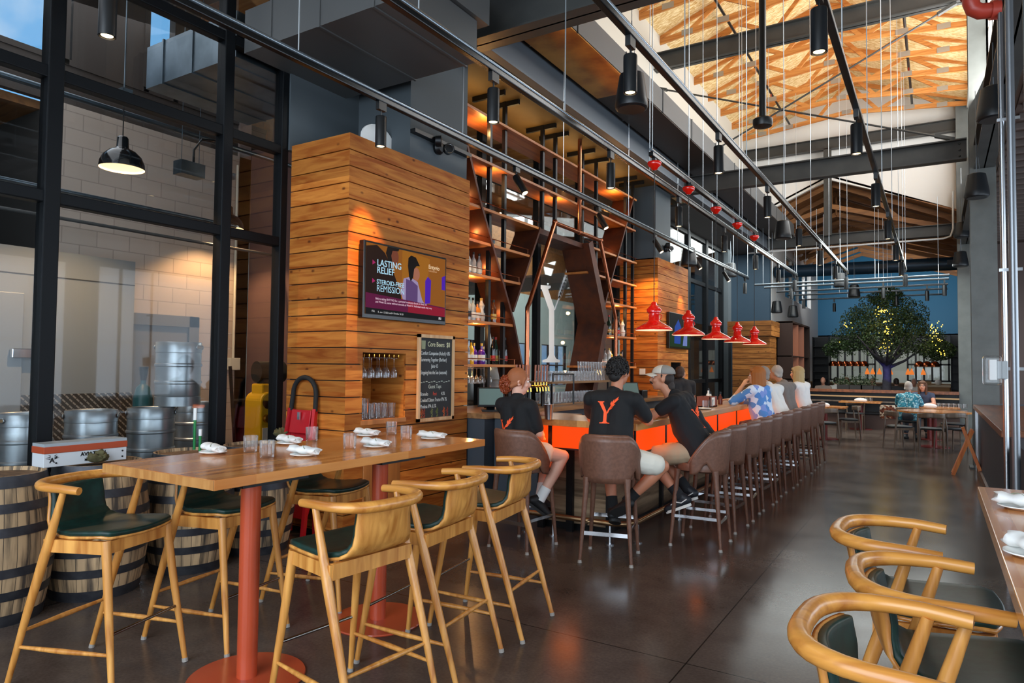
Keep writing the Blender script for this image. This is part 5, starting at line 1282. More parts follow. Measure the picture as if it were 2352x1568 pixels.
# ------------------------------------------------------------------ brewhouse behind the glass
KEG = mat('keg_steel', '#b4babd', .32, .7, col2='#a0a6aa', scale=6)
def keg():
    t = thing('keg', '', 'keg', (0, 0, 0), group='steel beer kegs in the brewhouse')
    obj('shell', G().lathe([(0, .07), (.16, .07), (.19, .085), (.195, .10), (.195, .2), (.204, .21), (.204, .225), (.195, .235), (.195, .36), (.204, .37), (.204, .385), (.195, .395), (.195, .48), (.19, .5), (.14, .53), (.03, .54), (0, .54)], n=32), KEG, t, smooth=40)
    obj('foot_ring', G().lathe([(.19, .09), (.197, .085), (.197, .0), (.185, 0), (.185, .08)], n=32, cap=False), KEG, t, smooth=40)
    obj('handle_ring', G().lathe([(.19, .49), (.198, .495), (.198, .585), (.193, .592), (.186, .585), (.186, .5)], n=32, cap=False), KEG, t, smooth=40)
    for a in (.2, .2+PI, .2+PI/2): 
        c, s = math.cos(a), math.sin(a); g = G()
        g.tube([(c*.199-s*u, s*.199+c*u, .545+v) for u, v in [(.055, .016), (.07, 0), (.055, -.016), (-.055, -.016), (-.07, 0), (-.055, .016)]], .005, 6, closed=True); obj('hand_hold', g, KEG, t, smooth=60)
        obj('hand_slot', G().prism([(c*.1985-s*u, s*.1985+c*u, .545+v) for u, v in [(.052, .013), (.064, 0), (.052, -.013), (-.052, -.013), (-.064, 0), (-.052, .013)]], (c*.001, s*.001, 0)), mat('slot_tan', '#a88a66', .6), t)
    obj('valve', G().cyl((0, 0, .53), (0, 0, .56), .03, n=12), mat('valve_tan', '#b08d5a', .5), t)
    return t
KG = None
def putk(x, y, z, rz, lb):
    global KG
    if KG is None: KG = keg(); KG.location = (x, y, z); KG.rotation_euler.z = rz; KG['label'] = lb
    else: dup(KG, (x, y, z), rz, lb)
kx = -6.0
for y, nm_ in ((2.02, 'at the left edge'), (2.55, 'left of the row, half behind the mullion'), (3.06, 'in the middle of the row'), (3.58, 'under the single top keg')):
    putk(kx-.1, y, 0, .3+y, 'steel keg on the floor of the brewhouse '+nm_); putk(kx-.1, y, .6, .8 if y > 3 else 2.2+y, 'steel keg on the second layer '+nm_)
putk(-6.05, 3.8, 1.2, .35, 'steel keg on the topmost layer, standing highest')
putk(-6.6, 4.35, .0, 1, 'steel keg on the brewhouse floor behind the tall stack'); putk(-6.6, 4.35, .6, 1, 'steel keg behind the tall stack, second layer')
# cold room
co = thing('cold_room', 'grey metal panelled cold room with a diamond plate kick panel, behind the kegs', 'cold room', (-8.4, 2, 0))
PAN = mat('cold_room_panel', '#8d9396', .5, .2)
obj('panel_wall', G().box(-8.95, -8.0, -3, 4.45, 0, 2.78), PAN, co, world=True)
for z in (2.5, 2.06, 1.7): obj('joint', G().box(-8.0, -7.995, -3 if z > 2.4 else -3, 4.45 if z > 2.4 else 3.2, z-.006, z+.006), mat('joint_dark', '#3b3e40', .6), co, world=True)
dr = obj('cold_room_door', G().box(-8.0, -7.96, 1.9, 3.3, .1, 2.3), PAN, co, world=True, bevel=.01)
obj('latch', G().box(-7.96, -7.9, 3.18, 3.44, 1.63, 1.73), CHROME, dr, world=True, bevel=.01)
def diam():
    m, nt, p = _base('diamond_plate'); N = nt.nodes; K = nt.links
    t = N.new('ShaderNodeTexCoord'); s = N.new('ShaderNodeSeparateXYZ'); K.new(t.outputs['Object'], s.inputs[0])
    a = math_(nt, 'MULTIPLY', s.outputs[1], 14); b = math_(nt, 'MULTIPLY', s.outputs[2], 14)
    fa = math_(nt, 'ABSOLUTE', math_(nt, 'SUBTRACT', math_(nt, 'FRACT', math_(nt, 'ADD', a, b)), .5)); fb = math_(nt, 'ABSOLUTE', math_(nt, 'SUBTRACT', math_(nt, 'FRACT', math_(nt, 'SUBTRACT', a, b)), .5))
    h = math_(nt, 'MULTIPLY', math_(nt, 'LESS_THAN', fa, .16), math_(nt, 'LESS_THAN', fb, .42))
    bu = N.new('ShaderNodeBump'); bu.inputs['Strength'].default_value = 1; bu.inputs['Distance'].default_value = .02; K.new(h, bu.inputs['Height']); K.new(bu.outputs[0], p.inputs['Normal'])
    K.new(mixc(nt, h, C('#55504b'), C('#b9b0a4')), p.inputs['Base Color']); p.inputs['Metallic'].default_value = .5; p.inputs['Roughness'].default_value = .3; return m  # lighter dashes: glints of the raised bars put into the colour
obj('kick_panel', G().box(-8.0, -7.985, -3, 4.45, 0, 1.25), diam(), co, world=True)
# pump, hand truck, gas bottle, wall box, bell lamps
pm = thing('floor_machine', 'yellow floor machine with a dark motor behind the last glass pane', 'machine', (-6.9, 5.38, 0))
obj('body', G().box(-7.05, -6.75, 5.28, 5.5, .0, 1.18).cyl((-7.05, 5.39, 1.15), (-6.75, 5.39, 1.15), .11, n=20).box(-7.0, -6.8, 5.33, 5.45, 1.2, 1.36), mat('machine_yellow', '#d9a80c', .4), pm, world=True, bevel=.02)
obj('motor', G().cyl((-6.95, 5.36, 1.5), (-6.9, 5.7, 1.5), .13, n=18), mat('motor_dark', '#25221f', .5), pm, world=True, smooth=40)
obj('support', G().box(-6.96, -6.84, 5.38, 5.5, 1.3, 1.42), MATS['motor_dark'], pm, world=True)
obj('gauge', G().cyl((-6.75, 5.36, .95), (-6.7, 5.36, .95), .05, n=14), mat('brass', '', .2), pm, world=True)
obj('data_sticker', G().box(-6.75, -6.745, 5.31, 5.44, .66, .84), whl, pm, world=True)
ht = thing('hand_truck', 'dark hand truck frame leaning by the block wall in the brewhouse', 'hand truck', (-8.3, 6.2, 0))
obj('frame', G().tube([(-8.3, 6.12, 0), (-8.3, 5.97, 1.56)], .024, 8).tube([(-8.3, 6.5, 0), (-8.3, 6.35, 1.2)], .024, 8).tube([(-8.3, 6.02, 1.08), (-8.3, 6.36, 1.08)], .024, 8), BLACK, ht, world=True, smooth=40)
obj('toe_plate', G().box(-8.3, -8.1, 6.1, 6.5, 0, .02), BLACK, ht, world=True)
gb = thing('gas_bottle', 'dark teal gas bottle between the cold room and the kegs', 'cylinder', (-7.5, 4.3, 0))
obj('cylinder', G().lathe([(0, 0), (.1, 0), (.1, 1.2), (.07, 1.32), (.03, 1.36), (.03, 1.4), (0, 1.4)], (-7.5, 4.3, 0), 20), mat('gas_teal', '#144a52', .4), gb, world=True, smooth=40)
obj('valve', G().cyl((-7.5, 4.3, 1.4), (-7.5, 4.3, 1.55), .03, .05, 10), BLACK, gb, world=True)
tag(obj('wall_box', G().box(-9.0, -8.93, 6.42, 6.6, 1.5, 1.68), mat('ivory_plastic', '#ded8c4', .5), bevel=.006), 'small ivory control box on the block wall of the brewhouse', 'control box')
tag(obj('wall_conduit', G().cyl((-8.97, 6.5, 1.68), (-8.97, 6.5, 4.6), .018, n=8), mat('ivory_plastic', ''), smooth=40), 'thin pale conduit rising from the ivory control box', 'pipe')
BLM = mat('bell_black', '#15181b', .15, coat=.6)
def bell():
    t = thing('bell_lamp', '', 'lamp', (0, 0, 0), group='black bell lamps in the brewhouse')
    s_ = obj('shade', G().lathe([(.2, 0), (.2, .012), (.195, .06), (.17, .12), (.12, .17), (.07, .195), (.055, .21), (.05, .30), (.04, .315), (0, .32)], n=32, cap=False), BLM, t, smooth=50)
    obj('inner_reflector', G().lathe([(.197, .003), (.19, .06), (.165, .115), (.11, .165), (0, .185)], n=32, cap=False), mat('lit_reflector', '#f4ead6', .5, emit='#ffd9a0', es=1.2), s_, smooth=50)
    obj('cable', G().cyl((0, 0, .32), (0, 0, .72), .006, n=6), LB, t)
    obj('junction_box', G().box(-.06, .06, -.05, .05, .70, .78), GALV, t)
    obj('drop_rod', G().cyl((0, 0, .78), (0, 0, 3.2), .008, n=6), GALV, t)
    return t
B0 = bell(); p = at(280, 388, x=-6.7); B0.location = p; B0['label'] = 'large black bell lamp behind the glass, nearest'
spot((p.x, p.y, p.z+.1), (p.x, p.y, 0), 170, 2.3, .5)
p = at(525, 525, x=-8.4); dup(B0, tuple(p), 0, 'black bell lamp farther back beside the block wall'); spot((p.x, p.y, p.z+.1), (p.x-.2, p.y, 0), 130, 2.0, .5)
for k, (y, x) in enumerate(((9.0, -7.5), (12, -8), (10.5, -9.5))):
    dup(B0, (x, y, 3.5), 0, 'black bell lamp seen through the window behind the bar, %s' % ('left one', 'right one', 'middle one farther back')[k]); spot((x, y, 3.6), (x, y, 0), 50, 2.2, .5)
bx_ = thing('ballast_box', 'galvanised electrical box hanging near the bell lamp', 'box', tuple(at(435, 390, x=-7.4)))
obj('housing', G().box(-.08, .08, -.15, .15, -.08, .08), GALV, bx_)
obj('flexible_conduit', G().tube([(0, .05, .08), (0, .05, .25), (0, .15, .4), (0, .4, .45)], .015, 8), LB, bx_, smooth=40)
obj('hanger_wire', G().cyl((0, -.1, .08), (0, -.1, 2.4), .004, n=5).cyl((0, .12, .08), (0, .12, 2.4), .004, n=5), GALV, bx_)
for k, (x, z, r) in enumerate(((-7.6, 3.35, .022), (-8.3, 3.2, .02), (-7.6, 4.35, .03))):
    tag(obj('service_pipe', G().cyl((x, -4, z), (x, 8 if k else 5.5, z), r, n=10), (GALV, DUCT, GALV)[k], smooth=40), 'overhead pipe in the brewhouse, %s' % ('lowest and nearest the glass', 'thin one near the block wall', 'highest and thickest')[k], 'pipe')
# brewing tanks behind the back bar windows
def tank(x, y, h, r, lb):
    t = thing('brewing_tank', lb, 'tank', (x, y, 0), group='steel brewing tanks')
    obj('vessel', G().lathe([(0, .5), (r*.5, .45), (r, .8), (r, h-.3), (r*.85, h-.1), (r*.3, h), (0, h)], (0, 0, 0), 32), STEEL, t, smooth=40)
    for k in range(3): obj('leg', G().cyl((r*.8*math.cos(k*2.1), r*.8*math.sin(k*2.1), 0), (r*.8*math.cos(k*2.1), r*.8*math.sin(k*2.1), .85), .04, n=10), STEEL, t)
    obj('manway', G().cyl((r*.95, 0, h*.55), (r+.06, 0, h*.55), .22, n=20), STEEL, t)
    return t
tank(-9.2, 13.8, 1.7, .7, 'wide low steel brewing vessel seen through the hexagon window'); tank(-10.6, 11.3, 2.1, .6, 'steel brewing tank behind the left shelves'); tank(-7.8, 19.5, 2.6, .55, 'tall steel tank beyond the second pier')
tag(obj('beam_in_brewhouse', G().box(-12.1, GX-.1, 11.6, 11.8, 3.1, 3.4), mat('pale_duct', '#aab4b2', .5)), 'pale beam crossing the brewhouse behind the hexagon window', 'beam')
# ------------------------------------------------------------------ people
def fuse(prims, voxel, smooth=3, fold=0, seed=0):
    """one continuous skin over overlapping rounded limbs"""
    g = G()
    for p in prims:
        if p[0] == 'c':
            _, a, b, ra, rb = p
            a = Vector(a); b = Vector(b)
            g.ball(a, ra, 14, 10); g.ball(b, rb, 14, 10)
            if (b-a).length > 1e-4: g.tube([a, b], [ra, rb], 14)
        else:
            _, c, r, R = p
            g.ball(c, r, 18, 12, R)
    me = bpy.data.meshes.new('skin'); me.from_pydata(g.v, [], g.f)
    bm = bmesh.new(); bm.from_mesh(me); bmesh.ops.remove_doubles(bm, verts=bm.verts, dist=1e-6); bmesh.ops.recalc_face_normals(bm, faces=bm.faces); bm.to_mesh(me); bm.free()
    o = bpy.data.objects.new('skin', me); COL.objects.link(o)
    m = o.modifiers.new('r', 'REMESH'); m.mode = 'VOXEL'; m.voxel_size = voxel
    if smooth: s = o.modifiers.new('s', 'SMOOTH'); s.factor = .5; s.iterations = smooth
    dg = bpy.context.evaluated_depsgraph_get()
    out = bpy.data.meshes.new_from_object(o.evaluated_get(dg))
    bpy.data.objects.remove(o); bpy.data.meshes.remove(me)
    g = G(); nv = [v.normal.copy() for v in out.vertices]; vs = []
    for v, n_ in zip(out.vertices, nv):
        p = v.co.copy()
        if fold:
            q = Vector((p.x*9+seed, p.y*9, p.z*6+seed)); p += n_*fold*(noise.noise(q)+.6*noise.noise(q*2.3)) 
        vs.append(tuple(p))
    g.v = vs; g.f = [tuple(p.vertices) for p in out.polygons]
    bpy.data.meshes.remove(out)
    return g
def hand(prims, wr, d, up, side, curl=.5, k=1.0):
    """palm, four unequal bent fingers and a thumb leaving the side of the palm; d along the forearm, up = back of hand"""
    d = Vector(d).normalized(); up = Vector(up); up = (up-d*up.dot(d)).normalized(); x = d.cross(up)*side
    wr = Vector(wr)
    for s in (-.028, -.01, .01, .028): prims.append(('c', wr+x*s*.7*k, wr+d*.085*k+x*s*k, .014*k, .0125*k))
    for s, L_ in ((-.030, .062), (-.010, .078), (.010, .083), (.030, .074)):
        p0 = wr+d*.088*k+x*s*k; a1 = curl; a2 = curl*2.1
        p1 = p0+(d*math.cos(a1*.6)-up*math.sin(a1*.6))*L_*.5*k; p2 = p1+(d*math.cos(a2)-up*math.sin(a2))*L_*.32*k; p3 = p2+(d*math.cos(a2*1.35)-up*math.sin(a2*1.35))*L_*.25*k
        prims += [('c', p0, p1, .0098*k, .0092*k), ('c', p1, p2, .0092*k, .0086*k), ('c', p2, p3, .0086*k, .0075*k)]
    t0_ = wr+d*.025*k+x*.03*k; t1_ = t0_+(d*.6+x*.7-up*.25).normalized()*.04*k; t2_ = t1_+(d*.85+x*.3-up*.3).normalized()*.032*k
    prims += [('c', t0_, t1_, .0135*k, .0115*k), ('c', t1_, t2_, .0112*k, .0088*k)]
DEF = dict(pel=(0, -.03, .87), che=(0, .04, 1.14), nk=(0, .07, 1.37), hd=(0, .11, 1.53), shL=(-.185, .05, 1.315), shR=(.185, .05, 1.315), elL=(-.24, .22, 1.10), elR=(.24, .22, 1.10),
           wrL=(-.12, .42, 1.145), wrR=(.12, .42, 1.145), hipL=(-.09, -.02, .85), hipR=(.09, -.02, .85), knL=(-.13, .42, .80), knR=(.13, .42, .80), anL=(-.12, .34, .40), anR=(.12, .34, .40), toeL=(0, 1, -.2), toeR=(0, 1, -.2))
SKINS = {}
def skin(c):
    return mat('skin_'+c[1:], c, .5, spec=.35)
def figure(label, loc, rz, J=None, sk='#c98f74', shirt='#17181b', pants='#d8d2c2', leg_f=.72, sleeve=.62, shoe='#17181a', sock=None, hair='short', hairc='#3a2a20', yaw=0, pitch=0, roll=0,
           vox=.009, shirtm=None, legs=True, arms='LR', group=None, w=1.0, cap=False, face=True, stache=False, glasses=False, curl=.5, belly=0):
    P = dict(DEF); P.update(J or {}); P = {k: Vector(v) for k, v in P.items()}
    t = thing('person', label, 'person', loc, rz, group)
    hd = P['hd']; HM = Matrix.Translation(hd) @ Euler((pitch, roll, yaw)).to_matrix().to_4x4(); HR = HM.to_3x3()
    h = lambda x, y, z: HM @ Vector((x, y, z))
    sw = (P['shR']-P['shL']); sx = sw.normalized()
    body, top = [], []
    def torso(L_, e):
        for s in (-1, 1):
            L_.append(('c', P['pel']+sx*s*.065*w, P['che']+sx*s*.062*w-Vector((0, 0, .06)), .112*w+e, .102*w+e))
            L_.append(('c', P['che']+sx*s*.062*w-Vector((0, 0, .06)), P['che'].lerp(P['nk'], .55)+sx*s*.075*w, .104*w+e, .092+e))
        L_.append(('c', P['shL']*.86+P['shR']*.14, P['shR']*.86+P['shL']*.14, .062+e, .062+e))
        L_.append(('c', P['che'].lerp(P['nk'], .62), P['nk']-Vector((0, 0, .01)), .085+e, .052+e*1.3))
        if belly: L_.append(('e', P['pel'].lerp(P['che'], .45)+Vector((0, .06, 0)), (.14+e, .11+e, .14+e), None))
    torso(body, 0); torso(top, .016)
    body.append(('c', P['nk']-Vector((0, 0, .05)), h(0, -.01, -.05), .056, .05))
    body += [('e', h(0, -.012, .025), (.074, .094, .1), HR), ('e', h(0, .03, -.045), (.056, .062, .066), HR), ('e', h(0, .05, -.085), (.03, .03, .026), HR),
             ('c', h(0, .082, .018), h(0, .104, -.022), .010, .0145), ('c', h(-.012, .092, -.026), h(.012, .092, -.026), .009, .009), ('c', h(-.02, .082, -.058), h(.02, .082, -.058), .010, .010), ('c', h(-.03, .077, .034), h(.03, .077, .034), .013, .013)]
    for s in (-1, 1): body += [('e', h(s*.074, -.012, -.005), (.012, .022, .033), HR), ('e', h(s*.04, .062, -.022), (.026, .022, .024), HR)]
    for sd, s in (('L', -1), ('R', 1)):
        sh, el, wr = P['sh'+sd], P['el'+sd], P['wr'+sd]
        if sd in arms:
            body += [('c', sh, el, .052, .041), ('c', el, el.lerp(wr, .35), .041, .042), ('c', el.lerp(wr, .35), wr, .042, .027)]
            hand(body, wr, wr-el, Vector((0, 0, 1)) if abs((wr-el).normalized().z) < .8 else Vector((0, -1, 0)), -s, curl)
        e1 = sh.lerp(el, sleeve) if sleeve <= 1 else el
        top += [('c', sh, e1, .067, .061)]
        if sleeve > 1: top += [('c', el, el.lerp(wr, sleeve-1), .058, .046)]
    bot = [('c', P['pel']-sx*.05, P['pel']+sx*.05, .13*w, .13*w)]
    if legs:
        for sd in 'LR':
            hp, kn, an = P['hip'+sd], P['kn'+sd], P['an'+sd]
            body += [('c', hp, kn, .083, .057), ('c', kn, kn.lerp(an, .35), .056, .058), ('c', kn.lerp(an, .35), an, .057, .038)]
            if leg_f <= 1: bot += [('c', hp, hp.lerp(kn, leg_f), .106, .094)]
            else: bot += [('c', hp, kn, .1, .073), ('c', kn, kn.lerp(an, leg_f-1), .073, .06)]
    else: bot += [('c', P['hipL'], P['hipL'].lerp(P['knL'], .8), .1, .08), ('c', P['hipR'], P['hipR'].lerp(P['knR'], .8), .1, .08)]
    obj('body', fuse(body, vox, 2), skin(sk), t, smooth=70)
    sm = shirtm or mat('shirt_'+shirt[1:], shirt, .85)
    so = obj('shirt', fuse(top, max(vox, .01), 3, .007, len(label) % 50), sm, t, smooth=70)
    po = obj('trousers' if leg_f > 1 else 'shorts', fuse(bot, max(vox, .012), 3, .009, 3+len(label) % 40), mat('trousers_'+pants[1:], pants, .85), t, smooth=70)
    if legs:
        for sd in 'LR':
            an, to, kn = P['an'+sd], P['toe'+sd].normalized(), P['kn'+sd]
            dn = (an-kn).normalized(); u = (dn-to*dn.dot(to)).normalized()
            heel = an+u*.055-to*.05; toe = an+u*.075+to*.15; r_ = to.cross(u)
            sp = [('c', heel, an+u*.06+to*.05, .042, .042), ('c', an+u*.06+to*.03, toe, .042, .036), ('c', an, heel, .046, .04), ('c', an+u*.03, toe+to*.01, .034, .03)]
            so_ = obj('shoe', fuse(sp, .01, 2), mat('shoe_'+shoe[1:], shoe, .6), t, smooth=70)
            M_ = frame_mat(an+u*.088+to*.055, to, r_)
            obj('shoe_sole', G().prism([tuple(M_ @ Vector((.125*math.copysign(abs(math.cos(a))**.8, math.cos(a)), .045*math.sin(a), 0))) for a in [2*PI*i/24 for i in range(24)]], tuple(u*.024)), mat('sole_'+('w' if sock == '#15171b' else 'd'), '#d6d3cc' if sock == '#15171b' else '#1c1b1a', .7), so_)
            if sock == '#15171b':
                for s_ in (-1, 1): obj('shoe_stripe', G().tube([an+u*.045-to*.06+r_*s_*.043, an+u*.06+to*.0+r_*s_*.046, an+u*.035+to*.05+r_*s_*.043, an+u*.05+to*.1+r_*s_*.036], .005, 6), mat('stripe_white', '#e4e4e0', .6), so_)
            if sock: obj('sock', G().tube([an-dn*.11, an-dn*.05, an+u*.02], [.05, .049, .05], 16), mat('sock_'+sock[1:], sock, .9), t, smooth=60)
    if face:
        for s in (-1, 1):
            e_ = obj('eye', G().ball(h(s*.03, .0745, .012), (.0125, .012, .010), 12, 8), mat('eye_white', '#e6e2dc', .25), t, smooth=60)
            obj('iris', G().ball(h(s*.03, .0845, .012), .0055, 10, 6), mat('iris_dark', '#33241a', .2), e_, smooth=60)
            obj('eyebrow', G().tube([h(s*.012, .092, .030), h(s*.03, .092, .036), h(s*.05, .078, .030)], [.003, .0045, .003], 6), mat('hair_'+hairc[1:], hairc, .7), t)
        obj('mouth', G().tube([h(-.022, .084, -.058), h(-.008, .0935, -.056), (h(.008, .0935, -.056)), h(.022, .084, -.058)], [.003, .0055, .0055, .003], 8), mat('lips', '#9c5a50', .5), t, smooth=60)
    HMAT = mat('hair_'+hairc[1:], hairc, .55)
    rnd = random.Random(len(label)); hp_ = []
    if hair in ('short', 'crop', 'bald'):
        if cap: hp_ = [('e', h(0, -.05, .0), (.078, .066, .07), HR), ('e', h(0, -.085, -.075), (.062, .04, .055), HR), ('c', h(-.072, -.0, .03), h(-.075, -.004, -.02), .012, .008), ('c', h(.072, -.0, .03), h(.075, -.004, -.02), .012, .008)]
        elif hair == 'bald': hp_ = [('e', h(0, -.045, -.005), (.079, .066, .06), HR)]
        else: hp_ = [('e', h(0, -.022, .036), (.081, .095, .098), HR), ('c', h(-.07, -.01, .0), h(-.066, -.06, -.05), .017, .02), ('c', h(.07, -.01, .0), h(.066, -.06, -.05), .017, .02), ('e', h(0, -.07, -.03), (.058, .04, .055), HR)]
    elif hair in ('bob', 'long'):
        ln = -.12 if hair == 'bob' else -.2
        hp_ = [('e', h(0, -.022, .04), (.09, .104, .1), HR)]
        for a in [i*PI/8 for i in range(-1, 10)]:
            c, s = math.cos(a), -math.sin(a)
            hp_.append(('c', h(.078*c, -.01+.085*s, .04), h(.082*c, -.015+.09*s, ln+.012*rnd.random()), .027, .024))
        hp_ += [('c', h(-.06, .055, .085), h(.06, .05, .09), .022, .022)]
    elif hair == 'bun':
        hp_ = [('e', h(0, -.022, .034), (.084, .1, .101), HR), ('c', h(-.07, .0, .0), h(-.05, -.075, -.045), .02, .02), ('c', h(.07, .0, .0), h(.05, -.075, -.045), .02, .02), ('e', h(0, -.075, -.02), (.05, .035, .05), HR), ('c', h(.07, .04, .04), h(.078, .02, -.06), .012, .006)]
    if hair == 'curly' or hair == 'bun':
        cg = G(); nC = 330 if hair == 'curly' else 150
        for i in range(nC):
            if hair == 'curly':
                a = rnd.uniform(0, 2*PI); b_ = rnd.uniform(-.5, 1.45); q = Vector((.082*math.cos(b_)*math.cos(a), -.022+.1*math.cos(b_)*math.sin(a), .03+.1*math.sin(b_)))
                if q.y > .05 and q.z < .07: continue
                if q.z > .115 and q.y < -.02 and abs(q.x) < .022 and rnd.random() < .6: continue
                c = h(*q); r0 = .015
            else:
                v = Vector((rnd.gauss(0, 1), rnd.gauss(0, 1), rnd.gauss(0, 1))).normalized(); q = Vector((-.015, -.115, -.035))+Vector((v.x*.062, v.y*.05, v.z*.075)); c = h(*q); r0 = .019
            ph = rnd.uniform(0, 6); ax = Vector((rnd.gauss(0, 1), rnd.gauss(0, 1), rnd.gauss(0, 1))).normalized(); bx_ = ax.orthogonal().normalized(); cx_ = ax.cross(bx_)
            cg.tube([c+(bx_*math.cos(ph+k*1.1)+cx_*math.sin(ph+k*1.1))*r0*.8+ax*(k-3)*.0042 for k in range(7)], .0062, 5)
        if hair == 'curly': hp_ = [('e', h(0, -.024, .034), (.079, .096, .098), HR), ('e', h(0, -.07, -.03), (.058, .04, .05), HR)]
        cur = obj('hair_curls', cg, mat('hair_'+('7a3314' if hair == 'bun' else hairc[1:]), '#8a3a16' if hair == 'bun' else hairc, .5), t, smooth=60)
    if hp_: obj('hair', fuse(hp_, max(vox*.8, .007), 2, .004, 5), HMAT, t, smooth=70)
    if cap:
        cm = mat('cap_cream', '#d8cfbf', .8); mm_ = mat('cap_mesh', '#8d8a84', .9)
        def dome(u, v, a0, a1):
            a = a0+(a1-a0)*u; b_ = v*PI/2*.98
            return tuple(h(.088*math.cos(b_)*math.sin(a), -.016+.108*math.cos(b_)*math.cos(a), .045+.082*math.sin(b_)**.9))
        c_ = obj('cap', G().grid(lambda u, v: dome(u, v, -1.35, 1.35), 20, 8), cm, t, smooth=70, solid=.004)
        obj('mesh_panel', G().grid(lambda u, v: dome(u, v, 1.35, 2*PI-1.35), 24, 8), mm_, c_, smooth=70, solid=.004)
        obj('brim', G().grid(lambda u, v: tuple(h((.078+.004*v)*math.sin((u-.5)*2.3)*(1+.0*v), -.016+.1*math.cos((u-.5)*2.0)+v*.075*math.cos((u-.5)*1.5), .05-.018*v-.022*((u-.5)*2)**2)), 16, 5), cm, c_, smooth=70, solid=.005)
        obj('cap_lettering', textg('CRAFT', .018, .001, .0006, 'CENTER').tr(frame_mat(h(0, .0935, .075), -HR.col[0], HR.col[2]+HR.col[1]*-.35)), mat('cap_letter', '#3a3a3a', .8), c_)
        obj('cap_lettering', textg('BEER', .018, .001, .0006, 'CENTER').tr(frame_mat(h(0, .096, .055), -HR.col[0], HR.col[2]+HR.col[1]*-.3)), mat('cap_letter', '', .8), c_)
    if stache: obj('moustache', G().tube([h(-.034, .082, -.052), h(-.018, .099, -.041), h(0, .1035, -.038), h(.018, .099, -.041), h(.034, .082, -.052)], [.005, .0085, .0085, .0085, .005], 8), HMAT, t, smooth=60)
    if glasses:
        gg = G()
        for s in (-1, 1): gg.tube([h(s*.032+.022*math.cos(a), .098, .012+.018*math.sin(a)) for a in [2*PI*i/16 for i in range(16)]], .002, 5, closed=True).cyl(h(s*.054, .095, .015), h(s*.076, -.01, .015), .002, n=5)
        obj('spectacles', gg, BLACK, t)
    return t, so, P
def logo(t, so, c, right, up, size, m):
    """the wheat-eared Y printed on the back of a shirt"""
    parts = [[(0, 1), (.30, 1), (.30, .965), (.24, .95), (.43, .56), (.43, .48), (.34, .48), (.07, .94), (0, .965)], [(.32, .5), (.46, .52), (.46, .1), (.5, .05), (.62, .035), (.62, 0), (.16, 0), (.16, .035), (.28, .05), (.32, .1)],
             [(.43, .47), (.50, .66), (.62, .82), (.80, 1.0), (.98, 1.14), (1.0, 1.13), (.84, .96), (.66, .78), (.55, .62), (.49, .46)], [(.64, .76), (.60, .9), (.66, 1.02), (.69, .92)], [(.68, .86), (.70, 1.0), (.78, 1.12), (.79, 1.0)], [(.78, .98), (.84, 1.12), (1.0, 1.24), (.93, 1.1)],
             [(.60, .72), (.74, .78), (.86, .9), (.76, .88)], [(.55, .62), (.66, .66), (.74, .76), (.62, .72)]]
    right = Vector(right).normalized(); up = Vector(up).normalized(); n_ = right.cross(up).normalized(); c = Vector(c)
    bm = bmesh.new()
    for p in parts: bm.faces.new([bm.verts.new(c+right*((u-.5)*size)+up*((v-.6)*size)+n_*.25) for u, v in p])
    bmesh.ops.triangulate(bm, faces=bm.faces); bmesh.ops.subdivide_edges(bm, edges=bm.edges, cuts=3, use_grid_fill=True)
    bv = BVHTree.FromPolygons([v.co for v in so.data.vertices], [p.vertices for p in so.data.polygons])
    for v in bm.verts:
        hit = bv.ray_cast(v.co, -n_)
        if hit[0] is not None: v.co = hit[0]+n_*.004
    bm.verts.index_update()
    g = G(); g.v = [tuple(v.co) for v in bm.verts]; g.f = [tuple(q.index for q in f.verts) for f in bm.faces]; bm.free()
    obj('shirt_print', g, m, so)
PRINT = mat('orange_print', '#ff5a24', .7, emit='#ff5a24', es=0)
# curly-haired man seen from behind at the corner of the bar
t, so, P = figure('man in a black T-shirt with an orange Y, seen from behind, with curly dark hair', (-2.35, 5.37, 0), .08,
    dict(pel=(0, -.03, .87), che=(-.01, .05, 1.14), nk=(.01, .09, 1.385), hd=(.03, .13, 1.555), shL=(-.2, .06, 1.325), shR=(.2, .06, 1.325), elL=(-.27, .26, 1.14), elR=(.27, .22, 1.14), wrL=(-.08, .46, 1.16), wrR=(.12, .45, 1.16),
         knL=(-.13, .33, .76), anL=(-.05, .22, .36), knR=(.38, .26, .76), anR=(.10, .16, .46), toeL=(-.1, 1, -.35), toeR=(-.85, .35, -.45)), sk='#b9785a', shirt='#0c0d10', pants='#d9d4c6', hair='curly', hairc='#15100e', sleeve=.72, w=1.06, leg_f=.8, vox=.008, yaw=-.25, shoe='#0e0f11', sock='#101113')
logo(t, so, (-.01, -.2, 1.245), (1, 0, 0), (0, .05, 1), .185, PRINT)
# red-haired woman
t, so, P = figure('woman with red hair in a bun and black T-shirt sitting left at the bar', (-3.16, 5.30, 0), -.12,
    dict(pel=(-.02, -.03, .86), che=(-.09, .02, 1.09), nk=(-.115, .05, 1.30), hd=(-.13, .09, 1.455), shL=(-.27, .02, 1.245), shR=(.05, .03, 1.235), elL=(-.3, .2, 1.05), elR=(.10, .10, 1.0), wrL=(-.16, .4, 1.13), wrR=(-.02, .30, .93),
         knL=(0, .38, .80), knR=(.25, .26, .79), anR=(.12, .10, .42), anL=(.05, .2, .42), toeR=(.4, .7, -.6), toeL=(.1, 1, -.3)), sk='#d9a791', shirt='#0b0c0f', pants='#e2dccb', hair='bun', hairc='#9a5a34', sleeve=.8, w=.84, leg_f=.42, vox=.008, yaw=-.75, pitch=-.12, shoe='#101012', sock='#e4e4e2', curl=.8)
logo(t, so, (-.15, -.18, 1.05), (1, 0, 0), (0, .05, 1), .17, PRINT)
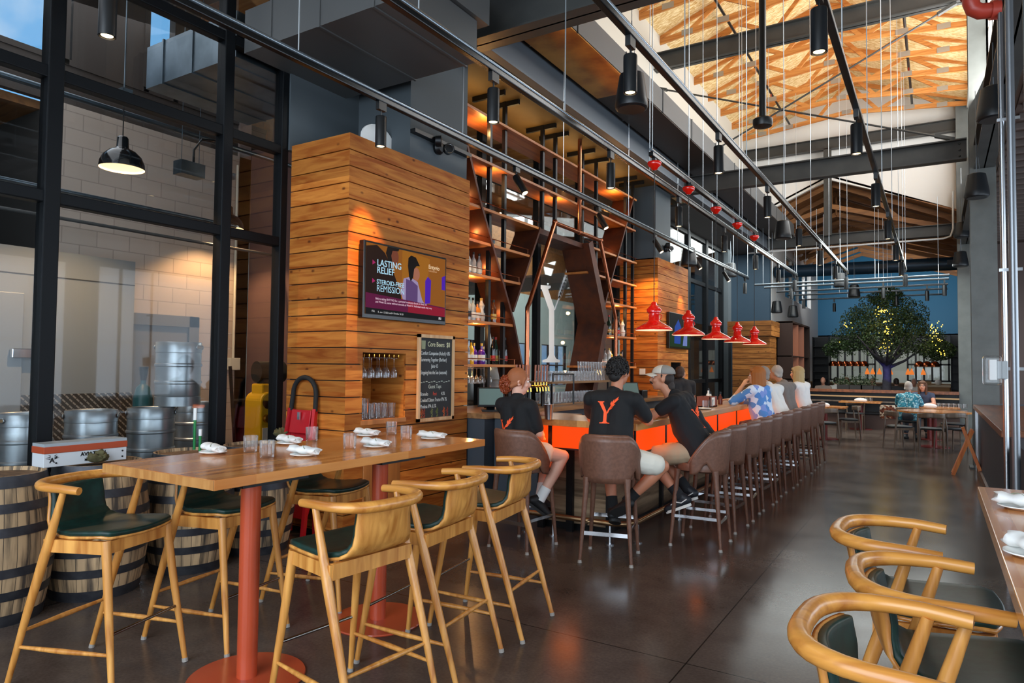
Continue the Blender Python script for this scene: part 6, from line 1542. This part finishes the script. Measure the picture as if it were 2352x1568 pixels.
# man in the cap
t, so, P = figure('man with moustache, cream cap, black T-shirt and khaki shorts leaning on the bar', (-1.845, 6.25, 0), 1.45,
    dict(pel=(0, -.04, .87), che=(-.01, .10, 1.12), nk=(-.03, .24, 1.345), hd=(-.06, .355, 1.50), shL=(-.2, .17, 1.29), shR=(.17, .2, 1.31), elL=(-.27, .38, 1.14), elR=(.2, .45, 1.15), wrL=(-.06, .52, 1.16), wrR=(.05, .58, 1.16),
         knL=(-.2, .42, .77), knR=(.05, .45, .77), anL=(-.15, .13, .44), anR=(.08, .16, .47), toeL=(-.2, 1, -.45), toeR=(0, 1, -.35)), sk='#c58a6c', shirt='#0b0d12', pants='#a5957a', hair='short', hairc='#2a1d16', sleeve=.5, w=1.16, leg_f=.9, vox=.008, yaw=.42, pitch=.03, shoe='#10141c', sock='#15171b', cap=True, stache=True)
logo(t, so, (-.02, -.10, 1.2), (1, 0, 0), (0, .42, 1), .19, PRINT)
# bartender
figure('bartender with brown hair behind the bar, mostly hidden by the man in the cap', (-3.8, 11.75, 0), .6, dict(pel=(0, 0, .98), che=(0, .0, 1.2), nk=(0, .02, 1.38), hd=(0, .05, 1.50), shL=(-.19, 0, 1.32), shR=(.19, 0, 1.32), elL=(-.24, .1, 1.08), elR=(.24, .1, 1.08), wrL=(-.15, .33, 1.0), wrR=(.15, .33, 1.0), hipL=(-.1, 0, .94), hipR=(.1, 0, .94), knL=(-.1, .03, .5), knR=(.1, .03, .5), anL=(-.1, 0, .09), anR=(.1, 0, .09), toeL=(0, 1, 0), toeR=(0, 1, 0)),
       sk='#c08a70', shirt='#26262a', pants='#25262b', leg_f=1.9, hair='short', hairc='#3a2214', vox=.014, yaw=-.9)
# four guests farther along the bar
def pattern(name, a, b, c, sc):
    m, nt, p = _base(name); N = nt.nodes; K = nt.links
    tt = N.new('ShaderNodeTexCoord'); v = N.new('ShaderNodeTexVoronoi'); v.inputs['Scale'].default_value = sc; K.new(tt.outputs['Object'], v.inputs['Vector'])
    s_ = N.new('ShaderNodeSeparateColor'); K.new(v.outputs['Color'], s_.inputs[0]); r = N.new('ShaderNodeValToRGB'); r.color_ramp.interpolation = 'CONSTANT'
    e = r.color_ramp.elements; e[0].color = C(a); e[1].position = .38; e[1].color = C(b); q = e.new(.68); q.color = C(c); K.new(s_.outputs[0], r.inputs[0]); K.new(r.outputs[0], p.inputs['Base Color']); p.inputs['Roughness'].default_value = .8; return m
figure('woman with auburn hair in a blue patterned blouse sitting at the bar', (-1.95, 9.45, 0), 1.25, dict(elL=(-.24, .3, 1.16), wrL=(-.07, .26, 1.37), elR=(.22, .35, 1.13), wrR=(.05, .5, 1.16), hd=(0, .1, 1.50), nk=(0, .06, 1.34)), sk='#c99474', shirtm=pattern('blue_patterned_cloth', '#cfdcee', '#4f86c8', '#7b92d2', 13), pants='#2c3550', leg_f=1.8, sleeve=1.3, hair='bob', hairc='#9a5a22', vox=.012, yaw=.35, w=1.0)
figure('grey-haired man in a white shirt sitting at the bar, turned to the left', (-1.92, 10.35, 0), 1.2, dict(che=(0, .08, 1.14), nk=(-.02, .16, 1.36), hd=(-.04, .25, 1.51), shL=(-.2, .1, 1.3), shR=(.2, .12, 1.31)), sk='#cf9678', shirt='#e6e4e0', pants='#6d665a', leg_f=1.8, sleeve=.8, hair='short', hairc='#8b8078', vox=.012, yaw=.5, w=1.1, belly=1)
figure('grey-haired man in a grey shirt resting at the bar, behind the blonde woman', (-2.05, 11.75, 0), 1.1, dict(hd=(-.03, .2, 1.53)), sk='#b98468', shirt='#77706c', pants='#3a3a3e', leg_f=1.8, sleeve=.8, hair='short', hairc='#a39a92', vox=.014, yaw=.3)
figure('woman with straight blonde hair in a white blouse, hand near her mouth, at the bar', (-1.93, 12.55, 0), 1.2, dict(elL=(-.26, .28, 1.14), wrL=(-.12, .34, 1.36), hd=(0, .12, 1.52)), sk='#d29c7e', shirt='#e9e5e3', pants='#d8d4cc', leg_f=1.8, sleeve=1.5, hair='long', hairc='#b69a6a', vox=.013, yaw=.3, curl=1.1)
# guests in the far part of the hall
low = dict(pel=(0, -.03, .56), che=(0, .03, .83), nk=(0, .06, 1.06), hd=(0, .1, 1.22), shL=(-.19, .04, 1.0), shR=(.19, .04, 1.0), elL=(-.25, .2, .8), elR=(.25, .2, .8), wrL=(-.12, .42, .8), wrR=(.12, .42, .8), hipL=(-.09, 0, .54), hipR=(.09, 0, .54), knL=(-.12, .42, .52), knR=(.12, .42, .52), anL=(-.12, .4, .1), anR=(.12, .4, .1), toeL=(0, 1, 0), toeR=(0, 1, 0))
figure('man in a teal printed shirt seen from behind at a far table', (-.56, 18.0, 0), -.15, low, sk='#c48a70', shirtm=pattern('teal_printed_cloth', '#2f8aa0', '#1f6a80', '#a9cfd6', 40), pants='#3a3f48', leg_f=1.8, sleeve=.8, hair='short', hairc='#a79d94', vox=.016, w=1.2)
figure('woman with glasses and long brown hair facing the camera at a far table', (-.28, 19.4, 0), PI-.1, low, sk='#cf9478', shirt='#3a4258', pants='#2f3136', leg_f=1.8, sleeve=.25, hair='long', hairc='#5a3822', vox=.014, glasses=True)
for k, (x, y, hc_, sc2, hr, lb) in enumerate(((-3.2, 24.8, '#b98a7a', '#8a7a70', 'bald', 'leftmost far diner, bald, behind the booth divider'), (-2.86, 25.2, '#1a1210', '#d8d4cc', 'short', 'far diner with dark hair left of the plants'), (-2.6, 25.9, '#8a5a44', '#c9c4bc', 'short', 'far diner with brown hair beside the plants'),
        (-1.75, 25.0, '#6a625c', '#5a5a5e', 'short', 'far diner with grey hair right of the plants'), (-1.42, 25.9, '#2a1c14', '#4a4a4e', 'bob', 'far diner with dark bobbed hair left of the tree trunk'), (-1.08, 25.0, '#2e211a', '#3a3a3e', 'short', 'far diner with dark hair right of the tree trunk'), (-.62, 25.6, '#b8b4b0', '#dad6d0', 'short', 'far diner with white hair right of the tree trunk'))):
    figure(lb, (x, y, 0), PI if k in (0, 3, 6) else .2, low, sk='#c48a72', shirt=sc2, pants='#34363a', leg_f=1.8, hair=hr, hairc=hc_, vox=.022, legs=False, face=False, group='far diners')
# ------------------------------------------------------------------ far part of the hall
DOAK = wood_mat('walnut_chair', '#57463a', '#7d6a58', 'z', 1.2, .4, .1)
def dchair():
    t = thing('dining_chair', '', 'chair', (0, 0, 0), group='dark wood dining chairs in the far hall')
    obj('seat', G().loft([[(.22*k*math.copysign(abs(math.cos(a))**.6, math.cos(a)), .21*k*math.copysign(abs(math.sin(a))**.6, math.sin(a)), z) for a in [2*PI*i/24 for i in range(24)]] for z, k in ((.43, .95), (.45, 1), (.465, .97), (.475, .7))]), mat('black_seat', '#24272a', .4), t, smooth=50)
    obj('backrest', G().grid(lambda u, v: (.25*math.sin((u-.5)*2.3), -.06-.19*math.cos((u-.5)*2.3), .66+.10*v+.01*math.cos((u-.5)*4)), 14, 4), DOAK, t, smooth=60, solid=.025)
    for sx in (-1, 1):
        obj('leg', G().tube([(sx*.21, -.22, 0), (sx*.2, -.19, .45), (sx*.215, -.16, .70)], [.013, .019, .014], 8), DOAK, t, smooth=60)
        obj('leg', G().tube([(sx*.2, .2, 0), (sx*.19, .18, .44)], [.012, .018], 8), DOAK, t, smooth=60)
        obj('rail', G().bar((sx*.19, .18, .41), (sx*.2, -.19, .41), .02, .045), DOAK, t)
    return t
DC = dchair(); DC.location = (-.1, 15.95, 0); DC['label'] = 'dark wood dining chair in front of the far right table, its back to the camera'
for x, y, a, lb in ((-.66, 16.15, -1.0, 'dark wood dining chair at the left of the far right table'), (.22, 16.3, .6, 'dark wood dining chair at the right of the far right table'), (-.55, 18.0, -.1, 'dark wood dining chair under the man in the teal shirt'), (-.28, 19.5, PI, 'dark wood dining chair under the woman with glasses'), (.3, 17.7, .3, 'dark wood dining chair farther back at the right of the teal-shirted man'),
                    (-2.08, 16.2, .9, 'dark wood dining chair nearest the last bar stools'), (-1.75, 17.6, 1.9, 'dark wood dining chair behind the first one past the bar stools'), (-1.85, 20.2, PI, 'dark wood dining chair in front of the booth divider')):
    dup(DC, (x, y, 0), a, lb)
def dtable(cx, cy, r, lb, kind='round'):
    t = thing('dining_table', lb, 'table', (cx, cy, 0), 0, 'far dining tables')
    obj('table_top', G().lathe([(0, .715), (r, .715), (r, .75), (0, .75)], n=8 if kind == 'oct' else 40) if kind != 'rect' else G().box(-r, r, -.38, .38, .715, .75), TOPW, t)
    obj('pedestal', G().cyl((0, 0, .01), (0, 0, .715), .05, n=18), mat('dark_red_metal', '#7a2a26', .25), t, smooth=40)
    obj('base_plate', G().lathe([(0, 0), (.28, 0), (.28, .012), (0, .012)], n=32), MATS['dark_red_metal'], t)
    return t
dtable(-.05, 16.9, .68, 'far right dining table with a dark red pedestal', 'oct'); dtable(-.15, 18.75, .6, 'dining table of the couple, with a row of glasses', 'rect')
dtable(-2.2, 17.3, .45, 'dining table just past the last bar stools', 'rect'); dtable(-1.75, 20.7, .5, 'dining table in front of the booth divider on the left', 'rect')
for k in range(6): tumbler((.05+.1*k, 18.6+.05*(k % 2), .75), 'clear tumbler on the table of the couple, %s' % ordn[k], 'glasses on the table of the couple')
for x, y, lb in ((-.15, 18.55, 'heap of white napkins on the table of the couple'), (-2.25, 17.25, 'white napkin on the table past the bar stools'), (-1.75, 20.7, 'white napkin on the table before the booth divider')):
    tag(obj('napkin', G().ball((0, 0, .03), (.16, .08, .06), 16, 8), NAP, loc=(x, y, .75), smooth=60), lb, 'napkin')
for x, lb in ((-1.6, 'left'), (-1.5, 'right')): tumbler((x, 20.75, .75), 'clear tumbler before the booth divider, the %s one' % lb, 'tumblers before the booth divider')
tag(obj('handbag', G().loft([[(.16*k*math.copysign(abs(math.cos(a))**.5, math.cos(a)), .08*k*math.copysign(abs(math.sin(a))**.5, math.sin(a)), z) for a in [2*PI*i/20 for i in range(20)]] for z, k in ((0, .95), (.05, 1), (.25, 1), (.3, .9))]), pattern('leaf_printed_bag', '#5a2a1c', '#d8c9b0', '#8a4a2c', 26), loc=(-.95, 17.75, .5), smooth=60), 'brown and cream leaf-patterned bag hanging beside the teal-shirted man', 'bag')
bd_ = thing('booth_divider', 'long low booth divider with a brown wooden top and dark rails across the far hall', 'divider', (-1.5, 21.4, 0))
obj('top_board', G().box(-3.9, .5, 21.25, 21.6, .97, 1.045), MATS['walnut_top'], bd_, world=True)
obj('back_panel', G().box(-3.9, .5, 21.5, 21.56, 0, .97), BLACK, bd_, world=True)
for z in (.86, .72): obj('rail', G().box(-3.9, .5, 21.3, 21.36, z-.02, z+.02), DOAK if z < .8 else mat('pale_strip', '#c9a070', .4), bd_, world=True)
obj('seat_cushion', G().box(-3.9, .5, 21.0, 21.5, .38, .46), mat('black_cushion', '#15171a', .5), bd_, world=True, bevel=.02)
obj('seat_base', G().box(-3.9, .5, 21.1, 21.5, 0, .38), mat('brown_base', '#5c443a', .5), bd_, world=True)
# tree
tr = thing('indoor_tree', 'broad leafy indoor tree with warm fairy lights and a blue-lit trunk', 'tree', (-1.3, 24, 1.0))
BARK = mat('bark', '#3c3a44', .8, col2='#2a2830', scale=9, bump=.5)
bs = G().tube([(-1.3, 24, .5), (-1.31, 24, 1.0), (-1.29, 24, 1.45), (-1.3, 24, 1.75), (-1.34, 24.02, 2.0)], [.17, .13, .115, .12, .11], 16)
rnd = random.Random(4); tips = []
for k in range(13):
    a = k*2.4; e = rnd.uniform(.25, 1.1); L_ = rnd.uniform(1.0, 1.7)
    p0 = Vector((-1.31, 24, 1.65+.04*(k % 4))); d = Vector((math.cos(a)*math.cos(e), math.sin(a)*math.cos(e), math.sin(e)))
    p1 = p0+d*L_*.5; p2 = p0+d*L_+Vector((0, 0, .15)); bs.tube([p0, p1, p2], [.06, .035, .012], 8); tips.append(p2)
obj('trunk', bs, BARK, tr, world=True, smooth=60)
lf = G(); lt = []; CENT = [(-1.35, 24, 3.3, .95, .75), (-2.2, 24, 2.55, .75, .5), (-.45, 24, 2.55, .75, .52), (-1.3, 23.6, 2.5, 1.0, .6), (-1.3, 24.5, 2.8, 1.2, .8), (-2.62, 23.9, 2.25, .5, .3), (.02, 23.9, 2.2, .5, .32), (-.75, 23.8, 3.2, .65, .6), (-1.95, 23.8, 3.1, .65, .55), (-1.3, 23.9, 3.85, .5, .35)]
leafs = [G(), G()]
for i in range(26000):
    cx, cy, cz, rx, rz_ = CENT[rnd.randrange(len(CENT))]
    v = Vector((rnd.gauss(0, 1), rnd.gauss(0, 1), rnd.gauss(0, 1))).normalized()*(rnd.random()**.35)
    p = Vector((cx+v.x*rx, cy+v.y*rx*.9, cz+v.z*rz_))
    if noise.noise(p*2.6) < -.22: continue
    a = Vector((rnd.gauss(0, 1), rnd.gauss(0, 1), rnd.gauss(0, .7))).normalized()*rnd.uniform(.045, .08); b = a.cross(Vector((rnd.gauss(0, 1), rnd.gauss(0, 1), rnd.gauss(0, 1)))).normalized()*.02
    leafs[i % 2].add([p-a*.5, p-b, p+a*.5, p+b], [(0, 1, 2, 3)])
for g_, c_, nm_ in ((leafs[0], '#26361c', 'foliage'), (leafs[1], '#344a24', 'foliage')): obj(nm_, g_, mat('leaf_'+c_[1:], c_, .5), tr, world=True)
fl = G()
for cx, cz, rx, rz_, n_ in ((2027, 716, 16, 7, 26), (2036, 738, 8, 8, 8), (2037, 760, 14, 12, 18), (2036, 795, 14, 10, 16), (1945, 748, 8, 6, 8), (2150, 765, 12, 18, 26), (2160, 812, 8, 6, 9), (2140, 750, 7, 7, 8), (1930, 785, 2, 2, 1)):
    for k in range(n_):
        p = at(rnd.gauss(cx, rx*.7), rnd.gauss(cz, rz_*.7), y=23.1+.2*rnd.random()); fl.ball(p, .011, 6, 4)
obj('fairy_lights', fl, emis('fairy_bulb', '#ffc23a', 10), tr, world=True)
point((-1.5, 23.4, 3.0), 4, (1, .7, .25), .2); point((-.2, 23.4, 2.5), 3, (1, .7, .25), .2)
ul = spot((-1.62, 23.2, 1.06), (-1.42, 24, 1.6), 22, .6, .5, (.12, .1, 1)); ul = spot((-.98, 23.2, 1.06), (-1.2, 24, 1.5), 22, .6, .5, (.12, .1, 1))
tag(obj('tree_planter', G().lathe([(.5, 0), (.55, .75), (.5, .75), (.48, .6), (0, .6)], (-1.3, 24, 0), 28), mat('planter_grey', '#4a4a4c', .6), smooth=30), 'round grey planter of the indoor tree', 'planter')
for k, x in enumerate((-2.35, -2.0, -1.72)):
    pl_ = thing('potted_plant', 'dark planter with leafy plants behind the booth divider, %s' % ordn[k], 'plant', (x, 22.4, .97), group='planters behind the booth divider')
    obj('pot', G().box(-.16, .16, -.12, .12, -.97, .18), mat('planter_dark', '#2a2522', .6), pl_)
    lg = G()
    for i in range(160):
        v = Vector((rnd.gauss(0, .12), rnd.gauss(0, .08), .2+abs(rnd.gauss(0, .12)))); a = Vector((rnd.gauss(0, 1), rnd.gauss(0, 1), rnd.gauss(0, 1))).normalized()*.05; b = a.orthogonal().normalized()*.014
        lg.add([v-a, v-b, v+a, v+b], [(0, 1, 2, 3)])
    obj('leaves', lg, mat('leaf_26361c', ''), pl_)
# wood block and tall brown shelf unit at the left of the far hall
hb = thing('host_wall', 'cedar board block with an overhanging lintel at the far left, beyond the pendant lamps', 'wall block', (-4.3, 20, 0))
g = G()
for k in range(16): g.box(-4.85, -3.85, 19.5, 20.4, .02+k*.155, .165+k*.155)
for k in range(3): g.box(-4.95, -3.78, 19.35, 21.7, 2.5+k*.14, 2.63+k*.14)
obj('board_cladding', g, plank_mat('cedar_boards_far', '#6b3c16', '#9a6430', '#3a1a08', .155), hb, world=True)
obj('core', G().box(-4.83, -3.87, 19.55, 20.38, 0, 2.5).box(-4.9, -3.83, 19.4, 21.65, 2.49, 2.9), MATS['pier_core'], hb, world=True)
su = thing('shelf_unit', 'tall dark brown open shelf unit in the far hall behind the seated guests', 'shelf', (-3.65, 22, 0))
DB = mat('dark_brown_panel', '#2a1d18', .7, spec=.2)
obj('side_panel', G().box(-3.88, -3.44, 20.5, 20.56, 0, 2.95), DB, su, world=True); obj('side_panel', G().box(-3.88, -3.44, 23.55, 23.6, 0, 2.95), DB, su, world=True)
obj('back_panel', G().box(-3.88, -3.84, 20.5, 23.6, 0, 2.95), RUST, su, world=True); obj('top_panel', G().box(-3.88, -3.44, 20.5, 23.6, 2.91, 2.96), DB, su, world=True)
for y in (21.5, 22.5): obj('divider', G().prism([(-3.86, y, 0), (-3.46, y+.1, 0), (-3.46, y+.1, 2.92), (-3.86, y, 2.92)], (0, .03, 0)), mat('orange_fin', '#7a3f1c', .5), su, world=True)
for z in (1.3, 1.95): obj('shelf', G().box(-3.86, -3.46, 20.5, 23.6, z, z+.03), DB, su, world=True)
for y, lb in ((21.0, 'left'), (23.0, 'right')): tag(obj('jar', G().lathe([(0, 0), (.05, 0), (.05, .14), (.03, .16), (0, .16)], (-3.55, y, 1.33), 14), WHITE, smooth=40), 'white jar on the tall brown shelf unit, the %s one' % lb, 'jar')
# open kitchen
kc = thing('kitchen_counter', 'long pale wooden counter in front of the open kitchen', 'counter', (-2, 31, 0))
obj('front', G().box(-4.5, 2.6, 31, 31.6, 0, 1.05), mat('kitchen_front', '#7a5a38', .5), kc, world=True); obj('top', G().box(-4.5, 2.6, 30.9, 31.7, 1.05, 1.1), mat('kitchen_top', '#a78a62', .4), kc, world=True)
wc = thing('side_cabinet', 'light wooden cabinet in the far hall right of the tree trunk', 'cabinet', (-.2, 29.5, 0))
obj('body', G().box(-.75, .4, 29.3, 29.9, 0, 1.0), mat('honey_wood', '#b37c38', .45), wc, world=True); obj('top', G().box(-.8, .43, 29.25, 29.95, 1.0, 1.06), mat('honey_top', '#d8c09a', .4), wc, world=True)
def copper_lamp():
    t = thing('copper_lamp', '', 'lamp', (0, 0, 0), group='copper dome lamps over the kitchen pass')
    obj('shade', G().lathe([(.17, 0), (.165, .08), (.12, .17), (.05, .21), (0, .215)], n=20, cap=False), mat('polished_copper', '#b5623a', .18, 1), t, smooth=50)
    obj('cord', G().cyl((0, 0, .2), (0, 0, 1.2), .006, n=5), LB, t); obj('glow', G().lathe([(0, .03), (.12, .03)], n=16, cap=False), emis('copper_glow', '#ffb070', 1.5), t)
    return t
CL = copper_lamp(); first = True
for k, x in enumerate((-3.5, -3.28, -3.05, -2.83, -2.6, -2.4, -.55, -.3, -.05)):
    lb = 'copper dome lamp above the kitchen pass, %s' % (ordn[k]+' of the left row' if k < 6 else ordn[k-6]+' of the right row')
    if first: CL.location = (x, 30, 1.74); CL['label'] = lb; first = False
    else: dup(CL, (x, 30, 1.74), 0, lb)
def heat_lamp():
    t = thing('heat_lamp', '', 'lamp', (0, 0, 0), group='small orange heat lamps in the open kitchen')
    obj('bulb_shade', G().lathe([(.09, 0), (.085, .06), (.03, .2), (.01, .26), (0, .26)], n=14), emis('heat_glow', '#ff8a3c', .8), t, smooth=50); obj('cord', G().cyl((0, 0, .25), (0, 0, .6), .006, n=5), LB, t)
    return t
HL = heat_lamp()
for k, x in enumerate((-2.45, -2.25, -2.0, -1.6, -.98, -.85, -.45)):
    lb = 'small orange heat lamp in the open kitchen, %s' % ordn[k]
    if k == 0: HL.location = (x, 32, 1.42); HL['label'] = lb
    else: dup(HL, (x, 32, 1.42), 0, lb)
for x, lb in ((-3.95, 'black bottle shelf at the left of the open kitchen'), (.75, 'black bottle shelf at the right of the open kitchen')):
    t = thing('bottle_shelf', lb, 'shelf', (x, 30, 0))
    obj('frame', G().box(x-.3, x-.27, 29.8, 30.2, 0, 2.9).box(x+.27, x+.3, 29.8, 30.2, 0, 2.9).box(x-.3, x+.3, 30.18, 30.2, 0, 2.9), BLACK, t, world=True)
    for z in (.9, 1.2, 1.5, 1.8, 2.1, 2.5): obj('shelf', G().box(x-.28, x+.28, 29.8, 30.2, z, z+.02), BLACK, t, world=True)
tag(obj('round_pot', G().ball((.05, 29.5, 1.16), (.11, .11, .11), 16, 10), WHITE, smooth=60), 'pale round pot on the light wooden cabinet', 'pot')
for x, lb in ((-.5, 'left'), (-.25, 'right')): tag(obj('menu_box', G().box(x-.09, x+.09, 29.4, 29.6, 1.06, 1.2), mat('tan_card', '#a98a64', .7)), 'tan box on the light wooden cabinet, the %s one' % lb, 'box')
